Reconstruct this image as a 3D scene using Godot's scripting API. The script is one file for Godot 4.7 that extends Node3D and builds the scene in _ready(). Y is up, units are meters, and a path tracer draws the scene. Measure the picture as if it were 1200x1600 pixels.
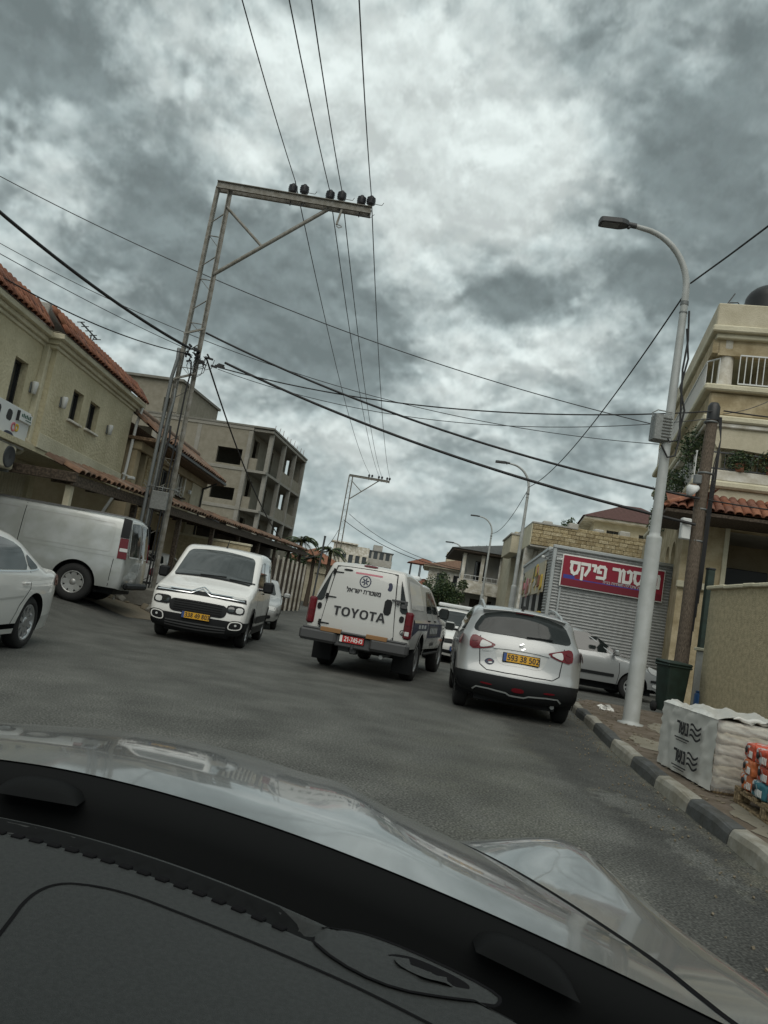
extends Node3D
# A village street under heavy cloud, seen from the passenger seat of a silver car.
# x to the side, y up, -z along the street; metres.

var M := {}
var counts := {}
var rng := RandomNumberGenerator.new()

func _ready():
	rng.seed = 7
	make_camera()
	make_sky()
	make_materials()
	make_ground()
	make_left_side()
	make_right_side()
	make_far_side()
	make_street_furniture()
	make_vehicles()
	make_wires()
	make_small_things()

func make_camera():
	var c := Camera3D.new()
	c.name = "camera"
	c.fov = 67.3
	c.near = 0.05
	c.far = 1500.0
	c.position = Vector3(0, 1.3, 0)
	c.rotation_degrees = Vector3(6.65, 0, 9.7)
	add_child(c)
	c.current = true

func make_sky():
	var env := Environment.new()
	env.tonemap_mode = Environment.TONE_MAPPER_LINEAR
	env.tonemap_exposure = 1.12
	env.sdfgi_enabled = true
	env.ssao_enabled = true
	env.ssil_enabled = true
	env.background_mode = Environment.BG_SKY
	env.background_energy_multiplier = 1.0
	var sky := Sky.new()
	var pm := PanoramaSkyMaterial.new()
	pm.panorama = cloud_panorama(2560)
	sky.sky_material = pm
	env.sky = sky
	var we := WorldEnvironment.new()
	we.name = "world_environment"
	we.environment = env
	add_child(we)
	var sun := DirectionalLight3D.new()
	sun.name = "sun"
	sun.light_energy = 0.5
	sun.light_angular_distance = 60.0
	sun.light_color = Color(1.0, 0.98, 0.94)
	sun.shadow_enabled = true
	sun.rotation_degrees = Vector3(-52, -4, 0)
	add_child(sun)

func cloud_panorama(w: int) -> ImageTexture:
	var h := w / 2
	var n1 := FastNoiseLite.new()
	n1.seed = 11; n1.noise_type = FastNoiseLite.TYPE_SIMPLEX_SMOOTH; n1.frequency = 1.1
	n1.fractal_type = FastNoiseLite.FRACTAL_FBM; n1.fractal_octaves = 6; n1.fractal_gain = 0.52
	n1.domain_warp_enabled = true; n1.domain_warp_amplitude = 0.25; n1.domain_warp_frequency = 1.6
	var n2 := FastNoiseLite.new()
	n2.seed = 29; n2.noise_type = FastNoiseLite.TYPE_SIMPLEX_SMOOTH; n2.frequency = 2.3
	n2.fractal_type = FastNoiseLite.FRACTAL_FBM; n2.fractal_octaves = 5; n2.fractal_gain = 0.55
	var data := PackedByteArray()
	data.resize(w * h * 3)
	var banks := [
		[-30.2, 30.1, 4.6, 4.0, 0.8], [-21.9, 25.0, 4.3, 3.5, 0.5], [-10.3, 19.8, 7.8, 5.5, 0.9], [-3.7, 16.1, 4.4, 3.4, 0.6], [-16.2, 22.4, 6.4, 3.4, 0.6], [18.6, 33.4, 4.9, 5.6, 1.0], [23.5, 29.0, 4.0, 6.0, 0.6],
		[22.3, 39.6, 1.8, 1.8, 0.4], [9.8, 39.2, 1.7, 2.1, 0.4], [6.9, 23.6, 2.7, 2.3, 0.75], [11.5, 22.7, 2.2, 1.3, 0.45], [16.2, 25.5, 2.5, 2.1, 0.7], [17.8, 17.4, 1.8, 2.6, 0.4], [4.7, 7.4, 8.0, 2.0, 0.3], [-23.8, 19.8, 3.2, 2.4, 0.35],
		[-12.0, 35.5, 5.5, 3.3, -0.5], [-0.1, 33.5, 7.2, 7.6, -0.8], [7.4, 29.1, 4.2, 5.0, -0.6], [-1.7, 26.3, 3.1, 4.0, -0.4], [19.2, 38.2, 1.6, 1.3, -0.5], [-28.1, 27.6, 1.4, 1.0, -0.5], [-15.8, 29.0, 2.4, 1.0, -0.55],
		[-10.6, 11.4, 5.3, 2.9, -0.7], [-2.6, 10.1, 3.0, 2.0, -0.4], [12.4, 19.7, 6.8, 2.3, -0.3], [-28.5, 16.6, 2.3, 2.3, -0.3], [4.5, 17.8, 4.8, 2.9, -0.3], [-25.8, 22.5, 1.9, 1.5, -0.3],
		[80, 40, 26, 14, 0.6], [-85, 38, 24, 14, 0.6], [150, 40, 28, 14, 0.5], [-150, 34, 24, 12, 0.5], [115, 34, 20, 12, -0.4], [-118, 40, 24, 14, -0.4], [180, 30, 22, 10, -0.3], [48, 30, 12, 10, -0.3], [-50, 32, 12, 10, -0.3]]
	# each bank is a soft oval round one direction (azimuth, height, half widths, depth)
	var across := []
	for k in banks:
		var col := PackedFloat32Array()
		col.resize(w)
		for i in w:
			var a: float = wrapf(rad_to_deg(TAU * ((i + 0.5) / w)) - k[0], -180.0, 180.0) * cos(deg_to_rad(k[1])) / k[2]
			col[i] = exp(-a * a) * k[4] * 0.78
		across.append(col)
	var lut := PackedByteArray()
	lut.resize(1025)
	for k in 1025:
		lut[k] = int(255.0 * pow(k / 1024.0, 1.0 / 2.2))
	for j in h:
		var bias := PackedFloat32Array()
		bias.resize(w)
		for q in banks.size():
			var e: float = (90.0 - 180.0 * (j + 0.5) / h - banks[q][1]) / banks[q][3]
			var g0 := exp(-e * e)
			if g0 > 0.01:
				var col: PackedFloat32Array = across[q]
				for i in w:
					bias[i] += col[i] * g0
		var el := PI * (0.5 - (j + 0.5) / h)
		var ce := cos(el)
		var se := sin(el)
		for i in w:
			var at := (j * w + i) * 3
			var r := 0.1
			var g := 0.1
			var b := 0.1
			if el > -0.02:
				var az := TAU * ((i + 0.5) / w)
				var d := Vector3(sin(az) * ce, se, -cos(az) * ce)
				var up := maxf(se, 0.0) + 0.42
				var p := Vector3(d.x / up, d.z / up, 0.4) * 3.4
				var c := n1.get_noise_3dv(p) * 0.66
				var c2 := n1.get_noise_3d(p.x, p.y + 0.09, p.z)
				var f := n2.get_noise_3d(p.x * 1.7 + 9.0, p.y * 1.7, 3.0)
				c += f * 0.30
				var puff := n2.get_noise_3d(p.x * 4.5, p.y * 4.5, 8.0)
				c += bias[i] + puff * 0.13
				# thin cloud is bright, thick cloud is dark underneath
				var t := clampf(0.5 + c * 0.95, 0.0, 1.0)
				t = t * t * (3.0 - 2.0 * t)
				var lum := lerpf(0.66, 0.225, t)
				# tops that face the light are paler than the undersides
				lum *= clampf(1.0 + 0.05 * f + 0.8 * (c2 - n1.get_noise_3dv(p)), 0.82, 1.25)
				var low := smoothstep(0.30, 0.0, se)
				lum = lerpf(lum, 0.50, low * 0.62)
				r = lum * lerpf(0.905, 0.815, t)
				g = lum * 1.0
				b = lum * lerpf(0.98, 1.02, t)
			else:
				r = 0.1; g = 0.105; b = 0.1
			data[at] = lut[int(1024.0 * clampf(r, 0, 1))]
			data[at + 1] = lut[int(1024.0 * clampf(g, 0, 1))]
			data[at + 2] = lut[int(1024.0 * clampf(b, 0, 1))]
	var im := Image.create_from_data(w, h, false, Image.FORMAT_RGB8, data)
	return ImageTexture.create_from_image(im)

# ---------------------------------------------------------------- helpers

func surf() -> SurfaceTool:
	var s := SurfaceTool.new()
	s.begin(Mesh.PRIMITIVE_TRIANGLES)
	s.set_smooth_group(-1)
	return s

func poly(s: SurfaceTool, pts: Array, out: Vector3):
	# a flat convex polygon facing out
	var n: Vector3 = (pts[0] - pts[2]).cross(pts[0] - pts[1])
	var flip := n.dot(out) < 0.0
	for k in range(1, pts.size() - 1):
		s.add_vertex(pts[0])
		s.add_vertex(pts[k + 1] if flip else pts[k])
		s.add_vertex(pts[k] if flip else pts[k + 1])

func box(s: SurfaceTool, c: Vector3, size: Vector3, b := Basis(), bev := 0.0):
	var h := size * 0.5
	s.set_smooth_group(-1)
	if bev <= 0.0:
		for ax in 3:
			for sg in [-1, 1]:
				var n := Vector3.ZERO
				n[ax] = sg
				var u := Vector3.ZERO
				u[(ax + 1) % 3] = h[(ax + 1) % 3]
				var v := Vector3.ZERO
				v[(ax + 2) % 3] = h[(ax + 2) % 3]
				var o := n * h[ax]
				poly(s, [c + b * (o - u - v), c + b * (o + u - v), c + b * (o + u + v), c + b * (o - u + v)], b * n)
		return
	bev = minf(bev, minf(h.x, minf(h.y, h.z)) * 0.95)
	for ax in 3:
		var a1 := (ax + 1) % 3
		var a2 := (ax + 2) % 3
		for sg in [-1, 1]:
			var n := Vector3.ZERO
			n[ax] = sg
			var u := Vector3.ZERO
			u[a1] = h[a1] - bev
			var v := Vector3.ZERO
			v[a2] = h[a2] - bev
			var o := n * h[ax]
			poly(s, [c + b * (o - u - v), c + b * (o + u - v), c + b * (o + u + v), c + b * (o - u + v)], b * n)
		for s1 in [-1, 1]:
			for s2 in [-1, 1]:
				var l := Vector3.ZERO
				l[ax] = h[ax] - bev
				var p := Vector3.ZERO
				p[a1] = s1 * h[a1]
				p[a2] = s2 * (h[a2] - bev)
				var q := Vector3.ZERO
				q[a1] = s1 * (h[a1] - bev)
				q[a2] = s2 * h[a2]
				poly(s, [c + b * (p - l), c + b * (p + l), c + b * (q + l), c + b * (q - l)], b * (p + q))
	for sx in [-1, 1]:
		for sy in [-1, 1]:
			for sz in [-1, 1]:
				var e := Vector3(sx, sy, sz)
				var i := h - Vector3.ONE * bev
				poly(s, [c + b * (e * Vector3(h.x, i.y, i.z)), c + b * (e * Vector3(i.x, h.y, i.z)), c + b * (e * Vector3(i.x, i.y, h.z))], b * e)

func bar(s: SurfaceTool, a: Vector3, b: Vector3, w: float, h := -1.0, bev := 0.0):
	# a square bar from a to b
	var d := b - a
	var z := d.normalized()
	var up := Vector3.UP if absf(z.y) < 0.95 else Vector3.RIGHT
	var x := up.cross(z).normalized()
	var y := z.cross(x)
	box(s, (a + b) * 0.5, Vector3(w, h if h > 0 else w, d.length()), Basis(x, y, z), bev)

func grid(s: SurfaceTool, rows: Array, flip := false, smooth := true):
	s.set_smooth_group(0 if smooth else -1)
	for i in rows.size() - 1:
		var a: Array = rows[i]
		var b: Array = rows[i + 1]
		for j in a.size() - 1:
			var q := [a[j], a[j + 1], b[j + 1], b[j]]
			if flip:
				q.reverse()
			s.add_vertex(q[0]); s.add_vertex(q[1]); s.add_vertex(q[2])
			s.add_vertex(q[0]); s.add_vertex(q[2]); s.add_vertex(q[3])
	s.set_smooth_group(-1)

func tube(s: SurfaceTool, pts: Array, r, n := 8, caps := true):
	var rows := []
	var prev := Vector3.ZERO
	for i in pts.size():
		var d: Vector3
		if i == 0: d = pts[1] - pts[0]
		elif i == pts.size() - 1: d = pts[i] - pts[i - 1]
		else: d = (pts[i + 1] - pts[i]).normalized() + (pts[i] - pts[i - 1]).normalized()
		d = d.normalized()
		var x: Vector3
		if prev == Vector3.ZERO:
			x = (Vector3.UP if absf(d.y) < 0.9 else Vector3.RIGHT).cross(d).normalized()
		else:
			x = (prev - d * prev.dot(d)).normalized()
		prev = x
		var y := d.cross(x)
		var rr: float = r[i] if r is Array else r
		var row := []
		for k in n + 1:
			var a := TAU * (k % n) / n
			row.append(pts[i] + (x * cos(a) + y * sin(a)) * rr)
		rows.append(row)
	grid(s, rows, false)
	if caps:
		var r0: Array = rows[0].slice(0, n)
		var r1: Array = rows[-1].slice(0, n)
		poly(s, r0, pts[0] - pts[1])
		poly(s, r1, pts[-1] - pts[-2])

func lathe(s: SurfaceTool, prof: Array, n := 24, xf := Transform3D(), smooth := true):
	# prof: Vector2(radius, height) from the bottom up, turned about y
	var rows := []
	for p in prof:
		var row := []
		for k in n + 1:
			var a := TAU * (k % n) / n
			row.append(xf * Vector3(cos(a) * p.x, p.y, sin(a) * p.x))
		rows.append(row)
	grid(s, rows, true, smooth)

func prism(s: SurfaceTool, pts: PackedVector2Array, z0: float, z1: float, xf := Transform3D()):
	# a polygon in x, y drawn out from z0 to z1
	var idx := Geometry2D.triangulate_polygon(pts)
	s.set_smooth_group(-1)
	for side in 2:
		var z := z0 if side == 0 else z1
		var out := xf.basis * Vector3(0, 0, (-1.0 if side == 0 else 1.0) * signf(z1 - z0))
		for k in range(0, idx.size(), 3):
			poly(s, [xf * Vector3(pts[idx[k]].x, pts[idx[k]].y, z), xf * Vector3(pts[idx[k + 1]].x, pts[idx[k + 1]].y, z), xf * Vector3(pts[idx[k + 2]].x, pts[idx[k + 2]].y, z)], out)
	var cw := Geometry2D.is_polygon_clockwise(pts)
	for k in pts.size():
		var a := pts[k]
		var b := pts[(k + 1) % pts.size()]
		if a.is_equal_approx(b):
			continue
		var t := b - a
		var o := Vector3(-t.y, t.x, 0) if cw else Vector3(t.y, -t.x, 0)
		poly(s, [xf * Vector3(a.x, a.y, z0), xf * Vector3(b.x, b.y, z0), xf * Vector3(b.x, b.y, z1), xf * Vector3(a.x, a.y, z1)], xf.basis * o)

func numbered(parent: Node, called: String) -> String:
	var key := "%d/%s" % [parent.get_instance_id(), called]
	var k: int = counts.get(key, 0)
	counts[key] = k + 1
	return called if k == 0 else "%s_%03d" % [called, k]

func put(mesh: Mesh, called: String, m, parent: Node, xf := Transform3D()) -> MeshInstance3D:
	var o := MeshInstance3D.new()
	o.name = numbered(parent, called)
	o.mesh = mesh
	if m != null:
		o.material_override = M[m] if m is String else m
	o.transform = xf
	o.cast_shadow = GeometryInstance3D.SHADOW_CASTING_SETTING_ON
	parent.add_child(o, true)
	return o

func close(s: SurfaceTool) -> ArrayMesh:
	s.generate_normals()
	return s.commit()

func part(s: SurfaceTool, called: String, m, parent: Node, xf := Transform3D()) -> MeshInstance3D:
	return put(close(s), called, m, parent, xf)

func thing(called: String, label: String, category: String, at := Vector3.ZERO, turn := 0.0, group := "") -> Node3D:
	var o := Node3D.new()
	o.name = numbered(self, called)
	add_child(o, true)
	o.position = at
	o.rotation.y = turn
	tag(o, label, category, group)
	return o

func tag(o: Node, label: String, category: String, group := ""):
	o.set_meta("label", label)
	o.set_meta("category", category)
	if group != "":
		o.set_meta("group", group)

func struct(s: SurfaceTool, called: String, m, label := "") -> MeshInstance3D:
	var o := part(s, called, m, self)
	o.set_meta("kind", "structure")
	if label != "":
		o.set_meta("label", label)
	return o

func pv(a: Array) -> PackedVector2Array:
	# a flat list x, y, x, y ... as points
	var r := PackedVector2Array()
	for k in range(0, a.size(), 2):
		r.append(Vector2(a[k], a[k + 1]))
	return r

func rect2(x0: float, y0: float, x1: float, y1: float, r := 0.0) -> PackedVector2Array:
	if r <= 0.0:
		return pv([x0, y0, x1, y0, x1, y1, x0, y1])
	var o := PackedVector2Array()
	for q in [[x1 - r, y0 + r, -90], [x1 - r, y1 - r, 0], [x0 + r, y1 - r, 90], [x0 + r, y0 + r, 180]]:
		for k in 5:
			var a := deg_to_rad(q[2] + k * 22.5)
			o.append(Vector2(q[0] + cos(a) * r, q[1] + sin(a) * r))
	return o

func ring2(c: Vector2, r: float, n := 24, a0 := 0.0, a1 := TAU) -> PackedVector2Array:
	var o := PackedVector2Array()
	var full := absf(a1 - a0) >= TAU - 0.001
	for k in (n if full else n + 1):
		var a := a0 + (a1 - a0) * k / n
		o.append(c + Vector2(cos(a), sin(a)) * r)
	return o

func round_poly(p: PackedVector2Array, times := 2, cut := 0.045) -> PackedVector2Array:
	# cut the corners, by no more than the length given
	for t in times:
		var o := PackedVector2Array()
		for k in p.size():
			var a := p[k]
			var b := p[(k + 1) % p.size()]
			var f := minf(0.25, cut / maxf(a.distance_to(b), 0.0001))
			o.append(a.lerp(b, f))
			o.append(a.lerp(b, 1.0 - f))
		p = o
		cut *= 0.4
	return p

func hanging(a: Vector3, b: Vector3, sag: float, n := 24) -> Array:
	var o := []
	for k in n + 1:
		var t := float(k) / n
		o.append(a.lerp(b, t) + Vector3.DOWN * sag * 4.0 * t * (1.0 - t))
	return o

func facing(dir: Vector3) -> Basis:
	# x to the side, y up, z along dir
	var z := dir.normalized()
	var x := Vector3.UP.cross(z).normalized()
	return Basis(x, z.cross(x), z)

# ---------------------------------------------------------------- materials

var noise_cache := {}

func noise_image(sd: int, freq: float, oct: int, size: int, kind := 0) -> Image:
	var key := "%d %f %d %d %d" % [sd, freq, oct, size, kind]
	if not noise_cache.has(key):
		var n := FastNoiseLite.new()
		n.seed = sd
		n.noise_type = FastNoiseLite.TYPE_SIMPLEX_SMOOTH if kind == 0 else FastNoiseLite.TYPE_CELLULAR
		n.frequency = freq
		n.fractal_octaves = oct
		n.fractal_type = FastNoiseLite.FRACTAL_FBM if oct > 1 else FastNoiseLite.FRACTAL_NONE
		noise_cache[key] = n.get_seamless_image(size, size, false, false, 0.12, true)
	return noise_cache[key]

func mix_tex(layers: Array, lo: Color, hi: Color, size := 512) -> ImageTexture:
	# layers: [seed, frequency, octaves, weight, kind]; the sum runs from lo to hi (sRGB tints, multiplied with the albedo)
	var acc := PackedFloat32Array()
	acc.resize(size * size)
	var total := 0.0
	for l in layers:
		var d: PackedByteArray = noise_image(l[0], l[1], l[2], size, l[4] if l.size() > 4 else 0).get_data()
		total += l[3]
		for k in size * size:
			acc[k] += d[k] * l[3]
	var out := PackedByteArray()
	out.resize(size * size * 3)
	for k in size * size:
		var t := clampf((acc[k] / total / 255.0 - 0.5) * 1.8 + 0.5, 0.0, 1.0)
		out[k * 3] = int(255.0 * lerpf(lo.r, hi.r, t))
		out[k * 3 + 1] = int(255.0 * lerpf(lo.g, hi.g, t))
		out[k * 3 + 2] = int(255.0 * lerpf(lo.b, hi.b, t))
	return ImageTexture.create_from_image(Image.create_from_data(size, size, false, Image.FORMAT_RGB8, out))

func bump_tex(sd: int, freq: float, oct: int, strength: float, size := 512, kind := 0) -> ImageTexture:
	var im: Image = noise_image(sd, freq, oct, size, kind).duplicate()
	im.bump_map_to_normal_map(strength)
	return ImageTexture.create_from_image(im)

func mat(called: String, lin: Array, rough: float, metal := 0.0, spec := 0.5) -> StandardMaterial3D:
	# lin: linear base colour
	var m := StandardMaterial3D.new()
	m.resource_name = called
	m.albedo_color = Color(lin[0], lin[1], lin[2]).linear_to_srgb()
	m.roughness = rough
	m.metallic = metal
	m.metallic_specular = spec
	m.cull_mode = BaseMaterial3D.CULL_DISABLED
	M[called] = m
	return m

func cover(m: StandardMaterial3D, scale: float, tex = null, nrm = null, nscale := 1.0, world := true):
	m.uv1_triplanar = true
	m.uv1_world_triplanar = world
	m.uv1_scale = Vector3.ONE * scale
	if tex != null:
		m.albedo_texture = tex
	if nrm != null:
		m.normal_enabled = true
		m.normal_texture = nrm
		m.normal_scale = nscale

func overlay(m: StandardMaterial3D, tex: ImageTexture):
	# a second, coarser pattern over the first
	m.detail_enabled = true
	m.detail_albedo = tex
	m.detail_blend_mode = BaseMaterial3D.BLEND_MODE_MUL
	m.detail_uv_layer = BaseMaterial3D.DETAIL_UV_1

func make_materials():
	var fine := mix_tex([[3, 0.09, 4, 1.0], [4, 0.02, 3, 0.6]], Color(0.74, 0.74, 0.74), Color(1, 1, 1))
	var blotch := mix_tex([[5, 0.006, 5, 1.0], [6, 0.03, 4, 0.5], [3, 0.09, 4, 0.35]], Color(0.88, 0.875, 0.85), Color(1, 1, 1))
	var dirty := mix_tex([[8, 0.008, 6, 1.0], [9, 0.06, 3, 0.3]], Color(0.78, 0.76, 0.71), Color(1, 1, 1))
	var tarmac := mix_tex([[12, 0.22, 2, 1.0], [13, 0.33, 1, 1.0], [5, 0.006, 5, 0.45]], Color(0.36, 0.365, 0.355), Color(1, 1, 0.985), 1024)
	var stone_t := mix_tex([[15, 0.03, 5, 1.0], [16, 0.012, 3, 0.8]], Color(0.72, 0.68, 0.6), Color(1, 1, 1))
	var grain := mix_tex([[21, 0.03, 4, 1.0]], Color(0.55, 0.53, 0.5), Color(1, 1, 1))
	var b_fine := bump_tex(3, 0.09, 4, 3.0)
	var b_coarse := bump_tex(5, 0.02, 5, 4.0)
	var b_tar := bump_tex(12, 0.25, 2, 5.0, 1024)
	# ground
	cover(mat("asphalt", [0.215, 0.217, 0.205], 0.92), 0.17, tarmac, b_tar, 0.5)
	M["asphalt"].vertex_color_use_as_albedo = true
	cover(mat("asphalt_patch", [0.115, 0.116, 0.112], 0.88), 0.3, tarmac, b_tar, 0.5)
	cover(mat("asphalt_worn", [0.23, 0.218, 0.185], 0.9), 0.33, tarmac, b_tar, 0.4)
	cover(mat("mud", [0.235, 0.215, 0.17], 0.95), 0.6, blotch, b_coarse, 0.8)
	cover(mat("dirt", [0.20, 0.17, 0.125], 0.95), 0.5, blotch, b_coarse, 1.0)
	cover(mat("paver", [0.16, 0.128, 0.10], 0.9), 0.6, dirty, b_coarse, 0.7)
	cover(mat("kerb_white", [0.34, 0.33, 0.295], 0.85), 0.7, dirty, b_coarse, 0.6)
	cover(mat("kerb_black", [0.085, 0.09, 0.092], 0.8), 0.7, dirty, b_coarse, 0.6)
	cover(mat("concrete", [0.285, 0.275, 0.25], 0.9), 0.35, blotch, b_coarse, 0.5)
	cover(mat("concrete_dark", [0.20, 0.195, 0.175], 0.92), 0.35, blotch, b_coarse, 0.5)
	cover(mat("block", [0.265, 0.245, 0.20], 0.95), 0.6, blotch, b_fine, 0.8)
	# walls
	cover(mat("plaster_beige", [0.60, 0.545, 0.385], 0.93), 0.22, blotch, b_fine, 0.5)
	cover(mat("plaster_band", [0.64, 0.60, 0.46], 0.92), 0.35, blotch, b_fine, 0.4)
	cover(mat("plaster_ochre", [0.52, 0.435, 0.29], 0.93), 0.4, dirty, b_fine, 0.5)
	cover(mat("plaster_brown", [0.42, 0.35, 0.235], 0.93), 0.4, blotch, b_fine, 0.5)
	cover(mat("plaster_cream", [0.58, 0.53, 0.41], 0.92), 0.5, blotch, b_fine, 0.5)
	cover(mat("plaster_white", [0.74, 0.72, 0.67], 0.9), 0.4, dirty, b_fine, 0.4)
	cover(mat("plaster_grey", [0.42, 0.41, 0.385], 0.92), 0.4, blotch, b_fine, 0.5)
	cover(mat("yard_wall", [0.62, 0.53, 0.345], 0.95), 0.8, fine, b_fine, 1.2)
	for k in 4:
		cover(mat("stone%d" % k, [[0.58, 0.50, 0.33], [0.50, 0.425, 0.275], [0.62, 0.55, 0.39], [0.45, 0.38, 0.25]][k], 0.92), 0.8, stone_t, b_coarse, 1.2)
		cover(mat("tile%d" % k, [[0.30, 0.115, 0.065], [0.25, 0.10, 0.062], [0.34, 0.145, 0.085], [0.23, 0.105, 0.075]][k], 0.8), 1.1, dirty, b_fine, 0.4)
		cover(mat("brown_tile%d" % k, [[0.20, 0.115, 0.075], [0.155, 0.095, 0.068], [0.25, 0.145, 0.095], [0.24, 0.17, 0.13]][k], 0.85), 1.1, dirty, b_fine, 0.4)
	cover(mat("soffit_wood", [0.24, 0.16, 0.10], 0.8), 0.8, grain)
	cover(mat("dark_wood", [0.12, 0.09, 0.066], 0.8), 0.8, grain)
	cover(mat("old_wood", [0.20, 0.16, 0.125], 0.9), 1.6, grain, b_coarse, 1.5, false)
	M["old_wood"].uv1_scale = Vector3(6, 0.7, 6)
	cover(mat("pallet_wood", [0.42, 0.31, 0.18], 0.85), 1.5, grain, b_fine, 0.6)
	# metal
	cover(mat("galvanised", [0.30, 0.31, 0.30], 0.5, 0.6), 1.5, fine)
	cover(mat("pylon_steel", [0.25, 0.245, 0.225], 0.6, 0.1), 1.2, dirty)
	cover(mat("lamp_paint", [0.44, 0.46, 0.455], 0.5, 0.0), 0.5, mix_tex([[71, 0.01, 4, 1.0]], Color(0.9, 0.9, 0.89), Color(1, 1, 1)))
	cover(mat("corrugated", [0.50, 0.51, 0.505], 0.5, 0.15), 0.6, fine)
	mat("steel_trim", [0.45, 0.47, 0.47], 0.4, 0.5)
	mat("black_metal", [0.018, 0.019, 0.02], 0.45)
	mat("dark_metal", [0.05, 0.052, 0.055], 0.5)
	mat("grey_metal", [0.16, 0.17, 0.17], 0.5, 0.3)
	mat("white_metal", [0.62, 0.63, 0.62], 0.45)
	mat("rust", [0.16, 0.07, 0.035], 0.9)
	mat("chrome", [0.75, 0.76, 0.77], 0.12, 1.0)
	mat("porcelain", [0.03, 0.03, 0.035], 0.3)
	mat("cable", [0.013, 0.013, 0.014], 0.6)
	mat("wire", [0.055, 0.06, 0.065], 0.5, 0.3)
	# paint and rubber
	var paint_flake := bump_tex(33, 0.4, 2, 0.6)
	for p in [["paint_white", [0.74, 0.735, 0.71], 0.0], ["paint_white2", [0.52, 0.52, 0.50], 0.0], ["paint_silver", [0.36, 0.37, 0.37], 0.45], ["paint_van", [0.47, 0.49, 0.49], 0.4], ["paint_grey", [0.38, 0.385, 0.375], 0.4], ["paint_ego", [0.33, 0.34, 0.34], 0.6]]:
		var m := mat(p[0], p[1], 0.38, p[2])
		m.clearcoat_enabled = true
		m.clearcoat = 0.8
		m.clearcoat_roughness = 0.05
		if p[0] == "paint_ego":
			m.roughness = 0.26
	cover(M["paint_van"], 0.5, mix_tex([[41, 0.006, 4, 1.0]], Color(0.9, 0.9, 0.88), Color(1, 1, 1)), null, 1.0, false)
	cover(M["paint_ego"], 0.7, mix_tex([[42, 0.02, 5, 1.0]], Color(0.92, 0.925, 0.92), Color(1, 1, 1)), null, 1.0, false)
	mat("trim_black", [0.015, 0.016, 0.017], 0.55, 0.0, 0.3)
	mat("trim_grey", [0.062, 0.063, 0.065], 0.5)
	cover(mat("maroon_tile", [0.11, 0.05, 0.045], 0.85), 1.1, dirty)
	mat("gap", [0.012, 0.012, 0.013], 0.9, 0.0, 0.1)  # near-black for joints; also paints the shade inside grooves and holes
	cover(mat("rubber", [0.022, 0.022, 0.022], 0.85), 3.0, fine, null, 1.0, false)
	mat("rim_silver", [0.50, 0.51, 0.52], 0.3, 0.8)
	mat("rim_steel", [0.40, 0.40, 0.39], 0.4, 0.7)
	mat("glass", [0.012, 0.016, 0.016], 0.04, 0.0, 0.75)
	mat("glass_tint", [0.022, 0.026, 0.026], 0.06, 0.0, 0.4)
	mat("glass_front", [0.05, 0.056, 0.056], 0.05, 0.0, 0.7)
	mat("window_glass", [0.018, 0.02, 0.021], 0.06, 0.0, 0.7)
	mat("lamp_red", [0.12, 0.006, 0.011], 0.18)
	mat("lamp_dark_red", [0.10, 0.008, 0.012], 0.2)
	mat("lamp_clear", [0.55, 0.56, 0.55], 0.12)
	mat("lamp_amber", [0.55, 0.2, 0.02], 0.2)
	mat("plate_yellow", [0.62, 0.33, 0.02], 0.5)
	mat("plate_red", [0.42, 0.02, 0.02], 0.5)
	mat("plate_blue", [0.03, 0.07, 0.22], 0.5)
	mat("ink", [0.015, 0.015, 0.018], 0.6)
	mat("ink_navy", [0.012, 0.018, 0.05], 0.5)
	mat("print_white", [0.75, 0.75, 0.72], 0.6)
	mat("print_silver", [0.50, 0.52, 0.53], 0.4, 0.4)
	mat("sign_red", [0.26, 0.008, 0.028], 0.5)
	mat("sign_deep_red", [0.17, 0.006, 0.02], 0.5)
	mat("sign_blue", [0.045, 0.05, 0.28], 0.5)
	mat("sign_white", [0.66, 0.68, 0.68], 0.5)
	mat("sign_yellow", [0.62, 0.42, 0.04], 0.5)
	mat("sign_rose", [0.50, 0.16, 0.20], 0.5)
	mat("sign_green", [0.015, 0.085, 0.055], 0.5)
	mat("reflector_orange", [0.60, 0.12, 0.02], 0.4)
	mat("reflector_brown", [0.25, 0.13, 0.05], 0.5)
	# plastic, cloth
	cover(mat("bin_green", [0.016, 0.036, 0.028], 0.55), 1.0, dirty)
	cover(mat("dash", [0.046, 0.049, 0.048], 0.6, 0.0, 0.35), 14.0, fine, bump_tex(51, 0.12, 2, 3.0), 0.35, false)
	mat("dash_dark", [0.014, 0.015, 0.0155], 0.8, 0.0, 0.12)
	mat("black_tank", [0.012, 0.012, 0.013], 0.5)
	var film := mat("film", [0.56, 0.555, 0.52], 0.3)
	film.clearcoat_enabled = true
	film.clearcoat = 0.4
	cover(mat("paper_bag", [0.58, 0.55, 0.47], 0.55), 2.0, blotch, b_coarse, 0.8)
	cover(mat("paper_bag_tan", [0.52, 0.47, 0.36], 0.6), 2.0, blotch, b_coarse, 0.8)
	var clear := mat("clear_film", [0.7, 0.7, 0.68], 0.22)
	clear.transparency = BaseMaterial3D.TRANSPARENCY_ALPHA
	clear.albedo_color.a = 0.28
	mat("bag_red", [0.52, 0.075, 0.035], 0.45)
	mat("bag_orange", [0.58, 0.16, 0.055], 0.45)
	mat("bag_grey", [0.50, 0.52, 0.52], 0.45)
	mat("bag_teal", [0.035, 0.15, 0.19], 0.5)
	mat("barrel_blue", [0.015, 0.06, 0.16], 0.5)
	mat("pipe_teal", [0.02, 0.10, 0.11], 0.5)
	mat("valve_red", [0.35, 0.02, 0.02], 0.4)
	mat("orange_door", [0.40, 0.17, 0.04], 0.7)
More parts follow.
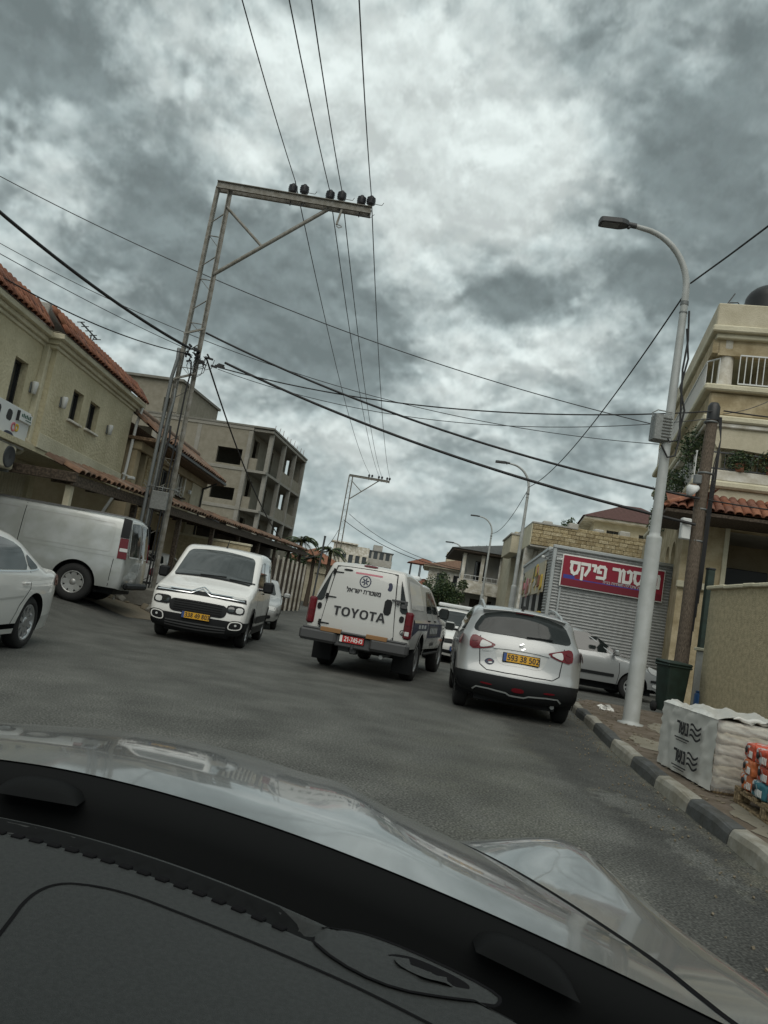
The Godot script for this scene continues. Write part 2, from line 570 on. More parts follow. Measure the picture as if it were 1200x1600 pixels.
	# plants
	for k in 4:
		var lm := mat("leaf%d" % k, [[0.035, 0.065, 0.028], [0.05, 0.085, 0.032], [0.024, 0.048, 0.024], [0.07, 0.095, 0.03]][k], 0.6)
		lm.backlight_enabled = true
		lm.backlight = Color(0.12, 0.16, 0.05)
	cover(mat("bark", [0.13, 0.10, 0.075], 0.95), 2.0, grain, b_coarse, 1.0)
	mat("terracotta", [0.30, 0.13, 0.08], 0.8)

# ---------------------------------------------------------------- ground

const KERB := [2.42, 8.0, 2.5, 2.0, 2.62, -2.2, 2.70, -3.9, 2.77, -5.02, 2.84, -5.77, 2.91, -6.67, 2.99, -7.61, 3.11, -8.63, 3.25, -9.78, 3.40, -10.75, 3.56, -11.8, 3.72, -13.12, 3.90, -14.3]

func rise(x: float, z: float) -> float:
	return 0.28 * smoothstep(4.7, 6.6, -x) * smoothstep(-11.5, -14.5, z)

func kerb_x(z: float) -> float:
	for k in range(0, KERB.size() - 2, 2):
		if z <= KERB[k + 1] and z >= KERB[k + 3]:
			return lerpf(KERB[k], KERB[k + 2], (z - KERB[k + 1]) / (KERB[k + 3] - KERB[k + 1]))
	return KERB[0] if z > 0 else KERB[KERB.size() - 2] + (-z - 14.3) * 0.083

func sheet(pts: PackedVector2Array, y: float, cell := 0.5) -> SurfaceTool:
	# a flat sheet in x, z
	var s := surf()
	var idx := Geometry2D.triangulate_polygon(pts)
	for k in range(0, idx.size(), 3):
		poly(s, [Vector3(pts[idx[k]].x, y, pts[idx[k]].y), Vector3(pts[idx[k + 1]].x, y, pts[idx[k + 1]].y), Vector3(pts[idx[k + 2]].x, y, pts[idx[k + 2]].y)], Vector3.UP)
	return s

func ragged(pts: PackedVector2Array, amp: float, step := 0.12) -> PackedVector2Array:
	var n := FastNoiseLite.new()
	n.seed = int(pts[0].x * 100.0) + 5
	n.frequency = 2.6
	n.fractal_octaves = 4
	var sm := round_poly(pts, 2, 9.0)
	var o := PackedVector2Array()
	for k in sm.size():
		var a := sm[k]
		var b := sm[(k + 1) % sm.size()]
		var m := maxi(1, int(a.distance_to(b) / step))
		var side := (b - a).orthogonal().normalized()
		for j in m:
			var p := a.lerp(b, float(j) / m)
			o.append(p + side * n.get_noise_2dv(p * 1.3) * amp)
	return o

func road_tint(x: float, z: float, kx: float, n1: FastNoiseLite, n2: FastNoiseLite) -> Color:
	var a := n1.get_noise_2d(x, z * 0.7)
	var f := n2.get_noise_2d(x, z)
	var c := Color(1, 1, 1) * (1.0 + 0.10 * a + 0.05 * f)
	if z > -16.0 and z < 2.0:
		var d := kx - x + 0.22 * a + 0.10 * f
		# old black repair along the kerb
		var near := smoothstep(-13.5, -10.0, z)
		c = c.lerp(Color(0.50, 0.50, 0.50), smoothstep(1.15, 0.9, d + 0.25 * sin(z * 0.8)) * near * (0.85 + 0.3 * f))
		# pale sandy wear beside it
		var sand := smoothstep(0.95, 1.25, d) * smoothstep(2.7, 1.7, d + 0.5 * a) * smoothstep(-11.0, -7.0, z)
		c = c.lerp(Color(1.22, 1.13, 0.92), clampf(sand * (0.55 + 0.9 * f + 0.5 * a), 0.0, 0.8))
		# dried mud in the gutter and in one long puddle
		c = c.lerp(Color(1.35, 1.24, 1.0), clampf(smoothstep(0.16, 0.05, d) * (0.5 + f), 0.0, 0.8))
		var e := Vector2((x - 2.45 - (z + 6.4) * 0.12) / 0.26, (z + 6.4) / 0.6).length() + 0.55 * a + 0.5 * f
		c = c.lerp(Color(1.75, 1.6, 1.28), smoothstep(1.0, 0.82, e) * (0.8 + 0.5 * f))
		e = Vector2((x - 2.42) / 0.10, (z + 5.2) / 0.6).length() + 0.6 * a + 0.6 * f
		c = c.lerp(Color(1.6, 1.5, 1.25), smoothstep(1.0, 0.8, e) * 0.7)
	return Color(c.r, c.g, c.b)

func make_ground():
	var s := surf()
	poly(s, [Vector3(-600, -0.03, 80), Vector3(600, -0.03, 80), Vector3(600, -0.03, -1200), Vector3(-600, -0.03, -1200)], Vector3.UP)
	struct(s, "ground", "dirt")
	# the carriageway, with the apron that climbs to the yards; its wear, stains and dried mud are in the colour of the points
	var zs := []
	for k in 10: zs.append(30.0 - k * 3.0)
	for k in 340: zs.append(1.0 - k * 0.055)
	for k in 90: zs.append(-17.7 - k * 0.2)
	for k in 20: zs.append(-35.8 - k * 4.0)
	var xs := []
	for k in 18: xs.append(-14.0 + k * 0.5)
	for k in 20: xs.append(-5.0 + k * 0.2)
	for k in 88: xs.append(-1.0 + k * 0.055)
	xs.append_array([3.9, 4.3, 5.0, 6.0, 8.0, 10.0, 13.0, 20.0])
	var n1 := FastNoiseLite.new()
	n1.seed = 61; n1.frequency = 0.9; n1.fractal_octaves = 5
	var n2 := FastNoiseLite.new()
	n2.seed = 62; n2.frequency = 6.0; n2.fractal_octaves = 3
	var vs := PackedVector3Array()
	var cs := PackedColorArray()
	var ns := PackedVector3Array()
	var ids := PackedInt32Array()
	var w: int = xs.size()
	for j in zs.size():
		var z: float = zs[j]
		var kx := kerb_x(z)
		for i in w:
			var x: float = xs[i]
			vs.append(Vector3(x, rise(x, z), z))
			ns.append(Vector3.UP)
			cs.append(road_tint(x, z, kx, n1, n2))
			if i > 0 and j > 0:
				var q := j * w + i
				ids.append_array([q - w - 1, q, q - w, q - w - 1, q - 1, q])
	var arr := []
	arr.resize(Mesh.ARRAY_MAX)
	arr[Mesh.ARRAY_VERTEX] = vs
	arr[Mesh.ARRAY_NORMAL] = ns
	arr[Mesh.ARRAY_COLOR] = cs
	arr[Mesh.ARRAY_INDEX] = ids
	var rm := ArrayMesh.new()
	rm.add_surface_from_arrays(Mesh.PRIMITIVE_TRIANGLES, arr)
	var ro := put(rm, "road", "asphalt", self)
	ro.set_meta("kind", "structure")
	var rows := []
	# dirt verge under the pylon
	s = surf()
	for k in 15:
		var z := -17.2 - k * 0.9
		var row := []
		for j in 9:
			var x := -4.95 - j * 0.5 + 0.14 * sin(z * 2.1) * (1.0 if j == 0 else 0.0)
			var x0 := -5.15 + (-z - 15.2) * 0.06
			x = x0 - j * 0.5 + (0.16 * sin(z * 2.3) if j == 0 else 0.0)
			row.append(Vector3(x, rise(x, z) + 0.006 + (0.05 * absf(sin(z * 1.7 + j)) if j > 0 else 0.0), z))
		rows.append(row)
	grid(s, rows, true)
	struct(s, "verge", "dirt")
	# pavement behind the kerb on the other side
	var pts := PackedVector2Array()
	for k in range(0, KERB.size(), 2):
		pts.append(Vector2(KERB[k] + 0.147, KERB[k + 1]))
	pts.append_array(pv([4.5, -15.2, 5.4, -15.0, 8.5, -14.6, 14.0, -14.2, 14.0, 8.0]))
	s = sheet(pts, 0.125)
	for k in pts.size():
		var a := pts[k]
		var b := pts[(k + 1) % pts.size()]
		poly(s, [Vector3(a.x, 0.125, a.y), Vector3(b.x, 0.125, b.y), Vector3(b.x, -0.02, b.y), Vector3(a.x, -0.02, a.y)], Vector3(-1, 0, -1))
	struct(s, "pavement", "paver")
	for q in [[3.5, -9.2, 3.9, -9.4, 4.1, -10.2, 3.8, -10.6, 3.55, -10.0], [4.4, -10.9, 4.9, -11.4, 5.3, -12.6, 4.9, -12.8, 4.5, -12.0], [3.2, -6.7, 3.5, -6.75, 3.35, -5.6, 3.1, -4.9, 3.0, -5.4]]:
		struct(sheet(ragged(pv(q), 0.1, 0.06), 0.1295), "spilt_sand", "mud")
	# kerb: painted stones laid end to end
	var kerb := Node3D.new()
	kerb.name = "kerb"
	kerb.set_meta("kind", "structure")
	add_child(kerb)
	var marks := [8.0, 6.9, 5.8, 4.7, 3.6, 2.5, 1.4, 0.3, -0.7, -1.6, -2.5, -3.35, -4.2, -5.02, -5.77, -6.67, -7.61, -8.63, -9.78, -11.35, -12.3, -13.2, -14.3]
	for k in marks.size() - 1:
		var z0: float = marks[k]
		var z1: float = marks[k + 1]
		s = surf()
		var sec := [Vector2(0.0, -0.02), Vector2(0.012, 0.085), Vector2(0.03, 0.122), Vector2(0.055, 0.134), Vector2(0.148, 0.136), Vector2(0.148, -0.02)]
		rows = []
		for j in 4:
			var t := j / 3.0
			var z := lerpf(z0 - 0.008, z1 + 0.008, t)
			var end := 0.012 if (j == 0 or j == 3) else 0.0
			var row := []
			for p in sec:
				row.append(Vector3(kerb_x(z) + p.x + (end if p.x < 0.05 else 0.0), p.y - (end if p.y > 0.05 else 0.0) + 0.006 * sin(z * 7.0 + p.x * 30.0), z))
			rows.append(row)
		grid(s, rows, false, false)
		poly(s, rows[0], Vector3(0, 0, 1))
		poly(s, rows[-1], Vector3(0, 0, -1))
		part(s, "kerb_stone", "kerb_black" if k % 2 == 0 else "kerb_white", kerb)

# ---------------------------------------------------------------- building kit

func frame_wall(parent: Node, called: String, m, x0: float, y0: float, x1: float, y1: float, z: float, th: float, holes: Array) -> MeshInstance3D:
	# an upright wall in its parent's x, y with holes [x0, y0, x1, y1] cut through; the face is at z, the back at z - th
	var xs := [x0, x1]
	var ys := [y0, y1]
	for h in holes:
		for q in [h[0], h[2]]:
			if q > x0 + 0.001 and q < x1 - 0.001 and not xs.has(q): xs.append(q)
		for q in [h[1], h[3]]:
			if q > y0 + 0.001 and q < y1 - 0.001 and not ys.has(q): ys.append(q)
	xs.sort()
	ys.sort()
	var s := surf()
	var solid := func(i, j) -> bool:
		if i < 0 or j < 0 or i >= xs.size() - 1 or j >= ys.size() - 1: return false
		var cx: float = (xs[i] + xs[i + 1]) * 0.5
		var cy: float = (ys[j] + ys[j + 1]) * 0.5
		for h in holes:
			if cx > h[0] and cx < h[2] and cy > h[1] and cy < h[3]: return false
		return true
	for i in xs.size() - 1:
		for j in ys.size() - 1:
			if not solid.call(i, j):
				continue
			var a := Vector3(xs[i], ys[j], z)
			var b := Vector3(xs[i + 1], ys[j + 1], z)
			poly(s, [a, Vector3(b.x, a.y, z), b, Vector3(a.x, b.y, z)], Vector3.BACK)
			poly(s, [a - Vector3(0, 0, th), Vector3(b.x, a.y, z - th), b - Vector3(0, 0, th), Vector3(a.x, b.y, z - th)], Vector3.FORWARD)
			for e in [[-1, 0], [1, 0], [0, -1], [0, 1]]:
				if solid.call(i + e[0], j + e[1]):
					continue
				var p: Vector3
				var q: Vector3
				if e[0] != 0:
					var x := a.x if e[0] < 0 else b.x
					p = Vector3(x, a.y, z); q = Vector3(x, b.y, z)
				else:
					var y := a.y if e[1] < 0 else b.y
					p = Vector3(a.x, y, z); q = Vector3(b.x, y, z)
				poly(s, [p, q, q - Vector3(0, 0, th), p - Vector3(0, 0, th)], Vector3(e[0], e[1], 0))
	return part(s, called, m, parent)

func block(parent: Node, called: String, m, a: Vector3, b: Vector3, bev := 0.0) -> MeshInstance3D:
	var s := surf()
	box(s, (a + b) * 0.5, (b - a).abs(), Basis(), bev)
	return part(s, called, m, parent)

func window(parent: Node, x0: float, y0: float, x1: float, y1: float, z: float, frame := "black_metal", bars := 1, sill := "plaster_band", curtain := false):
	var w := Node3D.new()
	w.name = numbered(parent, "window")
	parent.add_child(w)
	var t := 0.05
	var s := surf()
	box(s, Vector3((x0 + x1) * 0.5, y0 + t * 0.5, z), Vector3(x1 - x0, t, 0.06))
	box(s, Vector3((x0 + x1) * 0.5, y1 - t * 0.5, z), Vector3(x1 - x0, t, 0.06))
	box(s, Vector3(x0 + t * 0.5, (y0 + y1) * 0.5, z), Vector3(t, y1 - y0 - t * 2, 0.06))
	box(s, Vector3(x1 - t * 0.5, (y0 + y1) * 0.5, z), Vector3(t, y1 - y0 - t * 2, 0.06))
	for k in bars:
		var x := lerpf(x0, x1, (k + 1.0) / (bars + 1.0))
		box(s, Vector3(x, (y0 + y1) * 0.5, z + 0.004), Vector3(t, y1 - y0 - t * 2, 0.06))
	part(s, "frame", frame, w)
	block(w, "pane", "window_glass", Vector3(x0 + 0.02, y0 + 0.02, z - 0.02), Vector3(x1 - 0.02, y1 - 0.02, z - 0.01))
	if curtain:
		block(w, "curtain", "plaster_white", Vector3(x0 + t, y0 + t, z - 0.009), Vector3(lerpf(x0, x1, 0.42), y1 - t, z - 0.006))
	if sill != "":
		block(w, "sill", sill, Vector3(x0 - 0.08, y0 - 0.06, z - 0.1), Vector3(x1 + 0.08, y0 - 0.004, z + 0.24), 0.01)

func tile_mesh(length: float, r: float) -> ArrayMesh:
	# one barrel tile, arched over x, running along z
	var s := surf()
	var rows := []
	for k in 7:
		var a := PI * k / 6.0
		var c := Vector3(cos(a) * r, sin(a) * r * 0.75, 0)
		rows.append([c + Vector3(0, 0, -length * 0.5), c * 1.08 + Vector3(0, 0, length * 0.5)])
	grid(s, rows, true)
	var rim := []
	for k in 7:
		var a := PI * k / 6.0
		rim.append([Vector3(cos(a) * r * 1.08, sin(a) * r * 0.81, length * 0.5), Vector3(cos(a) * r * 0.9, sin(a) * r * 0.62, length * 0.5)])
	grid(s, rim, true)
	return close(s)

func tile_field(parent: Node, a: Vector3, along: Vector3, up: Vector3, cols: int, rows: int, pitch: float, length: float, mats: String, jitter := 0.012, skip = null):
	# tiles from a, columns along the eave and courses up the slope
	var u := along.normalized()
	var v := up.normalized()
	var n := u.cross(v).normalized()
	if n.y < 0.0:
		n = -n
	var mesh := tile_mesh(length, pitch * 0.46)
	var pan := surf()
	poly(pan, [a - u * pitch * 0.5, a + u * pitch * (cols - 0.5), a + u * pitch * (cols - 0.5) + v * length * 0.85 * rows, a - u * pitch * 0.5 + v * length * 0.85 * rows], n)
	var r := RandomNumberGenerator.new()
	r.seed = int(absf(a.x * 31.0 + a.z * 7.0)) + cols
	for j in rows:
		for i in cols:
			if skip != null and skip.call(i, j):
				continue
			var p := a + u * (pitch * i + r.randf_range(-jitter, jitter)) + v * length * (0.85 * j + 0.42) + n * (0.02 + 0.012 * (j % 2) + r.randf_range(0, jitter))
			var b := Basis(u, n, u.cross(n)) if u.cross(n).dot(v) < 0 else Basis(-u, n, (-u).cross(n))
			b = b.rotated(b.x.normalized(), 0.07).rotated(n, r.randf_range(-0.03, 0.03))
			put(mesh, "tile", mats + str(r.randi() % 4), parent, Transform3D(b, p))
	part(pan, "tile_bed", mats + "1", parent)

func leaves(s: SurfaceTool, c: Vector3, rad: Vector3, n: int, size: float, r: RandomNumberGenerator, tints: Array, hollow := 0.35):
	for k in n:
		var d := Vector3(r.randfn(), r.randfn(), r.randfn()).normalized()
		var p := c + d * rad * pow(r.randf_range(hollow, 1.0), 0.6)
		var x := Vector3(r.randfn(), r.randfn() * 0.6, r.randfn()).normalized()
		var y := x.cross(Vector3(r.randfn(), r.randfn(), r.randfn())).normalized()
		var z := x.cross(y)
		var l := size * r.randf_range(0.6, 1.3)
		var col: Color = tints[r.randi() % tints.size()]
		col = col * r.randf_range(0.8, 1.2)
		s.set_color(Color(col.r, col.g, col.b))
		var a := p - x * l * 0.5
		var b := p + x * l * 0.5
		var e := p + y * l * 0.28 + z * l * 0.08
		var f := p - y * l * 0.28 + z * l * 0.08
		s.add_vertex(a); s.add_vertex(e); s.add_vertex(b)
		s.add_vertex(a); s.add_vertex(b); s.add_vertex(f)

func leaf_material():
	if M.has("leaf"):
		return
	var m := mat("leaf", [1, 1, 1], 0.55)
	m.vertex_color_use_as_albedo = true
	m.backlight_enabled = true
	m.backlight = Color(0.10, 0.14, 0.05)

const GREENS := [Color(0.035, 0.065, 0.026), Color(0.05, 0.085, 0.03), Color(0.025, 0.05, 0.024), Color(0.075, 0.10, 0.035)]

func palm(label: String, at: Vector3, h: float, spread: float, seed_: int):
	var t := thing("palm_tree", label, "tree", at, 0.0, "palms behind the timber carport")
	var r := RandomNumberGenerator.new()
	r.seed = seed_
	var s := surf()
	tube(s, [Vector3(0, 0, 0), Vector3(0.05, h * 0.5, 0), Vector3(0, h, 0)], [0.22, 0.16, 0.14], 10)
	part(s, "trunk", "bark", t)
	leaf_material()
	for k in 22:
		s = surf()
		var a := TAU * k / 22.0 + r.randf_range(-0.15, 0.15)
		var lift := r.randf_range(-0.2, 1.3)
		var l := spread * r.randf_range(0.85, 1.1)
		var d := Vector3(cos(a), 0, sin(a))
		var pts := []
		for j in 9:
			var u := j / 8.0
			pts.append(Vector3(0, h, 0) + d * l * u * (1.0 - 0.15 * lift * u) + Vector3.UP * l * (lift * 0.75 * u - (0.55 + 0.3 * maxf(lift, 0.0)) * u * u))
		for j in 8:
			s.set_color(Color(0.10, 0.10, 0.04))
			bar(s, pts[j], pts[j + 1], 0.03)
		var side := d.cross(Vector3.UP)
		for j in range(1, 33):
			var u := j / 33.0
			var p: Vector3 = pts[int(u * 8.0)].lerp(pts[mini(int(u * 8.0) + 1, 8)], u * 8.0 - int(u * 8.0))
			for sd in [-1, 1]:
				var col: Color = GREENS[r.randi() % 4] * r.randf_range(0.8, 1.2)
				s.set_color(Color(col.r, col.g, col.b))
				var q: Vector3 = p + side * sd * l * 0.26 * sin(PI * (0.15 + 0.8 * u)) + d * l * 0.12 + Vector3.DOWN * l * 0.10
				var w := d * 0.035
				s.add_vertex(p - w); s.add_vertex(q); s.add_vertex(p + w)
		part(s, "frond", "leaf", t)

func shrub(called: String, label: String, at: Vector3, rad: Vector3, n: int, size: float, seed_: int, trunk_h := 1.0, group := ""):
	var t := thing(called, label, "tree" if called.ends_with("tree") else "plant", at, 0.0, group)
	var r := RandomNumberGenerator.new()
	r.seed = seed_
	leaf_material()
	var s := surf()
	tube(s, [Vector3(0, 0, 0), Vector3(0.1, trunk_h, 0), Vector3(0, trunk_h + rad.y, 0)], [0.16, 0.11, 0.05], 8)
	for k in 6:
		var a := TAU * k / 6.0
		tube(s, [Vector3(0.05, trunk_h * 0.8, 0), Vector3(cos(a) * rad.x * 0.6, trunk_h + rad.y * (0.5 + 0.5 * r.randf()), sin(a) * rad.z * 0.6)], [0.06, 0.02], 6)
	part(s, "trunk", "bark", t)
	s = surf()
	var c := Vector3(0, trunk_h + rad.y * 0.8, 0)
	var clumps := 26
	for k in clumps:
		var d := Vector3(r.randfn(), r.randfn(), r.randfn()).normalized()
		var p := c + d * rad * r.randf_range(0.4, 0.95)
		leaves(s, p, rad * r.randf_range(0.22, 0.42), n / clumps, size, r, GREENS, 0.2)
	part(s, "crown", "leaf", t)

func railing(parent: Node, a: Vector3, b: Vector3, h: float, step: float, m: String):
	# top and bottom rail with a row of bars
	var rl := Node3D.new()
	rl.name = numbered(parent, "railing")
	parent.add_child(rl)
	for y in [0.06, h]:
		var s := surf()
		bar(s, a + Vector3.UP * y, b + Vector3.UP * y, 0.045, 0.035)
		part(s, "rail", m, rl)
	var n := int(a.distance_to(b) / step)
	var one := surf()
	box(one, Vector3(0, h * 0.5 + 0.03, 0), Vector3(0.022, h - 0.06, 0.022))
	var mesh := close(one)
	for k in n + 1:
		put(mesh, "baluster", m, rl, Transform3D(Basis(), a.lerp(b, float(k) / n)))

# ---------------------------------------------------------------- the left-hand houses

func wall_lamp(parent: Node, at: Vector3):
	var l := Node3D.new()
	l.name = numbered(parent, "wall_lamp")
	l.position = at
	parent.add_child(l)
	block(l, "back_plate", "grey_metal", Vector3(-0.06, -0.12, 0.0), Vector3(0.06, 0.12, 0.03), 0.01)
	var s := surf()
	lathe(s, [Vector2(0.0, -0.13), Vector2(0.05, -0.13), Vector2(0.07, 0.1), Vector2(0.055, 0.14), Vector2(0.0, 0.15)], 12, Transform3D(Basis(), Vector3(0, 0, 0.09)))
	part(s, "shade", "white_metal", l)

func make_left_side():
	beige_house()
	tiled_house()
	carport()
	unfinished_house()

func beige_house():
	var t := thing("beige_house", "beige plastered house with red tiled eaves and a jutting upper floor", "house", Vector3(-7.82, 0, -16.85), PI * 0.5)
	# local x runs away along the street, z towards the street
	frame_wall(t, "upper_wall", "plaster_beige", 0, 3.4, 5.6, 5.7, 0, 0.28, [[1.30, 4.35, 1.93, 5.09], [2.40, 4.37, 3.08, 5.09]])
	block(t, "base_band", "plaster_band", Vector3(-0.02, 3.38, 0.0), Vector3(5.62, 3.72, 0.03), 0.008)
	block(t, "side_wall", "plaster_beige", Vector3(0.003, 3.402, -1.4), Vector3(0.25, 5.7, -0.285))
	block(t, "far_wall", "plaster_beige", Vector3(5.35, 3.4, -8.0), Vector3(5.6, 5.7, -0.285))
	block(t, "soffit", "plaster_beige", Vector3(-9.0, 3.28, -1.5), Vector3(5.6, 3.4, -0.002))
	window(t, 1.30, 4.35, 1.93, 5.09, -0.16, "black_metal", 1, "plaster_white", true)
	window(t, 2.40, 4.37, 3.08, 5.09, -0.16, "black_metal", 1, "plaster_white", true)
	wall_lamp(t, Vector3(0.72, 4.6, 0))
	wall_lamp(t, Vector3(3.85, 4.66, 0))
	# set back part towards us
	frame_wall(t, "upper_wall", "plaster_beige", -9.0, 3.4, -0.001, 5.7, -0.25, 0.28, [[-1.22, 3.86, -0.62, 5.05], [-3.6, 3.86, -3.0, 5.05], [-5.4, 3.86, -4.8, 5.05]])
	window(t, -1.22, 3.86, -0.62, 5.05, -0.43, "black_metal", 1, "plaster_white", true)
	window(t, -3.6, 3.86, -3.0, 5.05, -0.43, "black_metal", 1, "plaster_white", true)
	window(t, -5.4, 3.86, -4.8, 5.05, -0.43, "black_metal", 1, "plaster_white", true)
	wall_lamp(t, Vector3(-0.32, 4.62, -0.25))
	block(t, "pilaster", "plaster_band", Vector3(-0.16, 3.3, -0.25), Vector3(-0.002, 5.7, -0.12), 0.01)
	# ground floor under the jutting storey
	frame_wall(t, "ground_wall", "plaster_beige", -9.0, 0.0, 3.4, 3.3, -1.4, 0.3, [[1.55, 0.3, 3.1, 3.15], [-0.1, 0.3, 1.4, 3.15], [-1.9, 0.3, -0.4, 3.15]])
	for q in [[1.55, 3.1], [-0.1, 1.4], [-1.9, -0.4]]:
		var d := Node3D.new()
		d.name = numbered(t, "garage_door")
		t.add_child(d)
		for k in 2:
			var x0: float = lerpf(q[0], q[1], k * 0.5) + 0.02
			var x1: float = lerpf(q[0], q[1], k * 0.5 + 0.5) - 0.02
			var leaf := block(d, "door_leaf", "plaster_cream", Vector3(x0, 0.3, -1.56), Vector3(x1, 3.12, -1.5), 0.01)
			for j in 5:
				var x := lerpf(x0, x1, (j + 0.5) / 5.0)
				block(leaf, "rib", "plaster_cream", Vector3(x - 0.02, 0.34, -1.5), Vector3(x + 0.02, 3.08, -1.485), 0.005)
	block(t, "lintel", "plaster_band", Vector3(-2.2, 3.16, -1.4), Vector3(3.3, 3.27, -1.33), 0.01)
	# stepped cornice and tiled eaves
	var steps := [[5.62, 5.70, 0.05], [5.70, 5.80, 0.13], [5.80, 5.92, 0.25]]
	for q in steps:
		block(t, "cornice", "plaster_band", Vector3(-0.1 - q[2], q[0], -1.0), Vector3(5.6 + q[2], q[1], q[2]), 0.012)
		block(t, "cornice", "plaster_band", Vector3(-9.0, q[0], -1.6), Vector3(-0.1 - q[2] - 0.002, q[1], -0.25 + q[2]), 0.012)
	tile_field(t, Vector3(-0.3, 5.93, 0.27), Vector3(1, 0, 0), Vector3(0, 1.15, -1.0), 29, 3, 0.215, 0.27, "tile")
	tile_field(t, Vector3(-8.8, 5.93, 0.02), Vector3(1, 0, 0), Vector3(0, 1.15, -1.0), 39, 3, 0.215, 0.27, "tile")
	block(t, "eave_end", "plaster_band", Vector3(-0.42, 5.92, -0.8), Vector3(-0.41, 5.925, 0.2))
	block(t, "parapet", "plaster_grey", Vector3(-0.3, 5.9, -0.9), Vector3(5.8, 6.58, -0.25), 0.02)
	block(t, "parapet", "plaster_grey", Vector3(-9.0, 5.9, -1.3), Vector3(-0.31, 6.58, -0.50), 0.02)
	block(t, "roof_slab", "concrete", Vector3(-9.0, 5.7, -8.0), Vector3(5.5, 5.9, -0.99))
	var s := surf()
	tube(s, [Vector3(5.75, 5.86, 0.2), Vector3(5.75, 5.3, 0.12), Vector3(5.72, 3.5, 0.08), Vector3(5.72, 0.4, -1.2)], 0.045, 10)
	part(s, "down_pipe", "white_metal", t)
	s = surf()
	tube(s, [Vector3(-0.2, 3.5, -0.2), Vector3(-0.06, 3.42, -0.1), Vector3(-0.05, 3.2, -0.3), Vector3(-0.05, 3.1, -1.2)], 0.05, 10)
	part(s, "waste_pipe", "plaster_cream", t)
	s = surf()
	bar(s, Vector3(5.62, 3.75, 0.05), Vector3(5.64, 3.68, 0.3), 0.04)
	box(s, Vector3(5.66, 3.66, 0.32), Vector3(0.14, 0.09, 0.2), Basis(), 0.02)
	part(s, "camera_box", "white_metal", t)
	# aerial on the roof
	var a := thing("roof_aerial", "small black television aerial on the beige house roof", "antenna", Vector3(-8.75, 6.62, -20.6))
	s = surf()
	tube(s, [Vector3(0, -0.7, 0), Vector3(0, 0.55, 0)], 0.02, 6)
	part(s, "mast", "dark_metal", a)
	s = surf()
	bar(s, Vector3(-0.2, 0.75, 0.35), Vector3(0.1, 0.5, -0.2), 0.03)
	bar(s, Vector3(0, 0.2, 0), Vector3(0.06, 0.55, -0.1), 0.02)
	part(s, "boom", "dark_metal", a)
	for k in 5:
		s = surf()
		var c := Vector3(-0.2, 0.75, 0.35).lerp(Vector3(0.1, 0.5, -0.2), k / 4.0)
		bar(s, c - Vector3(0.12, 0, 0.05), c + Vector3(0.12, 0, 0.05), 0.02)
		part(s, "element", "dark_metal", a)
	# shop sign and air conditioner on the near part
	var g := thing("shop_sign", "white sign board with coloured round motifs and dark lines on the beige house", "sign", Vector3(-8.05, 0, -16.85), PI * 0.5)
	block(g, "board", "sign_white", Vector3(-3.6, 3.24, 0.0), Vector3(-0.18, 4.06, 0.07), 0.01)
	block(g, "brand_box", "sign_white", Vector3(-0.78, 3.80, 0.07), Vector3(-0.22, 4.0, 0.13), 0.006)
	block(g, "brand_box_edge", "ink", Vector3(-0.82, 3.78, 0.068), Vector3(-0.78, 4.0, 0.12))
	for k in 6:
		block(g, "brand_letter", "sign_green", Vector3(-0.72 + k * 0.075, 3.89, 0.13), Vector3(-0.675 + k * 0.075, 3.95 + 0.02 * (k % 2), 0.135))
	block(g, "brand_line", "sign_green", Vector3(-0.52, 3.845, 0.13), Vector3(-0.26, 3.862, 0.135))
	s = surf()
	lathe(s, [Vector2(0.055, 0), Vector2(0.055, 0.012), Vector2(0.10, 0.012), Vector2(0.10, 0)], 20, Transform3D(Basis(Vector3(1, 0, 0), PI * 0.5), Vector3(-0.86, 3.62, 0.072)))
	part(s, "pink_ring", "sign_rose", g)
	s = surf()
	lathe(s, [Vector2(0.045, 0), Vector2(0.045, 0.014), Vector2(0.085, 0.014), Vector2(0.085, 0)], 20, Transform3D(Basis(Vector3(1, 0, 0), PI * 0.5), Vector3(-0.72, 3.63, 0.072)))
	part(s, "yellow_ring", "sign_yellow", g)
	s = surf()
	prism(s, round_poly(pv([-1.2, 3.36, -0.78, 3.36, -0.72, 3.42, -0.80, 3.46, -0.9, 3.5, -1.1, 3.5, -1.2, 3.46]), 2), 0.07, 0.078)
	part(s, "car_motif", "ink_navy", g)
	for q in [[3.345, -0.74, -0.3], [3.40, -0.66, -0.3]]:
		block(g, "print_line", "ink_navy", Vector3(q[1], q[0], 0.07), Vector3(q[2], q[0] + 0.022, 0.074))
	for k in 3:
		s = surf()
		prism(s, round_poly(pv([-1.25 - k * 0.5, 3.72, -1.02 - k * 0.5, 3.70, -1.0 - k * 0.5, 3.92, -1.2 - k * 0.5, 3.95]), 1), 0.07, 0.076)
		part(s, "black_motif", "ink", g)
	var ac := thing("air_conditioner", "cream air conditioner fan unit hanging below the white sign", "air conditioner", Vector3(-8.0, 0, -16.85), PI * 0.5)
	block(ac, "case", "plaster_cream", Vector3(-1.55, 2.72, -0.16), Vector3(-0.72, 3.22, 0.14), 0.03)
	s = surf()
	lathe(s, [Vector2(0.0, 0.0), Vector2(0.06, 0.03), Vector2(0.2, 0.012), Vector2(0.22, 0.03), Vector2(0.235, 0.0)], 28, Transform3D(Basis(Vector3(1, 0, 0), PI * 0.5), Vector3(-1.0, 2.97, 0.14)))
	part(s, "fan_grille", "dark_metal", ac)
	block(ac, "bracket", "grey_metal", Vector3(-1.5, 2.66, -1.22), Vector3(-1.44, 2.72, 0.1))
	block(ac, "bracket", "grey_metal", Vector3(-0.84, 2.66, -1.22), Vector3(-0.78, 2.72, 0.1))

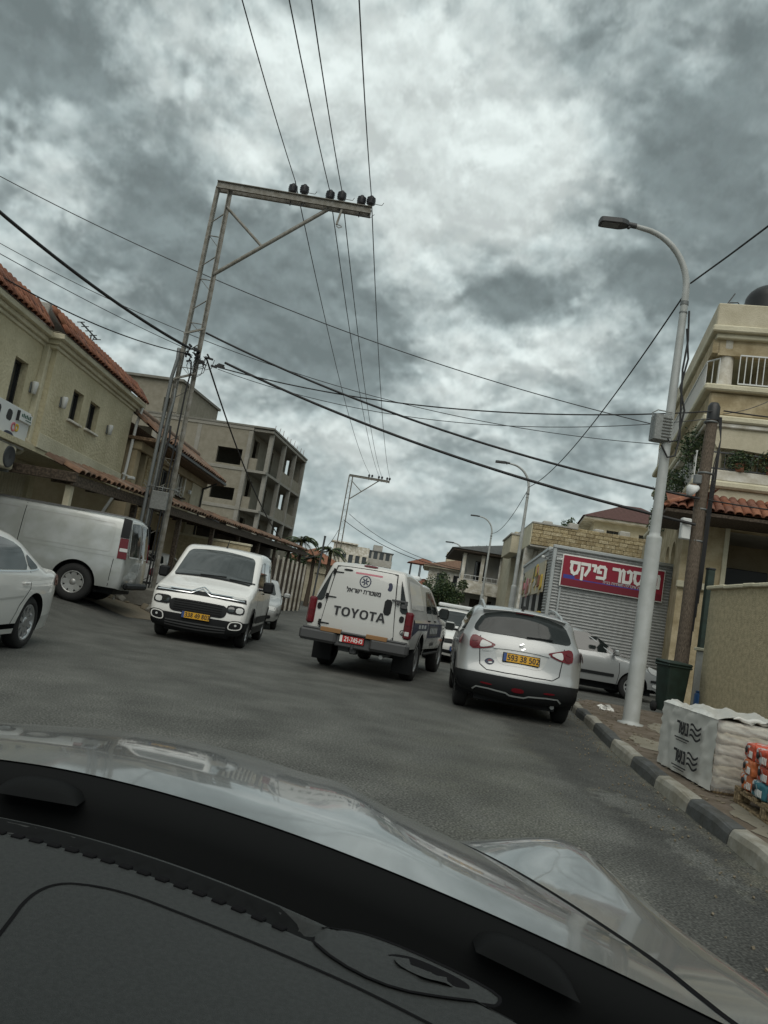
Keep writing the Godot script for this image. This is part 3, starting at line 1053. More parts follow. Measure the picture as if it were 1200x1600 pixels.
func tiled_house():
	var t := thing("brown_house", "brown plastered house with a weathered tile roof behind the lattice pylon", "house", Vector3(-7.55, 0, -22.7), PI * 0.5 - 0.035)
	frame_wall(t, "front_wall", "plaster_brown", 0.0, 0.0, 7.9, 4.9, 0, 0.25, [[0.35, 0.3, 0.85, 4.55], [2.6, 3.0, 3.4, 4.45], [4.35, 3.82, 5.15, 4.72], [2.3, 0.3, 3.9, 2.4]])
	window(t, 2.6, 3.0, 3.4, 4.45, -0.12, "dark_metal", 1, "plaster_band")
	window(t, 4.35, 3.82, 5.15, 4.72, -0.08, "plaster_white", 1, "dark_wood")
	block(t, "recess_back", "plaster_brown", Vector3(0.26, 0.0, -1.6), Vector3(1.2, 4.9, -1.5))
	block(t, "recess_side", "plaster_brown", Vector3(0.95, 0.0, -1.5), Vector3(1.2, 4.9, -0.255))
	block(t, "side_wall", "plaster_cream", Vector3(7.65, 0.0, -7.0), Vector3(7.9, 4.9, -0.255))
	block(t, "near_wall", "plaster_brown", Vector3(0.0, 0.0, -7.0), Vector3(0.25, 4.9, -0.255))
	block(t, "corner_pilaster", "plaster_cream", Vector3(6.2, 0.0, 0.0), Vector3(7.88, 4.6, 0.05), 0.01)
	block(t, "stone_panel", "stone3", Vector3(1.0, 0.3, 0.0), Vector3(2.3, 4.5, 0.05), 0.01)
	block(t, "window_surround", "plaster_white", Vector3(4.2, 3.72, 0.0), Vector3(4.33, 4.86, 0.04))
	block(t, "window_surround", "plaster_white", Vector3(5.17, 3.72, 0.0), Vector3(5.3, 4.86, 0.04))
	block(t, "eave_board", "soffit_wood", Vector3(-0.2, 4.82, -7.0), Vector3(8.3, 4.92, 0.70), 0.01)
	block(t, "eave_moulding", "plaster_brown", Vector3(-0.05, 4.55, -0.2), Vector3(7.95, 4.81, 0.12), 0.02)
	block(t, "rain_gutter", "dark_metal", Vector3(-0.2, 4.86, 0.705), Vector3(8.3, 4.96, 0.78), 0.01)
	tile_field(t, Vector3(-0.1, 4.95, 0.76), Vector3(1, 0, 0), Vector3(0, 0.62, -1.0), 33, 5, 0.25, 0.42, "brown_tile", 0.02)
	block(t, "roof_body", "soffit_wood", Vector3(-0.1, 4.93, -6.5), Vector3(8.2, 5.6, -0.9))
	var s := surf()
	tube(s, [Vector3(-0.2, 5.95, -0.62), Vector3(8.3, 5.95, -0.62)], 0.12, 10)
	part(s, "ridge_roll", "brown_tile3", t)
	s = surf()
	tube(s, [Vector3(7.5, 4.8, 0.6), Vector3(7.5, 4.5, 0.1), Vector3(7.5, 0.5, 0.08)], 0.04, 8)
	part(s, "down_pipe", "dark_metal", t)
	railing(t, Vector3(8.0, 2.55, 0.3), Vector3(10.2, 2.55, 0.3), 0.95, 0.16, "black_metal")
	block(t, "balcony_slab", "plaster_brown", Vector3(7.9, 2.35, -2.0), Vector3(10.3, 2.54, 0.4), 0.01)
	block(t, "wall_light_box", "white_metal", Vector3(5.7, 4.05, 0.05), Vector3(5.85, 4.2, 0.15), 0.02)
	# yard wall facing us
	var y := thing("yard_wall", "low ochre rendered yard wall behind the white people carrier", "wall", Vector3(-8.3, 0.0, -28.2), 0.0)
	block(y, "wall_body", "yard_wall", Vector3(0, 0, -0.2), Vector3(3.7, 2.5, 0), 0.01)
	block(y, "coping", "plaster_band", Vector3(-0.03, 2.5, -0.24), Vector3(3.73, 2.58, 0.04), 0.01)

func carport():
	# a long low roof on posts along the yard
	var a := Vector3(-6.62, 2.86, -16.3)
	var b := Vector3(-4.15, 3.50, -46.4)
	var d := (b - a)
	var len := d.length()
	var t := thing("carport", "long low carport with dark timber eaves and old tiles along the yards", "carport", a, 0.0)
	var u := d.normalized()
	var back := Vector3(-1, 0, -0.08).normalized()
	t.transform.basis = Basis(u, Vector3.UP, back * -1.0).orthonormalized()
	# local: x along, z towards the street
	block(t, "fascia", "dark_wood", Vector3(0, -0.22, -0.06), Vector3(len, 0.02, 0.0), 0.01)
	block(t, "roof_boards", "dark_wood", Vector3(8.0, -0.02, -2.3), Vector3(len, 0.02, -0.07))
	block(t, "lean_to_boards", "dark_wood", Vector3(0, -0.02, -0.9), Vector3(7.998, 0.02, -0.07))
	block(t, "shade_back_wall", "dark_wood", Vector3(8.0, -3.2, -2.3), Vector3(len, -0.03, -2.2))  # dark wall added to stand in for the shade under the roof
	var n := int(len / 0.27)
	tile_field(t, Vector3(0.1, 0.05, 0.06), Vector3(1, 0, 0), Vector3(0, 0.28, -1.0), n, 1, 0.27, 0.45, "brown_tile", 0.03)
	tile_field(t, Vector3(0.1, 0.17, -0.34), Vector3(1, 0, 0), Vector3(0, 0.28, -1.0), n, 1, 0.27, 0.45, "brown_tile", 0.03)
	for k in 9:
		var x := 0.25 + k * 3.6
		if x > len - 0.2:
			break
		block(t, "post", "dark_wood" if k > 0 else "plaster_cream", Vector3(x - 0.07, -3.4, -0.25), Vector3(x + 0.07, -0.22, -0.11), 0.01)
	for k in 18:
		var x := 0.8 + k * 1.7
		block(t, "rafter", "dark_wood", Vector3(x - 0.04, -0.16, -2.1 if x > 8.0 else -0.9), Vector3(x + 0.04, -0.02, -0.08))
	block(t, "near_end", "dark_wood", Vector3(-0.04, -0.15, -1.9), Vector3(0.06, 0.06, 0.06), 0.01)
	# fence of pale posts with boards behind, under the far end
	var f := thing("slatted_fence", "dark boarded fence with pale upright posts under the carport's far end", "fence", Vector3(-4.85, 0, -37.6), turn_to(Vector2(0.1, -1)) + PI * 0.5)
	for k in 7:
		block(f, "post", "plaster_white", Vector3(0.0 + k * 1.2, 0.0, 0.1), Vector3(0.10 + k * 1.2, 2.72, 0.2), 0.01)
	for k in 21:
		block(f, "board", ["dark_wood", "old_wood", "soffit_wood"][k % 3], Vector3(-0.4 + k * 0.42, 0.05, 0.0), Vector3(-0.4 + k * 0.42 + 0.39, 2.6 - 0.05 * (k % 2), 0.05), 0.006)

func unfinished_house():
	var t := thing("unfinished_house", "unfinished grey concrete block house with open balconies and empty windows", "house", Vector3(-10.85, 0, -58.0), deg_to_rad(-8.0))
	# local x: 0 at the street corner, negative to the far side; z towards us
	var slabs := [0.0, 3.35, 6.35, 9.35, 12.55]
	for k in 4:
		var y0: float = slabs[k] + (0.25 if k > 0 else 0.0)
		var y1: float = slabs[k + 1]
		var holes := [[-2.5, y0 + 0.85, -0.75, y0 + 2.05], [-9.6, y0 + 0.9, -8.1, y0 + 2.1], [-12.2, y0 + 0.9, -11.0, y0 + 2.1]]
		if k == 2:
			holes[0] = [-2.55, 7.0, -0.65, 7.95]
		if k == 3:
			holes[0] = [-2.6, 9.75, -0.6, 11.0]
		frame_wall(t, "block_wall", "block", -13.0, y0, -0.35, y1, 0.0, 0.22, holes)
		# courses show where the render is missing: a far wall with openings lets the sky through
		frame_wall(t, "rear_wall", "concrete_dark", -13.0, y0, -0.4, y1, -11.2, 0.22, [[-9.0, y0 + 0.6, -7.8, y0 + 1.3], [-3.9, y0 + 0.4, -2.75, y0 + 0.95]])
		frame_wall(t, "inner_wall", "block", 0.05, y0, 11.0, y1, 0.0, 0.2, [[1.0, y0 + 0.1, 2.4, y1 - 0.4], [5.0, y0 + 0.1, 6.6, y1 - 0.4]]).transform = Transform3D(Basis(Vector3.UP, PI * 0.5), Vector3(-0.2, 0, -0.2)) * Transform3D()
	for k in range(1, 5):
		var over := 1.5 if k < 4 else 1.56
		block(t, "floor_slab", "concrete", Vector3(-13.05, slabs[k], -11.5), Vector3(0.0, slabs[k] + 0.25, 0.06), 0.01)
		block(t, "balcony_slab", "concrete", Vector3(0.002, slabs[k], -11.5), Vector3(over, slabs[k] + 0.2, -0.05), 0.01)
	# corner column, beams and the balcony posts
	for x in [-0.35, -4.5, -8.0, -13.0]:
		block(t, "column", "concrete", Vector3(x, 0, -0.25), Vector3(x + 0.33, 12.5, 0.035), 0.008)
	for k in range(1, 4):
		var y: float = slabs[k] + 0.2
		var top: float = slabs[k + 1]
		for z in [-0.4, -4.2, -7.8, -11.2]:
			block(t, "balcony_post", "concrete", Vector3(1.18, y, z - 0.3), Vector3(1.5, top, z), 0.01)
		block(t, "balcony_parapet", "block", Vector3(1.2, y, -11.3), Vector3(1.38, y + 0.95, -4.5), 0.01)
		block(t, "balcony_end_wall", "block", Vector3(0.02, y, -11.45), Vector3(1.3, top, -11.25))
		block(t, "balcony_parapet", "block", Vector3(0.0, y, -0.35), Vector3(0.62, y + 0.9, -0.15), 0.01)
	block(t, "roof_edge", "concrete_dark", Vector3(-13.1, 12.8, -11.6), Vector3(1.6, 12.95, 0.1), 0.01)
	# set back top storey
	frame_wall(t, "upper_wall", "block", -13.0, 12.96, -7.6, 16.2, -2.6, 0.22, [[-8.9, 13.6, -8.1, 14.8], [-12.2, 14.4, -11.2, 15.3]])
	block(t, "upper_side_wall", "block", Vector3(-7.82, 12.96, -11.2), Vector3(-7.6, 16.2, -2.825))
	block(t, "upper_rear_wall", "block", Vector3(-13.0, 12.96, -11.4), Vector3(-7.6, 16.2, -11.21))
	block(t, "upper_roof", "concrete_dark", Vector3(-13.2, 16.21, -11.5), Vector3(-7.4, 16.42, -2.3), 0.01)
	for k in 9:
		var s := surf()
		var z := -0.4 - k * 1.2
		bar(s, Vector3(1.5, 12.7, z), Vector3(1.52 + 0.05 * (k % 2), 13.25 + 0.1 * (k % 3), z), 0.03)
		part(s, "starter_bar", "rust", t)

# ---------------------------------------------------------------- the right-hand side

func make_right_side():
	balcony_house()
	metal_shop()
	stone_house()
	corner_wall()

func balcony_house():
	var t := thing("balcony_house", "three storey cream house with balconies, potted greenery and a red tiled awning", "house", Vector3(8.05, 0, -20.0), deg_to_rad(-14.0))
	# local x to the side, z towards us, the street face runs back along -z from x = 0
	# roof parapet
	block(t, "parapet", "plaster_cream", Vector3(0, 10.12, -12.0), Vector3(11, 10.85, 0.0), 0.03)
	block(t, "parapet_moulding", "plaster_band", Vector3(-0.08, 10.02, -12.0), Vector3(11, 10.20, 0.08), 0.03)
	block(t, "parapet_moulding", "plaster_band", Vector3(0.06, 9.88, -12.0), Vector3(11, 10.02, -0.06), 0.02)
	# arched fascias under the roof
	var s := surf()
	prism(s, pv([0.15, 9.45, 0.15, 9.88, 11, 9.88, 11, 9.3, 3.0, 9.5, 2.4, 9.62, 1.9, 9.6, 1.5, 9.45]), -0.45, -0.2)
	part(s, "fascia", "plaster_ochre", t)
	s = surf()
	prism(s, pv([0.2, 9.5, 0.2, 9.88, 12, 9.88, 12, 9.5]), -0.2, -0.02, Transform3D(Basis(Vector3.UP, PI * 0.5), Vector3(0.2, 0, 0)))
	part(s, "fascia", "plaster_ochre", t)
	# second floor
	frame_wall(t, "second_floor_wall", "plaster_cream", 1.6, 8.5, 11, 9.9, -2.0, 0.2, [[2.6, 8.55, 3.9, 9.7]])
	block(t, "second_floor_side_wall", "plaster_cream", Vector3(1.6, 8.5, -12.0), Vector3(1.8, 9.9, -2.205))
	window(t, 2.6, 8.55, 3.9, 9.7, -2.1, "dark_metal", 1, "")
	s = surf()
	lathe(s, [Vector2(0.25, 8.55), Vector2(0.25, 8.62), Vector2(0.2, 8.66), Vector2(0.18, 9.55), Vector2(0.21, 9.62), Vector2(0.24, 9.66), Vector2(0.24, 9.9)], 20, Transform3D(Basis(), Vector3(0.42, 0, -0.42)))
	part(s, "column", "plaster_white", t)
	s = surf()
	lathe(s, [Vector2(0.2, 8.55), Vector2(0.18, 9.55), Vector2(0.24, 9.9)], 20, Transform3D(Basis(), Vector3(0.42, 0, -7.0)))
	part(s, "column", "plaster_white", t)
	block(t, "balcony_slab", "plaster_band", Vector3(-0.12, 8.36, -12.1), Vector3(11, 8.54, 0.12), 0.04)
	block(t, "balcony_band", "plaster_ochre", Vector3(0.06, 7.70, -12.0), Vector3(11, 8.36, -0.05), 0.05)
	block(t, "lower_moulding", "plaster_band", Vector3(-0.06, 7.52, -12.05), Vector3(11, 7.70, 0.06), 0.04)
	block(t, "lower_moulding", "plaster_white", Vector3(0.02, 7.40, -12.0), Vector3(11, 7.52, -0.02), 0.02)
	railing(t, Vector3(0.7, 8.54, 0.02), Vector3(8.0, 8.54, 0.02), 0.85, 0.15, "white_metal")
	railing(t, Vector3(-0.02, 8.54, -0.7), Vector3(-0.02, 8.54, -11.5), 0.85, 0.2, "white_metal")
	railing(t, Vector3(-0.02, 8.54, -0.65), Vector3(0.25, 8.54, -0.3), 0.85, 0.15, "white_metal")
	# first floor: a deep shaded balcony with a sloping fascia
	s = surf()
	prism(s, pv([0.1, 7.4, 11, 7.4, 11, 6.75, 3.2, 6.95, 2.6, 7.1, 1.6, 6.8, 0.9, 6.85, 0.4, 6.85]), -0.35, -0.1)
	part(s, "fascia", "plaster_cream", t)
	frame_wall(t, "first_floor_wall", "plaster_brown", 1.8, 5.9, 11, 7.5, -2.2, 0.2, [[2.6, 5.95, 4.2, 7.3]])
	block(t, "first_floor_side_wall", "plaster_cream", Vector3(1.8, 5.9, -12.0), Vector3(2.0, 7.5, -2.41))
	window(t, 2.6, 5.95, 4.2, 7.3, -2.3, "dark_metal", 2, "")
	s = surf()
	lathe(s, [Vector2(0.24, 5.9), Vector2(0.2, 6.0), Vector2(0.18, 7.2), Vector2(0.25, 7.4)], 20, Transform3D(Basis(), Vector3(0.4, 0, -0.4)))
	part(s, "column", "plaster_cream", t)
	block(t, "balcony_slab", "plaster_band", Vector3(-0.15, 5.72, -12.1), Vector3(11, 5.92, 0.15), 0.05)
	block(t, "balcony_skirt", "plaster_cream", Vector3(-0.02, 5.45, -12.0), Vector3(11, 5.72, 0.02), 0.02)
	block(t, "balcony_upstand", "plaster_white", Vector3(0.0, 5.92, -0.12), Vector3(11, 6.22, 0.06), 0.03)
	railing(t, Vector3(0.3, 6.2, -0.02), Vector3(8.0, 6.2, -0.02), 0.5, 0.16, "dark_metal")
	railing(t, Vector3(-0.04, 5.92, -0.4), Vector3(-0.04, 5.92, -11.5), 0.85, 0.2, "white_metal")
	# awning: tiled slopes on the front and round the corner
	tile_field(t, Vector3(-0.62, 4.92, 1.0), Vector3(1, 0, 0), Vector3(0, 0.50, -1.0), 44, 4, 0.22, 0.40, "tile", 0.015, func(i, j): return i < j * 1.5)
	tile_field(t, Vector3(-0.80, 4.92, 0.9), Vector3(0, 0, -1), Vector3(1.0, 0.50, 0), 12, 4, 0.22, 0.40, "tile", 0.015, func(i, j): return i < j * 1.5)
	block(t, "awning_soffit", "dark_wood", Vector3(-0.8, 4.78, -2.0), Vector3(9.2, 4.87, 1.0), 0.01)
	var hs := surf()
	tube(hs, [Vector3(-0.78, 4.98, 0.98), Vector3(0.05, 5.5, -0.1)], 0.09, 8)
	part(hs, "hip_roll", "tile2", t)
	# ground floor
	frame_wall(t, "ground_wall", "plaster_ochre", -0.1, 0.0, 11, 5.45, -0.55, 0.3, [[1.05, 3.25, 5.5, 4.75], [1.05, 0.0, 5.5, 2.2]])
	block(t, "back_of_opening", "plaster_brown", Vector3(0.6, 0.0, -3.6), Vector3(6.0, 4.9, -3.5))
	block(t, "opening_floor", "concrete_dark", Vector3(0.6, 3.0, -3.6), Vector3(6.0, 3.2, -0.86))
	block(t, "ceiling", "plaster_grey", Vector3(0.6, 4.76, -3.6), Vector3(6.0, 4.775, -0.86))
	block(t, "shelf", "dark_metal", Vector3(1.4, 3.2, -3.2), Vector3(2.6, 4.0, -2.8), 0.02)
	block(t, "door_surround", "plaster_band", Vector3(0.93, 3.1, -0.55), Vector3(1.05, 4.85, -0.5), 0.01)
	block(t, "sill_band", "plaster_band", Vector3(-0.14, 3.04, -0.6), Vector3(5.6, 3.22, -0.42), 0.02)
	frame_wall(t, "street_wall", "plaster_ochre", 0.0, 0.0, 11.5, 5.45, 0.0, 0.3, [[9.75, 3.05, 10.53, 4.5], [8.45, 3.05, 9.23, 4.5], [6.2, 3.05, 6.98, 4.5]]).transform = Transform3D(Basis(Vector3.UP, -PI * 0.5), Vector3(-0.1, 0, -12.36))
	for z in [9.75, 8.45, 6.2]:
		var ar := Node3D.new()
		ar.name = numbered(t, "arched_window")
		t.add_child(ar)
		ar.transform = Transform3D(Basis(Vector3.UP, -PI * 0.5), Vector3(-0.1, 0, -12.36))
		block(ar, "pane", "window_glass", Vector3(z, 3.05, -0.2), Vector3(z + 0.78, 4.5, -0.16))
		var arc := PackedVector2Array([Vector2(z, 4.5)])
		for k in 13:
			var q := PI * (1.0 - k / 12.0)
			arc.append(Vector2(z + 0.39 + cos(q) * 0.39, 4.08 + sin(q) * 0.39))
		arc.append(Vector2(z + 0.78, 4.5))
		var as_ := surf()
		prism(as_, arc, -0.1, 0.012)
		part(as_, "arch", "plaster_ochre", ar)
		block(ar, "curtain", "plaster_white", Vector3(z + 0.04, 3.06, -0.155), Vector3(z + 0.4, 4.4, -0.145))
	# water tank and bits on the roof
	var k := thing("water_tank", "round black water tank on the cream house roof", "water tank", Vector3(8.05, 10.85, -20.0), deg_to_rad(-14.0))
	s = surf()
	var dome := []
	for j in 9:
		var a := PI * 0.5 * j / 8.0
		dome.append(Vector2(0.66 * cos(a), 0.45 + 0.5 * sin(a)))
	dome.push_front(Vector2(0.66, -0.02))
	lathe(s, dome, 28, Transform3D(Basis(), Vector3(1.45, 0, -0.9)))
	part(s, "tank_body", "black_tank", k)
	s = surf()
	tube(s, [Vector3(0.25, 0.0, -0.2), Vector3(0.3, 0.1, -0.2), Vector3(0.5, 0.12, -0.2), Vector3(0.6, 0.0, -0.2)], 0.015, 6)
	part(s, "hose", "cable", k)
	s = surf()
	bar(s, Vector3(0.2, 0.0, -0.25), Vector3(0.42, 0.42, -0.3), 0.03)
	part(s, "stay_rod", "dark_metal", k)
	# greenery on the balconies
	leaf_material()
	var r := RandomNumberGenerator.new()
	r.seed = 21
	for q in [[1.0, 6.5, 0.05, 0.45, 0.30, "leafy potted plant on the first floor balcony rail"], [1.75, 6.55, 0.05, 0.4, 0.35, "flowering potted plant with yellow blooms on the balcony rail"], [2.6, 6.35, 0.15, 0.55, 0.6, "trailing dark plant hanging over the balcony edge"], [3.5, 6.4, 0.15, 0.5, 0.5, "bushy green plant beside the trailing one on the balcony"]]:
		var pl := thing("balcony_plant", q[5], "plant", Vector3(8.05, 0, -20.0), deg_to_rad(-14.0), "plants on the balcony")
		var c := Vector3(q[0], q[1], q[2])
		s = surf()
		lathe(s, [Vector2(0.0, -0.32), Vector2(0.10, -0.32), Vector2(0.14, -0.1), Vector2(0.12, -0.1), Vector2(0, -0.12)], 14, Transform3D(Basis(), Vector3(q[0], 6.54, -0.02)))
		part(s, "pot", "terracotta", pl)
		s = surf()
		leaves(s, c, Vector3(q[3], q[4], 0.25), 420, 0.10, r, GREENS, 0.1)
		if q[4] > 0.4:
			for j in 5:
				leaves(s, c + Vector3(r.randf_range(-0.4, 0.4), -0.45 - 0.12 * j, 0.08), Vector3(0.16, 0.22, 0.1), 90, 0.08, r, GREENS, 0.1)
		if absf(q[0] - 1.75) < 0.01:
			leaves(s, c + Vector3(0, 0.15, 0.1), Vector3(0.3, 0.16, 0.15), 60, 0.05, r, [Color(0.5, 0.3, 0.05), Color(0.6, 0.5, 0.35)], 0.1)
		part(s, "foliage", "leaf", pl)
	for q in [[-0.1, 6.9, -0.9, 0.35, 0.75, "upright dark shrub at the balcony corner above the awning"], [-0.15, 6.3, -2.0, 0.35, 0.55, "dense climbing shrub on the street side balcony"], [-0.2, 5.9, -3.6, 0.45, 0.6, "overgrown shrub spilling from the street side balcony"], [-0.2, 5.85, -5.6, 0.4, 0.6, "thin straggling shrub at the balcony's far end"]]:
		var pl := thing("balcony_shrub", q[5], "plant", Vector3(8.05, 0, -20.0), deg_to_rad(-14.0), "shrubs round the balcony corner")
		s = surf()
		for j in 6:
			var d := Vector3(r.randf_range(-0.2, 0.2), r.randf_range(-0.5, 0.4), r.randf_range(-0.6, 0.6))
			leaves(s, Vector3(q[0], q[1], q[2]) + d, Vector3(q[3], q[4] * 0.6, 0.45), 170, 0.09, r, GREENS, 0.1)
		part(s, "foliage", "leaf", pl)
		s = surf()
		tube(s, [Vector3(0.05, 5.9, q[2]), Vector3(q[0], q[1], q[2])], 0.03, 6)
		part(s, "stem", "bark", pl)

func metal_shop():
	var t := thing("metal_shop", "low grey corrugated metal shop with a red sign over its shuttered front", "shop", Vector3(5.04, 0, -22.0), deg_to_rad(-1.5))
	var h := 3.68
	# front of rolled slats: real ribs
	var s := surf()
	var rows := []
	var n := int(h / 0.085)
	for k in n * 6 + 1:
		var y := h * k / (n * 6.0)
		var z := 0.022 * sin(TAU * k / 6.0)
		rows.append([Vector3(0.0, y, z), Vector3(1.3, y, z), Vector3(2.6, y, z), Vector3(3.9, y, z)])
	grid(s, rows, true)
	part(s, "ribbed_front", "corrugated", t)
	s = surf()
	rows = []
	for k in n * 6 + 1:
		var y := h * k / (n * 6.0)
		var x := -0.022 * sin(TAU * k / 6.0)
		rows.append([Vector3(x, y, 0.0), Vector3(x, y, -0.75)])
	grid(s, rows, false)
	part(s, "ribbed_side", "corrugated", t)
	block(t, "corner_post", "steel_trim", Vector3(-0.05, 0, -0.05), Vector3(0.05, h, 0.05), 0.01)
	block(t, "roof_trim", "steel_trim", Vector3(-0.07, h, -0.04), Vector3(3.95, h + 0.09, 0.08), 0.015)
	block(t, "roof", "grey_metal", Vector3(0.9, h - 0.02, -9.6), Vector3(3.9, h + 0.07, -0.045))
	block(t, "far_wall", "corrugated", Vector3(3.86, 0, -9.6), Vector3(3.92, h, -0.03))
	block(t, "rear_wall", "grey_metal", Vector3(0.85, 0, -9.66), Vector3(3.9, h, -9.6))
	# shutter guide rails
	for x in [0.28, 3.45]:
		block(t, "shutter_guide", "steel_trim", Vector3(x - 0.03, 0, 0.024), Vector3(x + 0.03, 2.6, 0.05), 0.006)
	# open side: fascia with the printed banner, posts and shelves (runs back with a slight outward slant)
	var side := Node3D.new()
	side.name = "open_side"
	t.add_child(side)
	side.transform = Transform3D(Basis(Vector3.UP, -PI * 0.5 - 0.087), Vector3(0.736, 0, -9.5))
	# local x runs towards us, z out to the street
	block(side, "fascia_trim", "steel_trim", Vector3(0.0, h - 0.02, -0.12), Vector3(8.8, h + 0.09, 0.02), 0.015)
	block(side, "ribbed_fascia", "corrugated", Vector3(0.0, h - 0.28, -0.1), Vector3(8.8, h - 0.02, -0.02))
	for q in [0.1, 2.2, 4.4, 6.6, 8.7]:
		block(side, "post", "steel_trim", Vector3(q - 0.04, 0, -0.12), Vector3(q + 0.04, h - 0.28, -0.04), 0.006)
	block(side, "counter", "dark_metal", Vector3(0.1, 0.0, -0.3), Vector3(8.7, 0.9, -0.15))
	block(side, "shelf_rail", "grey_metal", Vector3(0.1, 1.55, -0.1), Vector3(8.7, 1.61, -0.05))
	block(side, "interior_wall", "grey_metal", Vector3(0.1, 0.0, -2.4), Vector3(8.7, h - 0.3, -2.3))
	for k in 6:
		block(side, "crate", ["reflector_orange", "reflector_brown", "sign_blue", "bin_green", "reflector_orange", "sign_yellow"][k], Vector3(1.4 + k * 1.1, 1.62, -0.5), Vector3(2.1 + k * 1.1, 1.86, -0.06), 0.02)
	var bn := thing("printed_banner", "faded banner with blurred produce pictures on the metal shop's open side", "banner", t.position)
	bn.transform = t.transform * side.transform
	block(bn, "cloth", "plaster_cream", Vector3(1.4, 2.42, -0.02), Vector3(8.45, 3.38, 0.02))
	var rr := RandomNumberGenerator.new()
	rr.seed = 12
	for k in 26:
		var x := rr.randf_range(1.7, 8.1)
		var y := rr.randf_range(2.6, 3.2)
		var w := rr.randf_range(0.12, 0.4)
		var hh := rr.randf_range(0.12, 0.34)
		s = surf()
		prism(s, round_poly(pv([x - w, y - hh, x + w, y - hh * 0.8, x + w * 0.8, y + hh, x - w * 0.7, y + hh * 0.9]), 2), 0.02, 0.0205 + 0.0015 * k)
		part(s, "picture_patch", ["terracotta", "sign_yellow", "plaster_white", "leaf3", "plaster_ochre", "sign_rose"][k % 6], bn)
	# cameras and lamp on the corner
	for q in [[Vector3(0.12, 3.36, 0.2), 0.5], [Vector3(-0.2, 3.4, -0.4), -0.8]]:
		var cm := thing("security_camera", "small white security camera on the metal shop's %s" % ("front corner" if q[1] > 0 else "open side"), "camera", t.position, t.rotation.y)
		s = surf()
		box(s, q[0], Vector3(0.08, 0.08, 0.22), Basis(Vector3.UP, q[1]), 0.02)
		part(s, "housing", "white_metal", cm)
		s = surf()
		bar(s, q[0], Vector3(q[0].x * 0.4, q[0].y + 0.05, q[0].z * 0.1), 0.03)
		part(s, "arm", "grey_metal", cm)
	# the red sign
	var g := thing("red_sign", "wide red shop sign with bold white Hebrew letters on the metal shop", "sign", t.position + Vector3(0, 0, 0.06), t.rotation.y)
	block(g, "frame", "print_white", Vector3(0.22, 2.62, 0.0), Vector3(3.16, 3.54, 0.06), 0.01)
	block(g, "panel", "sign_red", Vector3(0.25, 2.65, 0.061), Vector3(3.13, 3.51, 0.068))
	block(g, "lower_panel", "sign_deep_red", Vector3(0.25, 2.65, 0.0685), Vector3(3.13, 2.84, 0.070))
	block(g, "blue_panel", "sign_blue", Vector3(0.30, 2.86, 0.0685), Vector3(0.62, 2.97, 0.071))
	block(g, "blue_line", "sign_blue", Vector3(0.62, 2.855, 0.0685), Vector3(2.9, 2.885, 0.071))
	var word := ["mem", "yod", "samekh", "tet", "resh", "", "pe", "yod", "qof", "samekh"]
	var size := 0.32
	var wl := hebrew_width(word, size)
	put(hebrew(word, size, 0.088, 0.012), "lettering", "print_white", g, Transform3D(Basis().scaled(Vector3(2.60 / wl, 1.0, 1.0)), Vector3(3.02, 3.02, 0.070)))
	var words := ["mem", "qof", "bet", "vav", "tav", "", "alef", "yod", "nun", "dalet", "lamed", "he", "", "tav", "shin", "tav", "yod", "vav", "tav", "", "bet", "nun", "yod", "he"]
	put(hebrew(words, 0.062, 0.014, 0.004), "lettering", "print_silver", g, Transform3D(Basis(), Vector3(2.72, 2.89, 0.072)))

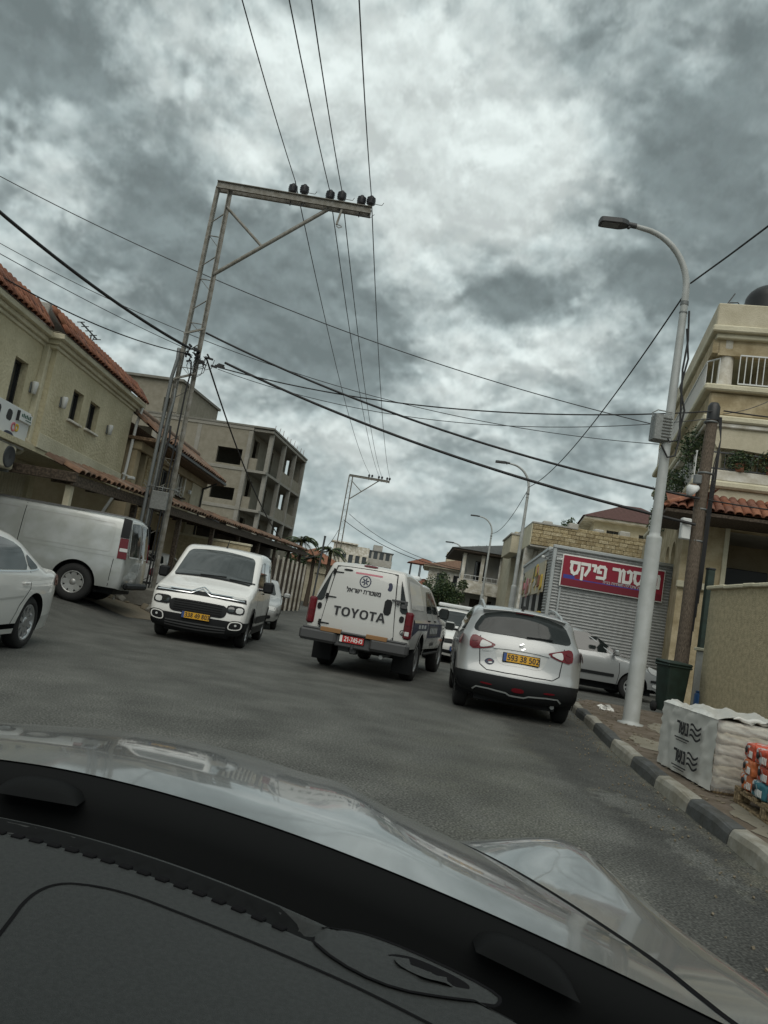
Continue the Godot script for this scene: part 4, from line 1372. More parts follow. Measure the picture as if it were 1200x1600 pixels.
func stone_house():
	# house with a broad stone-clad storey behind the metal shop
	var t := thing("stone_clad_house", "cream house with a broad band of rough yellow stone blocks above the metal shop", "house", Vector3(7.45, 0, -38.0), deg_to_rad(-4.0))
	block(t, "lower_wall", "plaster_white", Vector3(0.6, 0, -9.0), Vector3(9.0, 5.3, -0.9))
	block(t, "storey_body", "plaster_cream", Vector3(0.0, 5.38, -9.0), Vector3(9.0, 6.4, -0.12))
	block(t, "soffit", "plaster_grey", Vector3(-0.02, 5.30, -9.0), Vector3(9.0, 5.378, 0.0))
	block(t, "coping", "plaster_grey", Vector3(-0.06, 6.46, -9.0), Vector3(2.2, 6.54, 0.05), 0.01)
	for k in 3:
		window(t, 1.4 + k * 2.4, 3.4, 2.4 + k * 2.4, 4.8, -0.88, "dark_metal", 1, "plaster_band")
	# stone blocks course by course, the top edge steps up in a shallow curve
	var r := RandomNumberGenerator.new()
	r.seed = 5
	var one := surf()
	box(one, Vector3.ZERO, Vector3(1, 1, 1), Basis(), 0.06)
	var mesh := close(one)
	for j in 6:
		var x := 0.0
		while x < 8.4:
			var w := r.randf_range(0.34, 0.62)
			var y := 5.40 + j * 0.19
			var top := 6.46 if x < 2.2 else 6.46 + 0.25 * sin(PI * clampf((x - 2.2) / 6.0, 0, 1))
			if y + 0.1 < top:
				put(mesh, "stone", "stone" + str(r.randi() % 4), t, Transform3D(Basis().scaled(Vector3(w - 0.015, 0.176, 0.14 + r.randf_range(0, 0.05))), Vector3(x + w * 0.5, y + 0.09, -0.06)))
			x += w
	# street side
	block(t, "street_parapet", "plaster_band", Vector3(-0.06, 5.34, -8.9), Vector3(-0.003, 6.46, 0.0), 0.01)
	block(t, "side_bay", "plaster_cream", Vector3(-0.55, 5.2, -8.8), Vector3(-0.07, 6.2, -4.2), 0.02)
	block(t, "side_bay_coping", "plaster_grey", Vector3(-0.62, 6.2, -8.85), Vector3(-0.05, 6.3, -4.15), 0.01)
	block(t, "column", "plaster_white", Vector3(-0.1, 0.0, -1.6), Vector3(0.35, 5.3, -1.2), 0.02)
	for k in 5:
		var s := surf()
		box(s, Vector3(0.8 + k * 1.3, 6.62 + 0.1 * (k % 2), -1.0), Vector3(0.5, 0.3, 0.5), Basis(), 0.05)
		part(s, "roof_clutter", "plaster_grey", t)
	var p := thing("dark_roof_pavilion", "small cream upper storey with a dark red tiled hip roof behind the stone house", "building", Vector3(11.4, 0, -41.5), deg_to_rad(-10.0))
	frame_wall(p, "front_wall", "plaster_cream", 0.0, 0.0, 4.2, 7.6, 0, 0.25, [[0.7, 6.2, 1.5, 7.2], [2.4, 6.2, 3.4, 7.2]])
	window(p, 0.7, 6.2, 1.5, 7.2, -0.15, "dark_metal")
	window(p, 2.4, 6.2, 3.4, 7.2, -0.15, "dark_metal")
	block(p, "body", "plaster_cream", Vector3(0.0, 0, -4.0), Vector3(4.2, 7.6, -0.26))
	block(p, "eave", "plaster_white", Vector3(-0.6, 7.6, -4.4), Vector3(4.8, 7.74, 0.6), 0.02)
	var hs := surf()
	var e := [Vector3(-0.7, 7.74, 0.7), Vector3(4.9, 7.74, 0.7), Vector3(4.9, 7.74, -4.5), Vector3(-0.7, 7.74, -4.5)]
	var r0 := Vector3(1.7, 9.0, -1.9)
	var r1 := Vector3(2.6, 9.0, -1.9)
	poly(hs, [e[0], e[1], r1, r0], Vector3(0, 1, 1))
	poly(hs, [e[1], e[2], r1], Vector3(1, 1, 0))
	poly(hs, [e[2], e[3], r0, r1], Vector3(0, 1, -1))
	poly(hs, [e[3], e[0], r0], Vector3(-1, 1, 0))
	part(hs, "roof", "maroon_tile", p)
	shrub("conifer_tree", "small dark conifer top between the stone house and the pavilion roof", Vector3(10.6, 0.0, -44.0), Vector3(0.5, 1.0, 0.5), 700, 0.14, 8, 6.2)

func corner_wall():
	var t := thing("rendered_wall", "tall yellow ochre rendered yard wall behind the cement pallet", "wall", Vector3(6.52, 0.1, -14.9), 0.0)
	var d := Vector3(0.10, 0, 4.0)
	var u := Vector3(-0.10, 0, 2.5).normalized()
	t.transform.basis = Basis(u, Vector3.UP, u.cross(Vector3.UP).normalized())
	# local x towards us along the wall, z out to the pavement side
	var s := surf()
	var rows := []
	for k in 17:
		var a := k / 16.0
		# rounded end, then the straight run
		var x := -0.12 if k < 1 else 0.02 + (a - 1.0 / 16.0) * 7.0
		var z := -0.25 if k < 1 else 0.0
		rows.append([Vector3(x, 2.52 + 0.002 * k, z), Vector3(x, -0.1, z)])
	grid(s, rows, false)
	box(s, Vector3(3.3, 1.25, -0.14), Vector3(6.7, 2.5, 0.24))
	part(s, "wall_body", "yard_wall", t)
	s = surf()
	for k in 18:
		var x := -0.1 + k * 0.4
		box(s, Vector3(x + 0.2, 2.55 + 0.006 * sin(k * 2.0), -0.12), Vector3(0.405, 0.07, 0.36), Basis(Vector3(0, 0, 1), 0.01 * sin(k * 1.3)), 0.015)
	part(s, "coping", "plaster_band", t)
	block(t, "end_pier", "plaster_grey", Vector3(-0.62, -0.1, -0.4), Vector3(-0.13, 1.32, -0.1), 0.02)
	block(t, "pier_cap", "plaster_band", Vector3(-0.66, 1.32, -0.44), Vector3(-0.10, 1.38, -0.06), 0.01)
	# dark gate post with an ironwork panel behind the wall
	var p := thing("gate_post", "dark green square steel post beside the ochre wall's end", "post", Vector3(6.95, 0.1, -16.0))
	block(p, "shaft", "bin_green", Vector3(-0.07, 0, -0.07), Vector3(0.07, 3.02, 0.07), 0.008)
	block(p, "finial", "black_metal", Vector3(-0.08, 3.02, -0.08), Vector3(0.08, 3.06, 0.08), 0.008)
	var g := thing("iron_panel", "dark green iron panel with scrolled frame and pale lettering behind the ochre wall", "gate", Vector3(7.15, 0.1, -15.85), 0.15)
	s = surf()
	tube(s, [Vector3(0, 1.6, 0), Vector3(0, 2.55, 0), Vector3(0.05, 2.68, 0), Vector3(0.2, 2.76, 0), Vector3(1.6, 2.86, 0)], 0.025, 8)
	part(s, "frame", "black_metal", g)
	block(g, "sheet", "sign_green", Vector3(0.08, 1.6, -0.02), Vector3(1.5, 2.62, 0.0), 0.01)
	for k in 7:
		s = surf()
		bar(s, Vector3(0.2 + k * 0.14, 2.48, 0.01), Vector3(0.26 + k * 0.14, 2.56 + 0.02 * (k % 2), 0.01), 0.022, 0.006)
		part(s, "letter", "print_white", g)

# ---------------------------------------------------------------- far down the street

func hip_roof(parent: Node, called: String, m: String, x0: float, x1: float, z0: float, z1: float, y: float, h: float):
	var s := surf()
	var e := [Vector3(x0, y, z1), Vector3(x1, y, z1), Vector3(x1, y, z0), Vector3(x0, y, z0)]
	var w := minf(x1 - x0, z1 - z0) * 0.5
	var a: Vector3
	var b: Vector3
	if x1 - x0 > z1 - z0:
		a = Vector3(x0 + w, y + h, (z0 + z1) * 0.5); b = Vector3(x1 - w, y + h, (z0 + z1) * 0.5)
		poly(s, [e[0], e[1], b, a], Vector3(0, 1, 1)); poly(s, [e[2], e[3], a, b], Vector3(0, 1, -1))
		poly(s, [e[1], e[2], b], Vector3(1, 1, 0)); poly(s, [e[3], e[0], a], Vector3(-1, 1, 0))
	else:
		a = Vector3((x0 + x1) * 0.5, y + h, z1 - w); b = Vector3((x0 + x1) * 0.5, y + h, z0 + w)
		poly(s, [e[0], e[1], a], Vector3(0, 1, 1)); poly(s, [e[2], e[3], b], Vector3(0, 1, -1))
		poly(s, [e[1], e[2], b, a], Vector3(1, 1, 0)); poly(s, [e[3], e[0], a, b], Vector3(-1, 1, 0))
	poly(s, e, Vector3.DOWN)
	part(s, called, m, parent)

func make_far_side():
	# grey villa with a dark hip roof and columned balconies
	var t := thing("grey_villa", "grey two storey villa with a dark tiled hip roof and columned balcony", "house", Vector3(6.3, 0, -53.0), deg_to_rad(-3.0))
	frame_wall(t, "front_wall", "plaster_grey", 0, 0, 8, 5.6, 0, 0.25, [[0.5, 0.3, 2.0, 2.6], [2.6, 0.3, 4.2, 2.5], [0.5, 3.5, 1.3, 5.2], [2.2, 3.5, 3.2, 5.2], [4.2, 3.5, 5.2, 5.2]])
	block(t, "body", "plaster_grey", Vector3(0, 0, -8), Vector3(8, 5.6, -0.5))
	window(t, 0.5, 3.5, 1.3, 5.2, -0.14, "dark_metal", 1, "")
	window(t, 2.2, 3.5, 3.2, 5.2, -0.14, "dark_metal", 1, "")
	window(t, 4.2, 3.5, 5.2, 5.2, -0.14, "dark_metal", 1, "")
	block(t, "door", "dark_wood", Vector3(0.5, 0.3, -0.4), Vector3(2.0, 2.6, -0.3))  # dark leaf added in place of the open, shaded doorway
	block(t, "garage_door", "soffit_wood", Vector3(2.6, 0.3, -0.4), Vector3(4.2, 2.5, -0.3))  # brown leaf added where the garage opening is only dark inside
	block(t, "orange_door", "orange_door", Vector3(3.4, 0.3, -0.29), Vector3(4.1, 2.1, -0.25), 0.01)
	block(t, "balcony_slab", "plaster_white", Vector3(-0.6, 2.9, -0.2), Vector3(8, 3.15, 1.3), 0.02)
	block(t, "balcony_parapet", "plaster_white", Vector3(-0.6, 3.15, 1.15), Vector3(8, 3.75, 1.3), 0.02)
	for k in 6:
		block(t, "column", "plaster_white", Vector3(-0.45 + k * 1.25, 3.75, 1.0), Vector3(-0.22 + k * 1.25, 5.55, 1.25), 0.02)
		block(t, "pier", "plaster_white", Vector3(-0.45 + k * 1.7, 0, 1.0), Vector3(-0.15 + k * 1.7, 2.9, 1.25), 0.02)
	block(t, "eave", "dark_wood", Vector3(-1.2, 5.6, -8.6), Vector3(8.6, 5.75, 1.7), 0.01)
	hip_roof(t, "roof", "kerb_black", -1.3, 8.7, -8.7, 1.8, 5.75, 1.35)
	railing(t, Vector3(-0.5, 3.75, 1.22), Vector3(6.0, 3.75, 1.22), 0.35, 0.35, "white_metal")
	# cream cube behind it
	t = thing("cream_block_house", "plain cream flat roofed block rising behind the dark villa roof", "house", Vector3(8.1, 0, -46.5), deg_to_rad(-3.0))
	frame_wall(t, "front_wall", "plaster_cream", 0, 0, 6, 6.9, 0, 0.25, [[1.0, 3.6, 2.2, 5.0], [3.4, 3.6, 4.6, 5.0]])
	block(t, "body", "plaster_cream", Vector3(0, 0, -5), Vector3(6, 6.9, -0.26))
	window(t, 1.0, 3.6, 2.2, 5.0, -0.14)
	window(t, 3.4, 3.6, 4.6, 5.0, -0.14)
	# pale villa with red roof and a roof terrace
	t = thing("red_roof_villa", "pale villa with a brown red hip roof beyond the dark bush", "house", Vector3(4.9, 0, -70.0), deg_to_rad(-4.0))
	frame_wall(t, "front_wall", "plaster_white", 0, 0, 6, 5.2, 0, 0.25, [[0.8, 3.2, 1.5, 4.8], [2.3, 3.2, 3.0, 4.8], [3.8, 3.0, 4.7, 4.8]])
	block(t, "body", "plaster_white", Vector3(0, 0, -7), Vector3(6, 5.2, -0.5))
	for q in [[0.8, 1.5, 3.2], [2.3, 3.0, 3.2], [3.8, 4.7, 3.0]]:
		window(t, q[0], q[2], q[1], 4.8, -0.14, "dark_metal", 1, "")
	block(t, "eave", "plaster_cream", Vector3(-0.5, 5.2, -7.4), Vector3(6.5, 5.35, 0.6), 0.02)
	hip_roof(t, "roof", "brown_tile0", -0.6, 6.6, -7.5, 0.7, 5.35, 1.2)
	block(t, "upper_block", "plaster_cream", Vector3(1.5, 5.4, -6.5), Vector3(5.5, 7.1, -3.5))
	t = thing("terrace_house", "house with open roof terrace under a small red canopy far down the street", "house", Vector3(3.1, 0, -86.0), 0.0)
	block(t, "body", "plaster_brown", Vector3(0, 0, -6), Vector3(5.5, 4.0, 0))
	frame_wall(t, "front_wall", "plaster_brown", 0, 0, 5.5, 4.0, 0.2, 0.19, [[0.8, 2.2, 1.8, 3.4], [3.2, 2.2, 4.2, 3.4]])
	hip_roof(t, "lower_roof", "tile1", -0.5, 6.0, -6.5, 0.8, 4.0, 0.8)
	for x in [0.9, 2.0, 3.6]:
		for z in [-3.0, -0.8]:
			block(t, "terrace_post", "dark_metal", Vector3(x, 4.3, z), Vector3(x + 0.1, 6.3, z + 0.1))
	hip_roof(t, "canopy", "tile1", 0.5, 4.2, -3.4, -0.3, 6.3, 0.7)
	# dark bush and far trees
	shrub("bushy_tree", "dark dense bushy tree in front of the grey villa", Vector3(4.75, 0, -50.0), Vector3(1.6, 1.75, 1.3), 11000, 0.13, 4, 0.9)
	shrub("bushy_tree", "rounded olive green tree behind the dark villa roof", Vector3(9.6, 0, -66.0), Vector3(1.8, 1.2, 1.4), 3500, 0.2, 14, 5.4)
	shrub("far_tree", "small dark tree beside the orange roof behind the carport", Vector3(-6.6, 0, -66.0), Vector3(1.0, 1.2, 1.0), 1500, 0.2, 24, 2.6)
	shrub("far_tree", "low dark tree in front of the distant apartment block", Vector3(-1.6, 0, -110.0), Vector3(3.2, 1.6, 2.0), 2600, 0.3, 25, 3.6)
	palm("tall palm with a full crown above the carport eave", Vector3(-5.95, 0, -60.0), 5.0, 1.7, 31)
	palm("shorter palm with drooping fronds beside the thin grey post", Vector3(-3.75, 0, -63.0), 4.8, 1.4, 32)
	palm("small palm leaning near the orange roof", Vector3(-4.9, 0, -61.5), 3.9, 1.0, 33)
	var p := thing("thin_post", "thin dark grey post between the palms", "post", Vector3(-3.98, 0, -55.0))
	var s := surf()
	tube(s, [Vector3(0, 0, 0), Vector3(0.12, 5.25, 0)], 0.07, 8)
	part(s, "shaft", "dark_metal", p)
	block(p, "cap", "dark_metal", Vector3(0.04, 5.2, -0.09), Vector3(0.2, 5.3, 0.09), 0.01)
	t = thing("orange_roof_house", "low house with an orange tiled roof behind the palms", "house", Vector3(-8.6, 0, -72.0), 0.0)
	block(t, "body", "plaster_cream", Vector3(0, 0, -6), Vector3(5.4, 3.9, 0))
	frame_wall(t, "front_wall", "plaster_cream", 0, 0, 5.4, 3.9, 0.2, 0.19, [[0.8, 1.6, 1.8, 3.0], [3.2, 1.6, 4.2, 3.0]])
	hip_roof(t, "roof", "tile2", -0.5, 5.9, -6.5, 0.8, 3.9, 1.5)
	# distant apartment blocks
	t = thing("apartment_block", "distant white apartment block with shaded balconies behind the pickup", "building", Vector3(-8.0, 0, -140.0), deg_to_rad(4.0))
	var holes := []
	for j in 3:
		for i in 5:
			holes.append([0.5 + i * 1.25, 1.2 + j * 3.1, 1.3 + i * 1.25, 2.7 + j * 3.1])
	frame_wall(t, "front_wall", "plaster_white", 0, 0, 6.6, 10.6, 0, 0.5, holes)
	block(t, "body", "plaster_white", Vector3(0.1, 0, -8), Vector3(6.5, 10.5, -0.6))
	for h in holes:
		block(t, "pane", "window_glass", Vector3(h[0], h[1], -0.4), Vector3(h[2], h[3], -0.35))
	for j in 3:
		block(t, "balcony", "plaster_white", Vector3(-0.4, 0.9 + j * 3.1, 0.0), Vector3(2.4, 1.9 + j * 3.1, 1.2), 0.02)
	block(t, "roof_pergola", "plaster_white", Vector3(-0.5, 10.75, -3), Vector3(4.4, 11.0, 0.6), 0.02)
	t = thing("apartment_block", "distant dark apartment tower with banded floors beside the white block", "building", Vector3(-2.4, 0, -150.0), deg_to_rad(2.0))
	for j in 4:
		block(t, "floor_band", "plaster_grey", Vector3(0, j * 2.7, -7), Vector3(5.6, j * 2.7 + 1.3, 0), 0.02)
		block(t, "window_band", "window_glass", Vector3(0.1, j * 2.7 + 1.3, -6.9), Vector3(5.5, j * 2.7 + 2.7, -0.2))
		for i in 5:
			block(t, "mullion", "plaster_grey", Vector3(0.2 + i * 1.2, j * 2.7 + 1.3, -0.2), Vector3(0.6 + i * 1.2, j * 2.7 + 2.7, -0.02))
	block(t, "stair_tower", "plaster_grey", Vector3(1.6, 10.8, -4), Vector3(3.4, 12.2, -1), 0.02)
	block(t, "roof_slab", "dark_metal", Vector3(-0.1, 10.8, -7.1), Vector3(5.7, 11.0, 0.1), 0.02)
	# ridge of low ground that closes the view
	s = surf()
	var rows := []
	var n := FastNoiseLite.new()
	n.seed = 2
	n.frequency = 0.01
	for i in 60:
		var x := -420.0 + i * 14.0
		var y := 7.0 + 5.0 * n.get_noise_2d(x, 0.0)
		rows.append([Vector3(x, -0.5, -430), Vector3(x, y, -470), Vector3(x, -0.5, -560)])
	grid(s, rows, false)
	struct(s, "far_hill", "dirt")

# ---------------------------------------------------------------- poles and lamps

func street_lamp(label: String, at: Vector3, top: float, reach: float, lean := 0.0) -> Node3D:
	var t := thing("street_lamp", label, "street lamp", at, lean, "street lamps along the pavement")
	var s := surf()
	lathe(s, [Vector2(0.0, -0.02), Vector2(0.19, -0.02), Vector2(0.19, 0.02), Vector2(0.13, 0.03), Vector2(0.125, 0.06), Vector2(0.118, 2.86), Vector2(0.112, 2.9), Vector2(0.085, 2.92), Vector2(0.083, 2.96)], 20)
	part(s, "base_tube", "lamp_paint", t)
	s = surf()
	var pts := [Vector3(0, 2.9, 0), Vector3(0, 4.6, 0), Vector3(0, top - 1.35, 0)]
	var rr := [0.082, 0.072, 0.058]
	for k in 13:
		var a := deg_to_rad(k * 7.2)
		pts.append(Vector3(-reach * 0.5 * (1.0 - cos(a)), top - 1.0 + 0.96 * sin(a), 0))
		rr.append(lerpf(0.056, 0.042, k / 12.0))
	var last: Vector3 = pts[-1]
	pts.append(last + Vector3(-reach * 0.1, 0.02, 0)); rr.append(0.036)
	tube(s, pts, rr, 14)
	part(s, "mast", "lamp_paint", t)
	s = surf()
	tube(s, [Vector3(0, top - 1.22, 0), Vector3(0, top - 1.16, 0)], 0.066, 14)
	tube(s, [Vector3(0, top - 1.36, 0), Vector3(0, top - 1.34, 0)], 0.065, 14)
	part(s, "collar", "grey_metal", t)
	# the flat lantern head
	var e: Vector3 = pts[-1]
	s = surf()
	tube(s, [e + Vector3(0.05, 0, 0), e + Vector3(-0.12, 0.005, 0)], 0.045, 12)
	box(s, e + Vector3(-0.07, -0.03, 0), Vector3(0.05, 0.07, 0.06), Basis(), 0.01)
	part(s, "bracket", "dark_metal", t)
	s = surf()
	var head := round_poly(pv([-0.10, -0.055, -0.10, 0.055, -0.26, 0.14, -0.72, 0.13, -0.78, 0.10, -0.78, -0.10, -0.72, -0.13, -0.26, -0.14]), 1)
	var up := Transform3D(Basis(Vector3(1, 0, 0), Vector3(0, 0, 1), Vector3(0, -1, 0)).rotated(Vector3(0, 0, 1), 0.05), e)
	prism(s, head, -0.045, 0.03, up.scaled_local(Vector3(0.72, 0.9, 1)))
	var h := part(s, "lantern_head", "dark_metal", t)
	s = surf()
	prism(s, rect2(-0.52, -0.08, -0.24, 0.08, 0.03), 0.03, 0.036, up)
	part(s, "lens", "grey_metal", h)
	return t

func lattice_pylon(label: String, at: Vector3, top: float, arm: float, turn: float, detail := true) -> Node3D:
	# two channel legs tied by rungs, a long crossarm to one side with a brace, three pairs of insulators
	var t := thing("lattice_pylon", label, "pylon", at, turn, "steel pylons of the overhead line")
	var w0 := 0.46
	var w1 := 0.28
	for sd in [-1, 1]:
		var s := surf()
		for dz in [-0.06, 0.06]:
			bar(s, Vector3(sd * w0 * 0.5, 0, dz), Vector3(sd * w1 * 0.5, top, dz), 0.075, 0.016)
		bar(s, Vector3(sd * w0 * 0.5 + sd * 0.04, 0, 0), Vector3(sd * w1 * 0.5 + sd * 0.04, top, 0), 0.014, 0.115)
		part(s, "leg", "pylon_steel", t)
	var n := int(top / 0.62)
	for k in n:
		var y0 := 0.4 + k * 0.62
		if y0 + 0.5 > top:
			break
		var s := surf()
		var a := lerpf(w0, w1, y0 / top) * 0.5
		var b := lerpf(w0, w1, (y0 + 0.42) / top) * 0.5
		if k % 2 == 0:
			bar(s, Vector3(-a, y0, 0.075), Vector3(b, y0 + 0.3, 0.075), 0.045, 0.012)
		else:
			bar(s, Vector3(a, y0, -0.075), Vector3(-b, y0 + 0.3, -0.075), 0.045, 0.012)
			bar(s, Vector3(-a, y0 + 0.25, 0.075), Vector3(a, y0 + 0.25, 0.075), 0.04, 0.012)
		part(s, "rung", "pylon_steel", t)
	# crossarm
	var s := surf()
	var x0 := -w1 * 0.5 - 0.05
	for dz in [-0.09, 0.09]:
		box(s, Vector3((x0 + arm) * 0.5, top, dz), Vector3(arm - x0, 0.20, 0.02))
		for dy in [-0.095, 0.095]:
			box(s, Vector3((x0 + arm) * 0.5, top + dy, dz + signf(dz) * 0.03), Vector3(arm - x0, 0.016, 0.06))
	part(s, "crossarm", "pylon_steel", t)
	s = surf()
	var tip := Vector3(arm * 0.72, top - 0.1, 0)
	var foot := Vector3(w1 * 0.5 + 0.02, top - arm * 0.72 * 0.86, 0)
	tube(s, [foot, tip], 0.055, 8)
	part(s, "brace", "pylon_steel", t)
	s = surf()
	tube(s, [Vector3(w1 * 0.5 + 0.02, top - 0.55, 0), foot.lerp(tip, 0.42)], 0.04, 8)
	part(s, "stay", "pylon_steel", t)
	for k in 6:
		var x: float = arm * [0.455, 0.535, 0.71, 0.79, 0.925, 0.99][k]
		var i := Node3D.new()
		i.name = numbered(t, "insulator")
		i.position = Vector3(x, top + 0.1, 0.0 if k % 2 == 0 else 0.06)
		t.add_child(i)
		s = surf()
		lathe(s, [Vector2(0.0, 0.02), Vector2(0.05, 0.04), Vector2(0.06, 0.08), Vector2(0.12, 0.10), Vector2(0.075, 0.13), Vector2(0.13, 0.155), Vector2(0.08, 0.185), Vector2(0.13, 0.21), Vector2(0.08, 0.24), Vector2(0.12, 0.265), Vector2(0.065, 0.295), Vector2(0.05, 0.33), Vector2(0.0, 0.34)], 18)
		part(s, "shed", "porcelain", i)
		s = surf()
		tube(s, [Vector3(0, -0.3, 0), Vector3(0, 0.06, 0)], 0.016, 6)
		part(s, "pin", "dark_metal", i)
		if detail:
			s = surf()
			if k % 2 == 0:
				tube(s, [Vector3(-0.12, -0.16, 0.1), Vector3(-0.10, -0.28, 0.1), Vector3(0.1, -0.30, 0.1), Vector3(0.34, -0.30, 0.1), Vector3(0.42, -0.2, 0.1)], 0.008, 6)
			else:
				tube(s, [Vector3(0, 0.12, 0), Vector3(0.2, 0.06, 0.1), Vector3(0.32, 0.06, 0.1), Vector3(0.36, 0.14, 0.1)], 0.008, 6)
			part(s, "arcing_horn", "dark_metal", i)
	if detail:
		s = surf()
		box(s, Vector3(arm * 0.80, top - 0.32, 0.1), Vector3(0.05, 0.5, 0.05), Basis(Vector3(0, 0, 1), -0.15))
		tube(s, [Vector3(arm * 0.79, top - 0.56, 0.1), Vector3(arm * 0.79 + 0.1, top - 0.58, 0.12), Vector3(arm * 0.79 + 0.16, top - 0.62, 0.12), Vector3(arm * 0.79 + 0.08, top - 0.66, 0.12), Vector3(arm * 0.79, top - 0.6, 0.1)], 0.012, 6)
		part(s, "earth_clamp", "pylon_steel", t)
	return t

func make_street_furniture():
	street_lamp("tall pale street lamp with a thick base tube beside the wrapped cement pallet", Vector3(4.23, 0.125, -11.9), 7.93, 1.75)
	street_lamp("curved street lamp standing beside the corrugated metal shop", Vector3(5.85, 0.0, -32.0), 8.0, 1.75)
	street_lamp("curved street lamp in front of the grey villa with dark tiles", Vector3(7.25, 0.0, -50.5), 8.0, 1.75)
	street_lamp("slim street lamp rising in front of the dark round bush", Vector3(6.05, 0.0, -54.0), 6.3, 1.5)
	# cabinet and cables on the near lamp
	var t := lattice_pylon("tall steel lattice pylon with a long one-sided crossarm beside the silver van", Vector3(-5.80, 0.30, -20.0), 11.42, 4.06, 0.0)
	var s := surf()
	box(s, Vector3(0, 0.12, 0), Vector3(0.9, 0.5, 0.7), Basis(), 0.05)
	part(s, "footing", "concrete_dark", t)
	s = surf()
	box(s, Vector3(0.02, 2.62, 0.16), Vector3(0.44, 0.48, 0.12), Basis(), 0.015)
	part(s, "danger_plate", "galvanised", t)
	s = surf()
	for k in 14:
		var a := TAU * k / 14.0
		for y in [2.92, 3.0]:
			bar(s, Vector3(cos(a) * 0.38, y, sin(a) * 0.3), Vector3(cos(a) * 0.52, y + 0.1 * (1 if k % 2 == 0 else -1), sin(a) * 0.44), 0.012)
	tube(s, ring3(Vector3(0, 2.95, 0), 0.4, 0.32, 18), 0.014, 6, false)
	part(s, "climbing_guard", "galvanised", t)
	# cable conduits on the legs
	for q in [[-0.34, 0.13, 6.7, 0.05], [-0.2, 0.14, 5.6, 0.032], [-0.1, 0.15, 4.6, 0.028], [0.12, 0.14, 6.4, 0.022], [0.2, 0.15, 4.2, 0.02]]:
		s = surf()
		var x: float = q[0]
		tube(s, [Vector3(x, 0.0, q[1]), Vector3(x, 1.8, q[1] + 0.01), Vector3(x * 0.95, q[2] - 0.8, q[1]), Vector3(x * 0.9 + 0.05, q[2] - 0.3, q[1] + 0.04), Vector3(x * 0.85, q[2], q[1])], q[3], 8)
		part(s, "conduit", "grey_metal" if q[3] > 0.03 else "cable", t)
	# the knot of connectors where the low voltage lines meet
	s = surf()
	var r := RandomNumberGenerator.new()
	r.seed = 3
	for k in 26:
		var c := Vector3(r.randf_range(-0.1, 0.55), 6.62 + r.randf_range(-0.22, 0.22) - 0.12 * k / 26.0, r.randf_range(0.08, 0.3))
		bar(s, c, c + Vector3(r.randf_range(-0.16, 0.16), r.randf_range(-0.1, 0.1), r.randf_range(-0.1, 0.1)), r.randf_range(0.02, 0.055))
	part(s, "connectors", "cable", t)
	s = surf()
	for k in 7:
		var c := Vector3(0.5 + r.randf_range(0, 0.4), 6.47 + r.randf_range(-0.12, 0.1), 0.2)
		bar(s, c, c + Vector3(0.16, -0.03, 0.02), 0.05)
	part(s, "line_clamps", "cable", t)
	for k in 7:
		s = surf()
		var x := r.randf_range(0.05, 0.5)
		var dz := r.randf_range(0.1, 0.25)
		var d := r.randf_range(0.3, 0.7)
		tube(s, [Vector3(x, 6.57, dz), Vector3(x - 0.06, 6.57 - d * 0.6, dz), Vector3(x + 0.05, 6.57 - d, dz + 0.02), Vector3(x + 0.2, 6.57 - d * 0.8, dz), Vector3(x + 0.24, 6.52, dz)], 0.009, 6)
		part(s, "loop_cable", "cable", t)
	for y in [7.25, 6.0]:
		s = surf()
		bar(s, Vector3(-0.25, y - 0.12, 0.12), Vector3(0.28, y + 0.1, 0.12), 0.05)
		part(s, "cable_bracket", "pylon_steel", t)
	lattice_pylon("distant steel lattice pylon with a long crossarm beyond the palm trees", Vector3(-3.95, 0, -78.0), 13.55, 4.0, 0.0, false)

	# old timber pole
	t = thing("timber_pole", "weathered wooden utility pole behind the green wheelie bin", "utility pole", Vector3(6.72, 0.0, -16.4))
	s = surf()
	tube(s, [Vector3(0, -0.1, 0), Vector3(0.02, 2.0, 0), Vector3(0.0, 4.5, 0.01), Vector3(0.05, 6.6, 0), Vector3(0.05, 6.74, 0)], [0.155, 0.145, 0.13, 0.118, 0.10], 14)
	part(s, "shaft", "old_wood", t)
	s = surf()
	lathe(s, [Vector2(0.13, 6.42), Vector2(0.135, 6.5), Vector2(0.13, 6.74), Vector2(0.09, 6.82), Vector2(0.0, 6.83)], 16, Transform3D(Basis(), Vector3(0.05, 0, 0)))
	part(s, "cap", "black_metal", t)
	for y in [6.35, 3.7, 4.4, 5.2]:
		s = surf()
		lathe(s, [Vector2(0.125, y), Vector2(0.148, y + 0.01), Vector2(0.148, y + 0.04), Vector2(0.125, y + 0.05)], 14, Transform3D(Basis(), Vector3(0.02, 0, 0)))
		part(s, "strap", "grey_metal", t)
	s = surf()
	box(s, Vector3(-0.26, 3.95, 0.02), Vector3(0.2, 0.46, 0.16), Basis(), 0.02)
	part(s, "meter_box", "white_metal", t)
	s = surf()
	lathe(s, [Vector2(0, 0), Vector2(0.15, 0.0), Vector2(0.16, 0.06), Vector2(0.04, 0.2), Vector2(0, 0.2)], 12, Transform3D(Basis(Vector3(0, 0, 1), 0.9), Vector3(-0.2, 4.75, 0.12)))
	part(s, "floodlight_shade", "white_metal", t)
	s = surf()
	box(s, Vector3(-0.16, 5.05, 0.1), Vector3(0.16, 0.2, 0.12), Basis(), 0.02)
	part(s, "junction_box", "grey_metal", t)
	for k in 5:
		s = surf()
		var x := 0.12 + 0.02 * k
		tube(s, [Vector3(x, 6.5, 0.1), Vector3(x + 0.1 - 0.02 * k, 6.0, 0.14), Vector3(x + 0.02, 5.4 - 0.1 * k, 0.13), Vector3(x, 4.4, 0.13), Vector3(x - 0.02, 1.5 + 0.3 * k, 0.15)], 0.01, 6)
		part(s, "drop_cable", "cable", t)

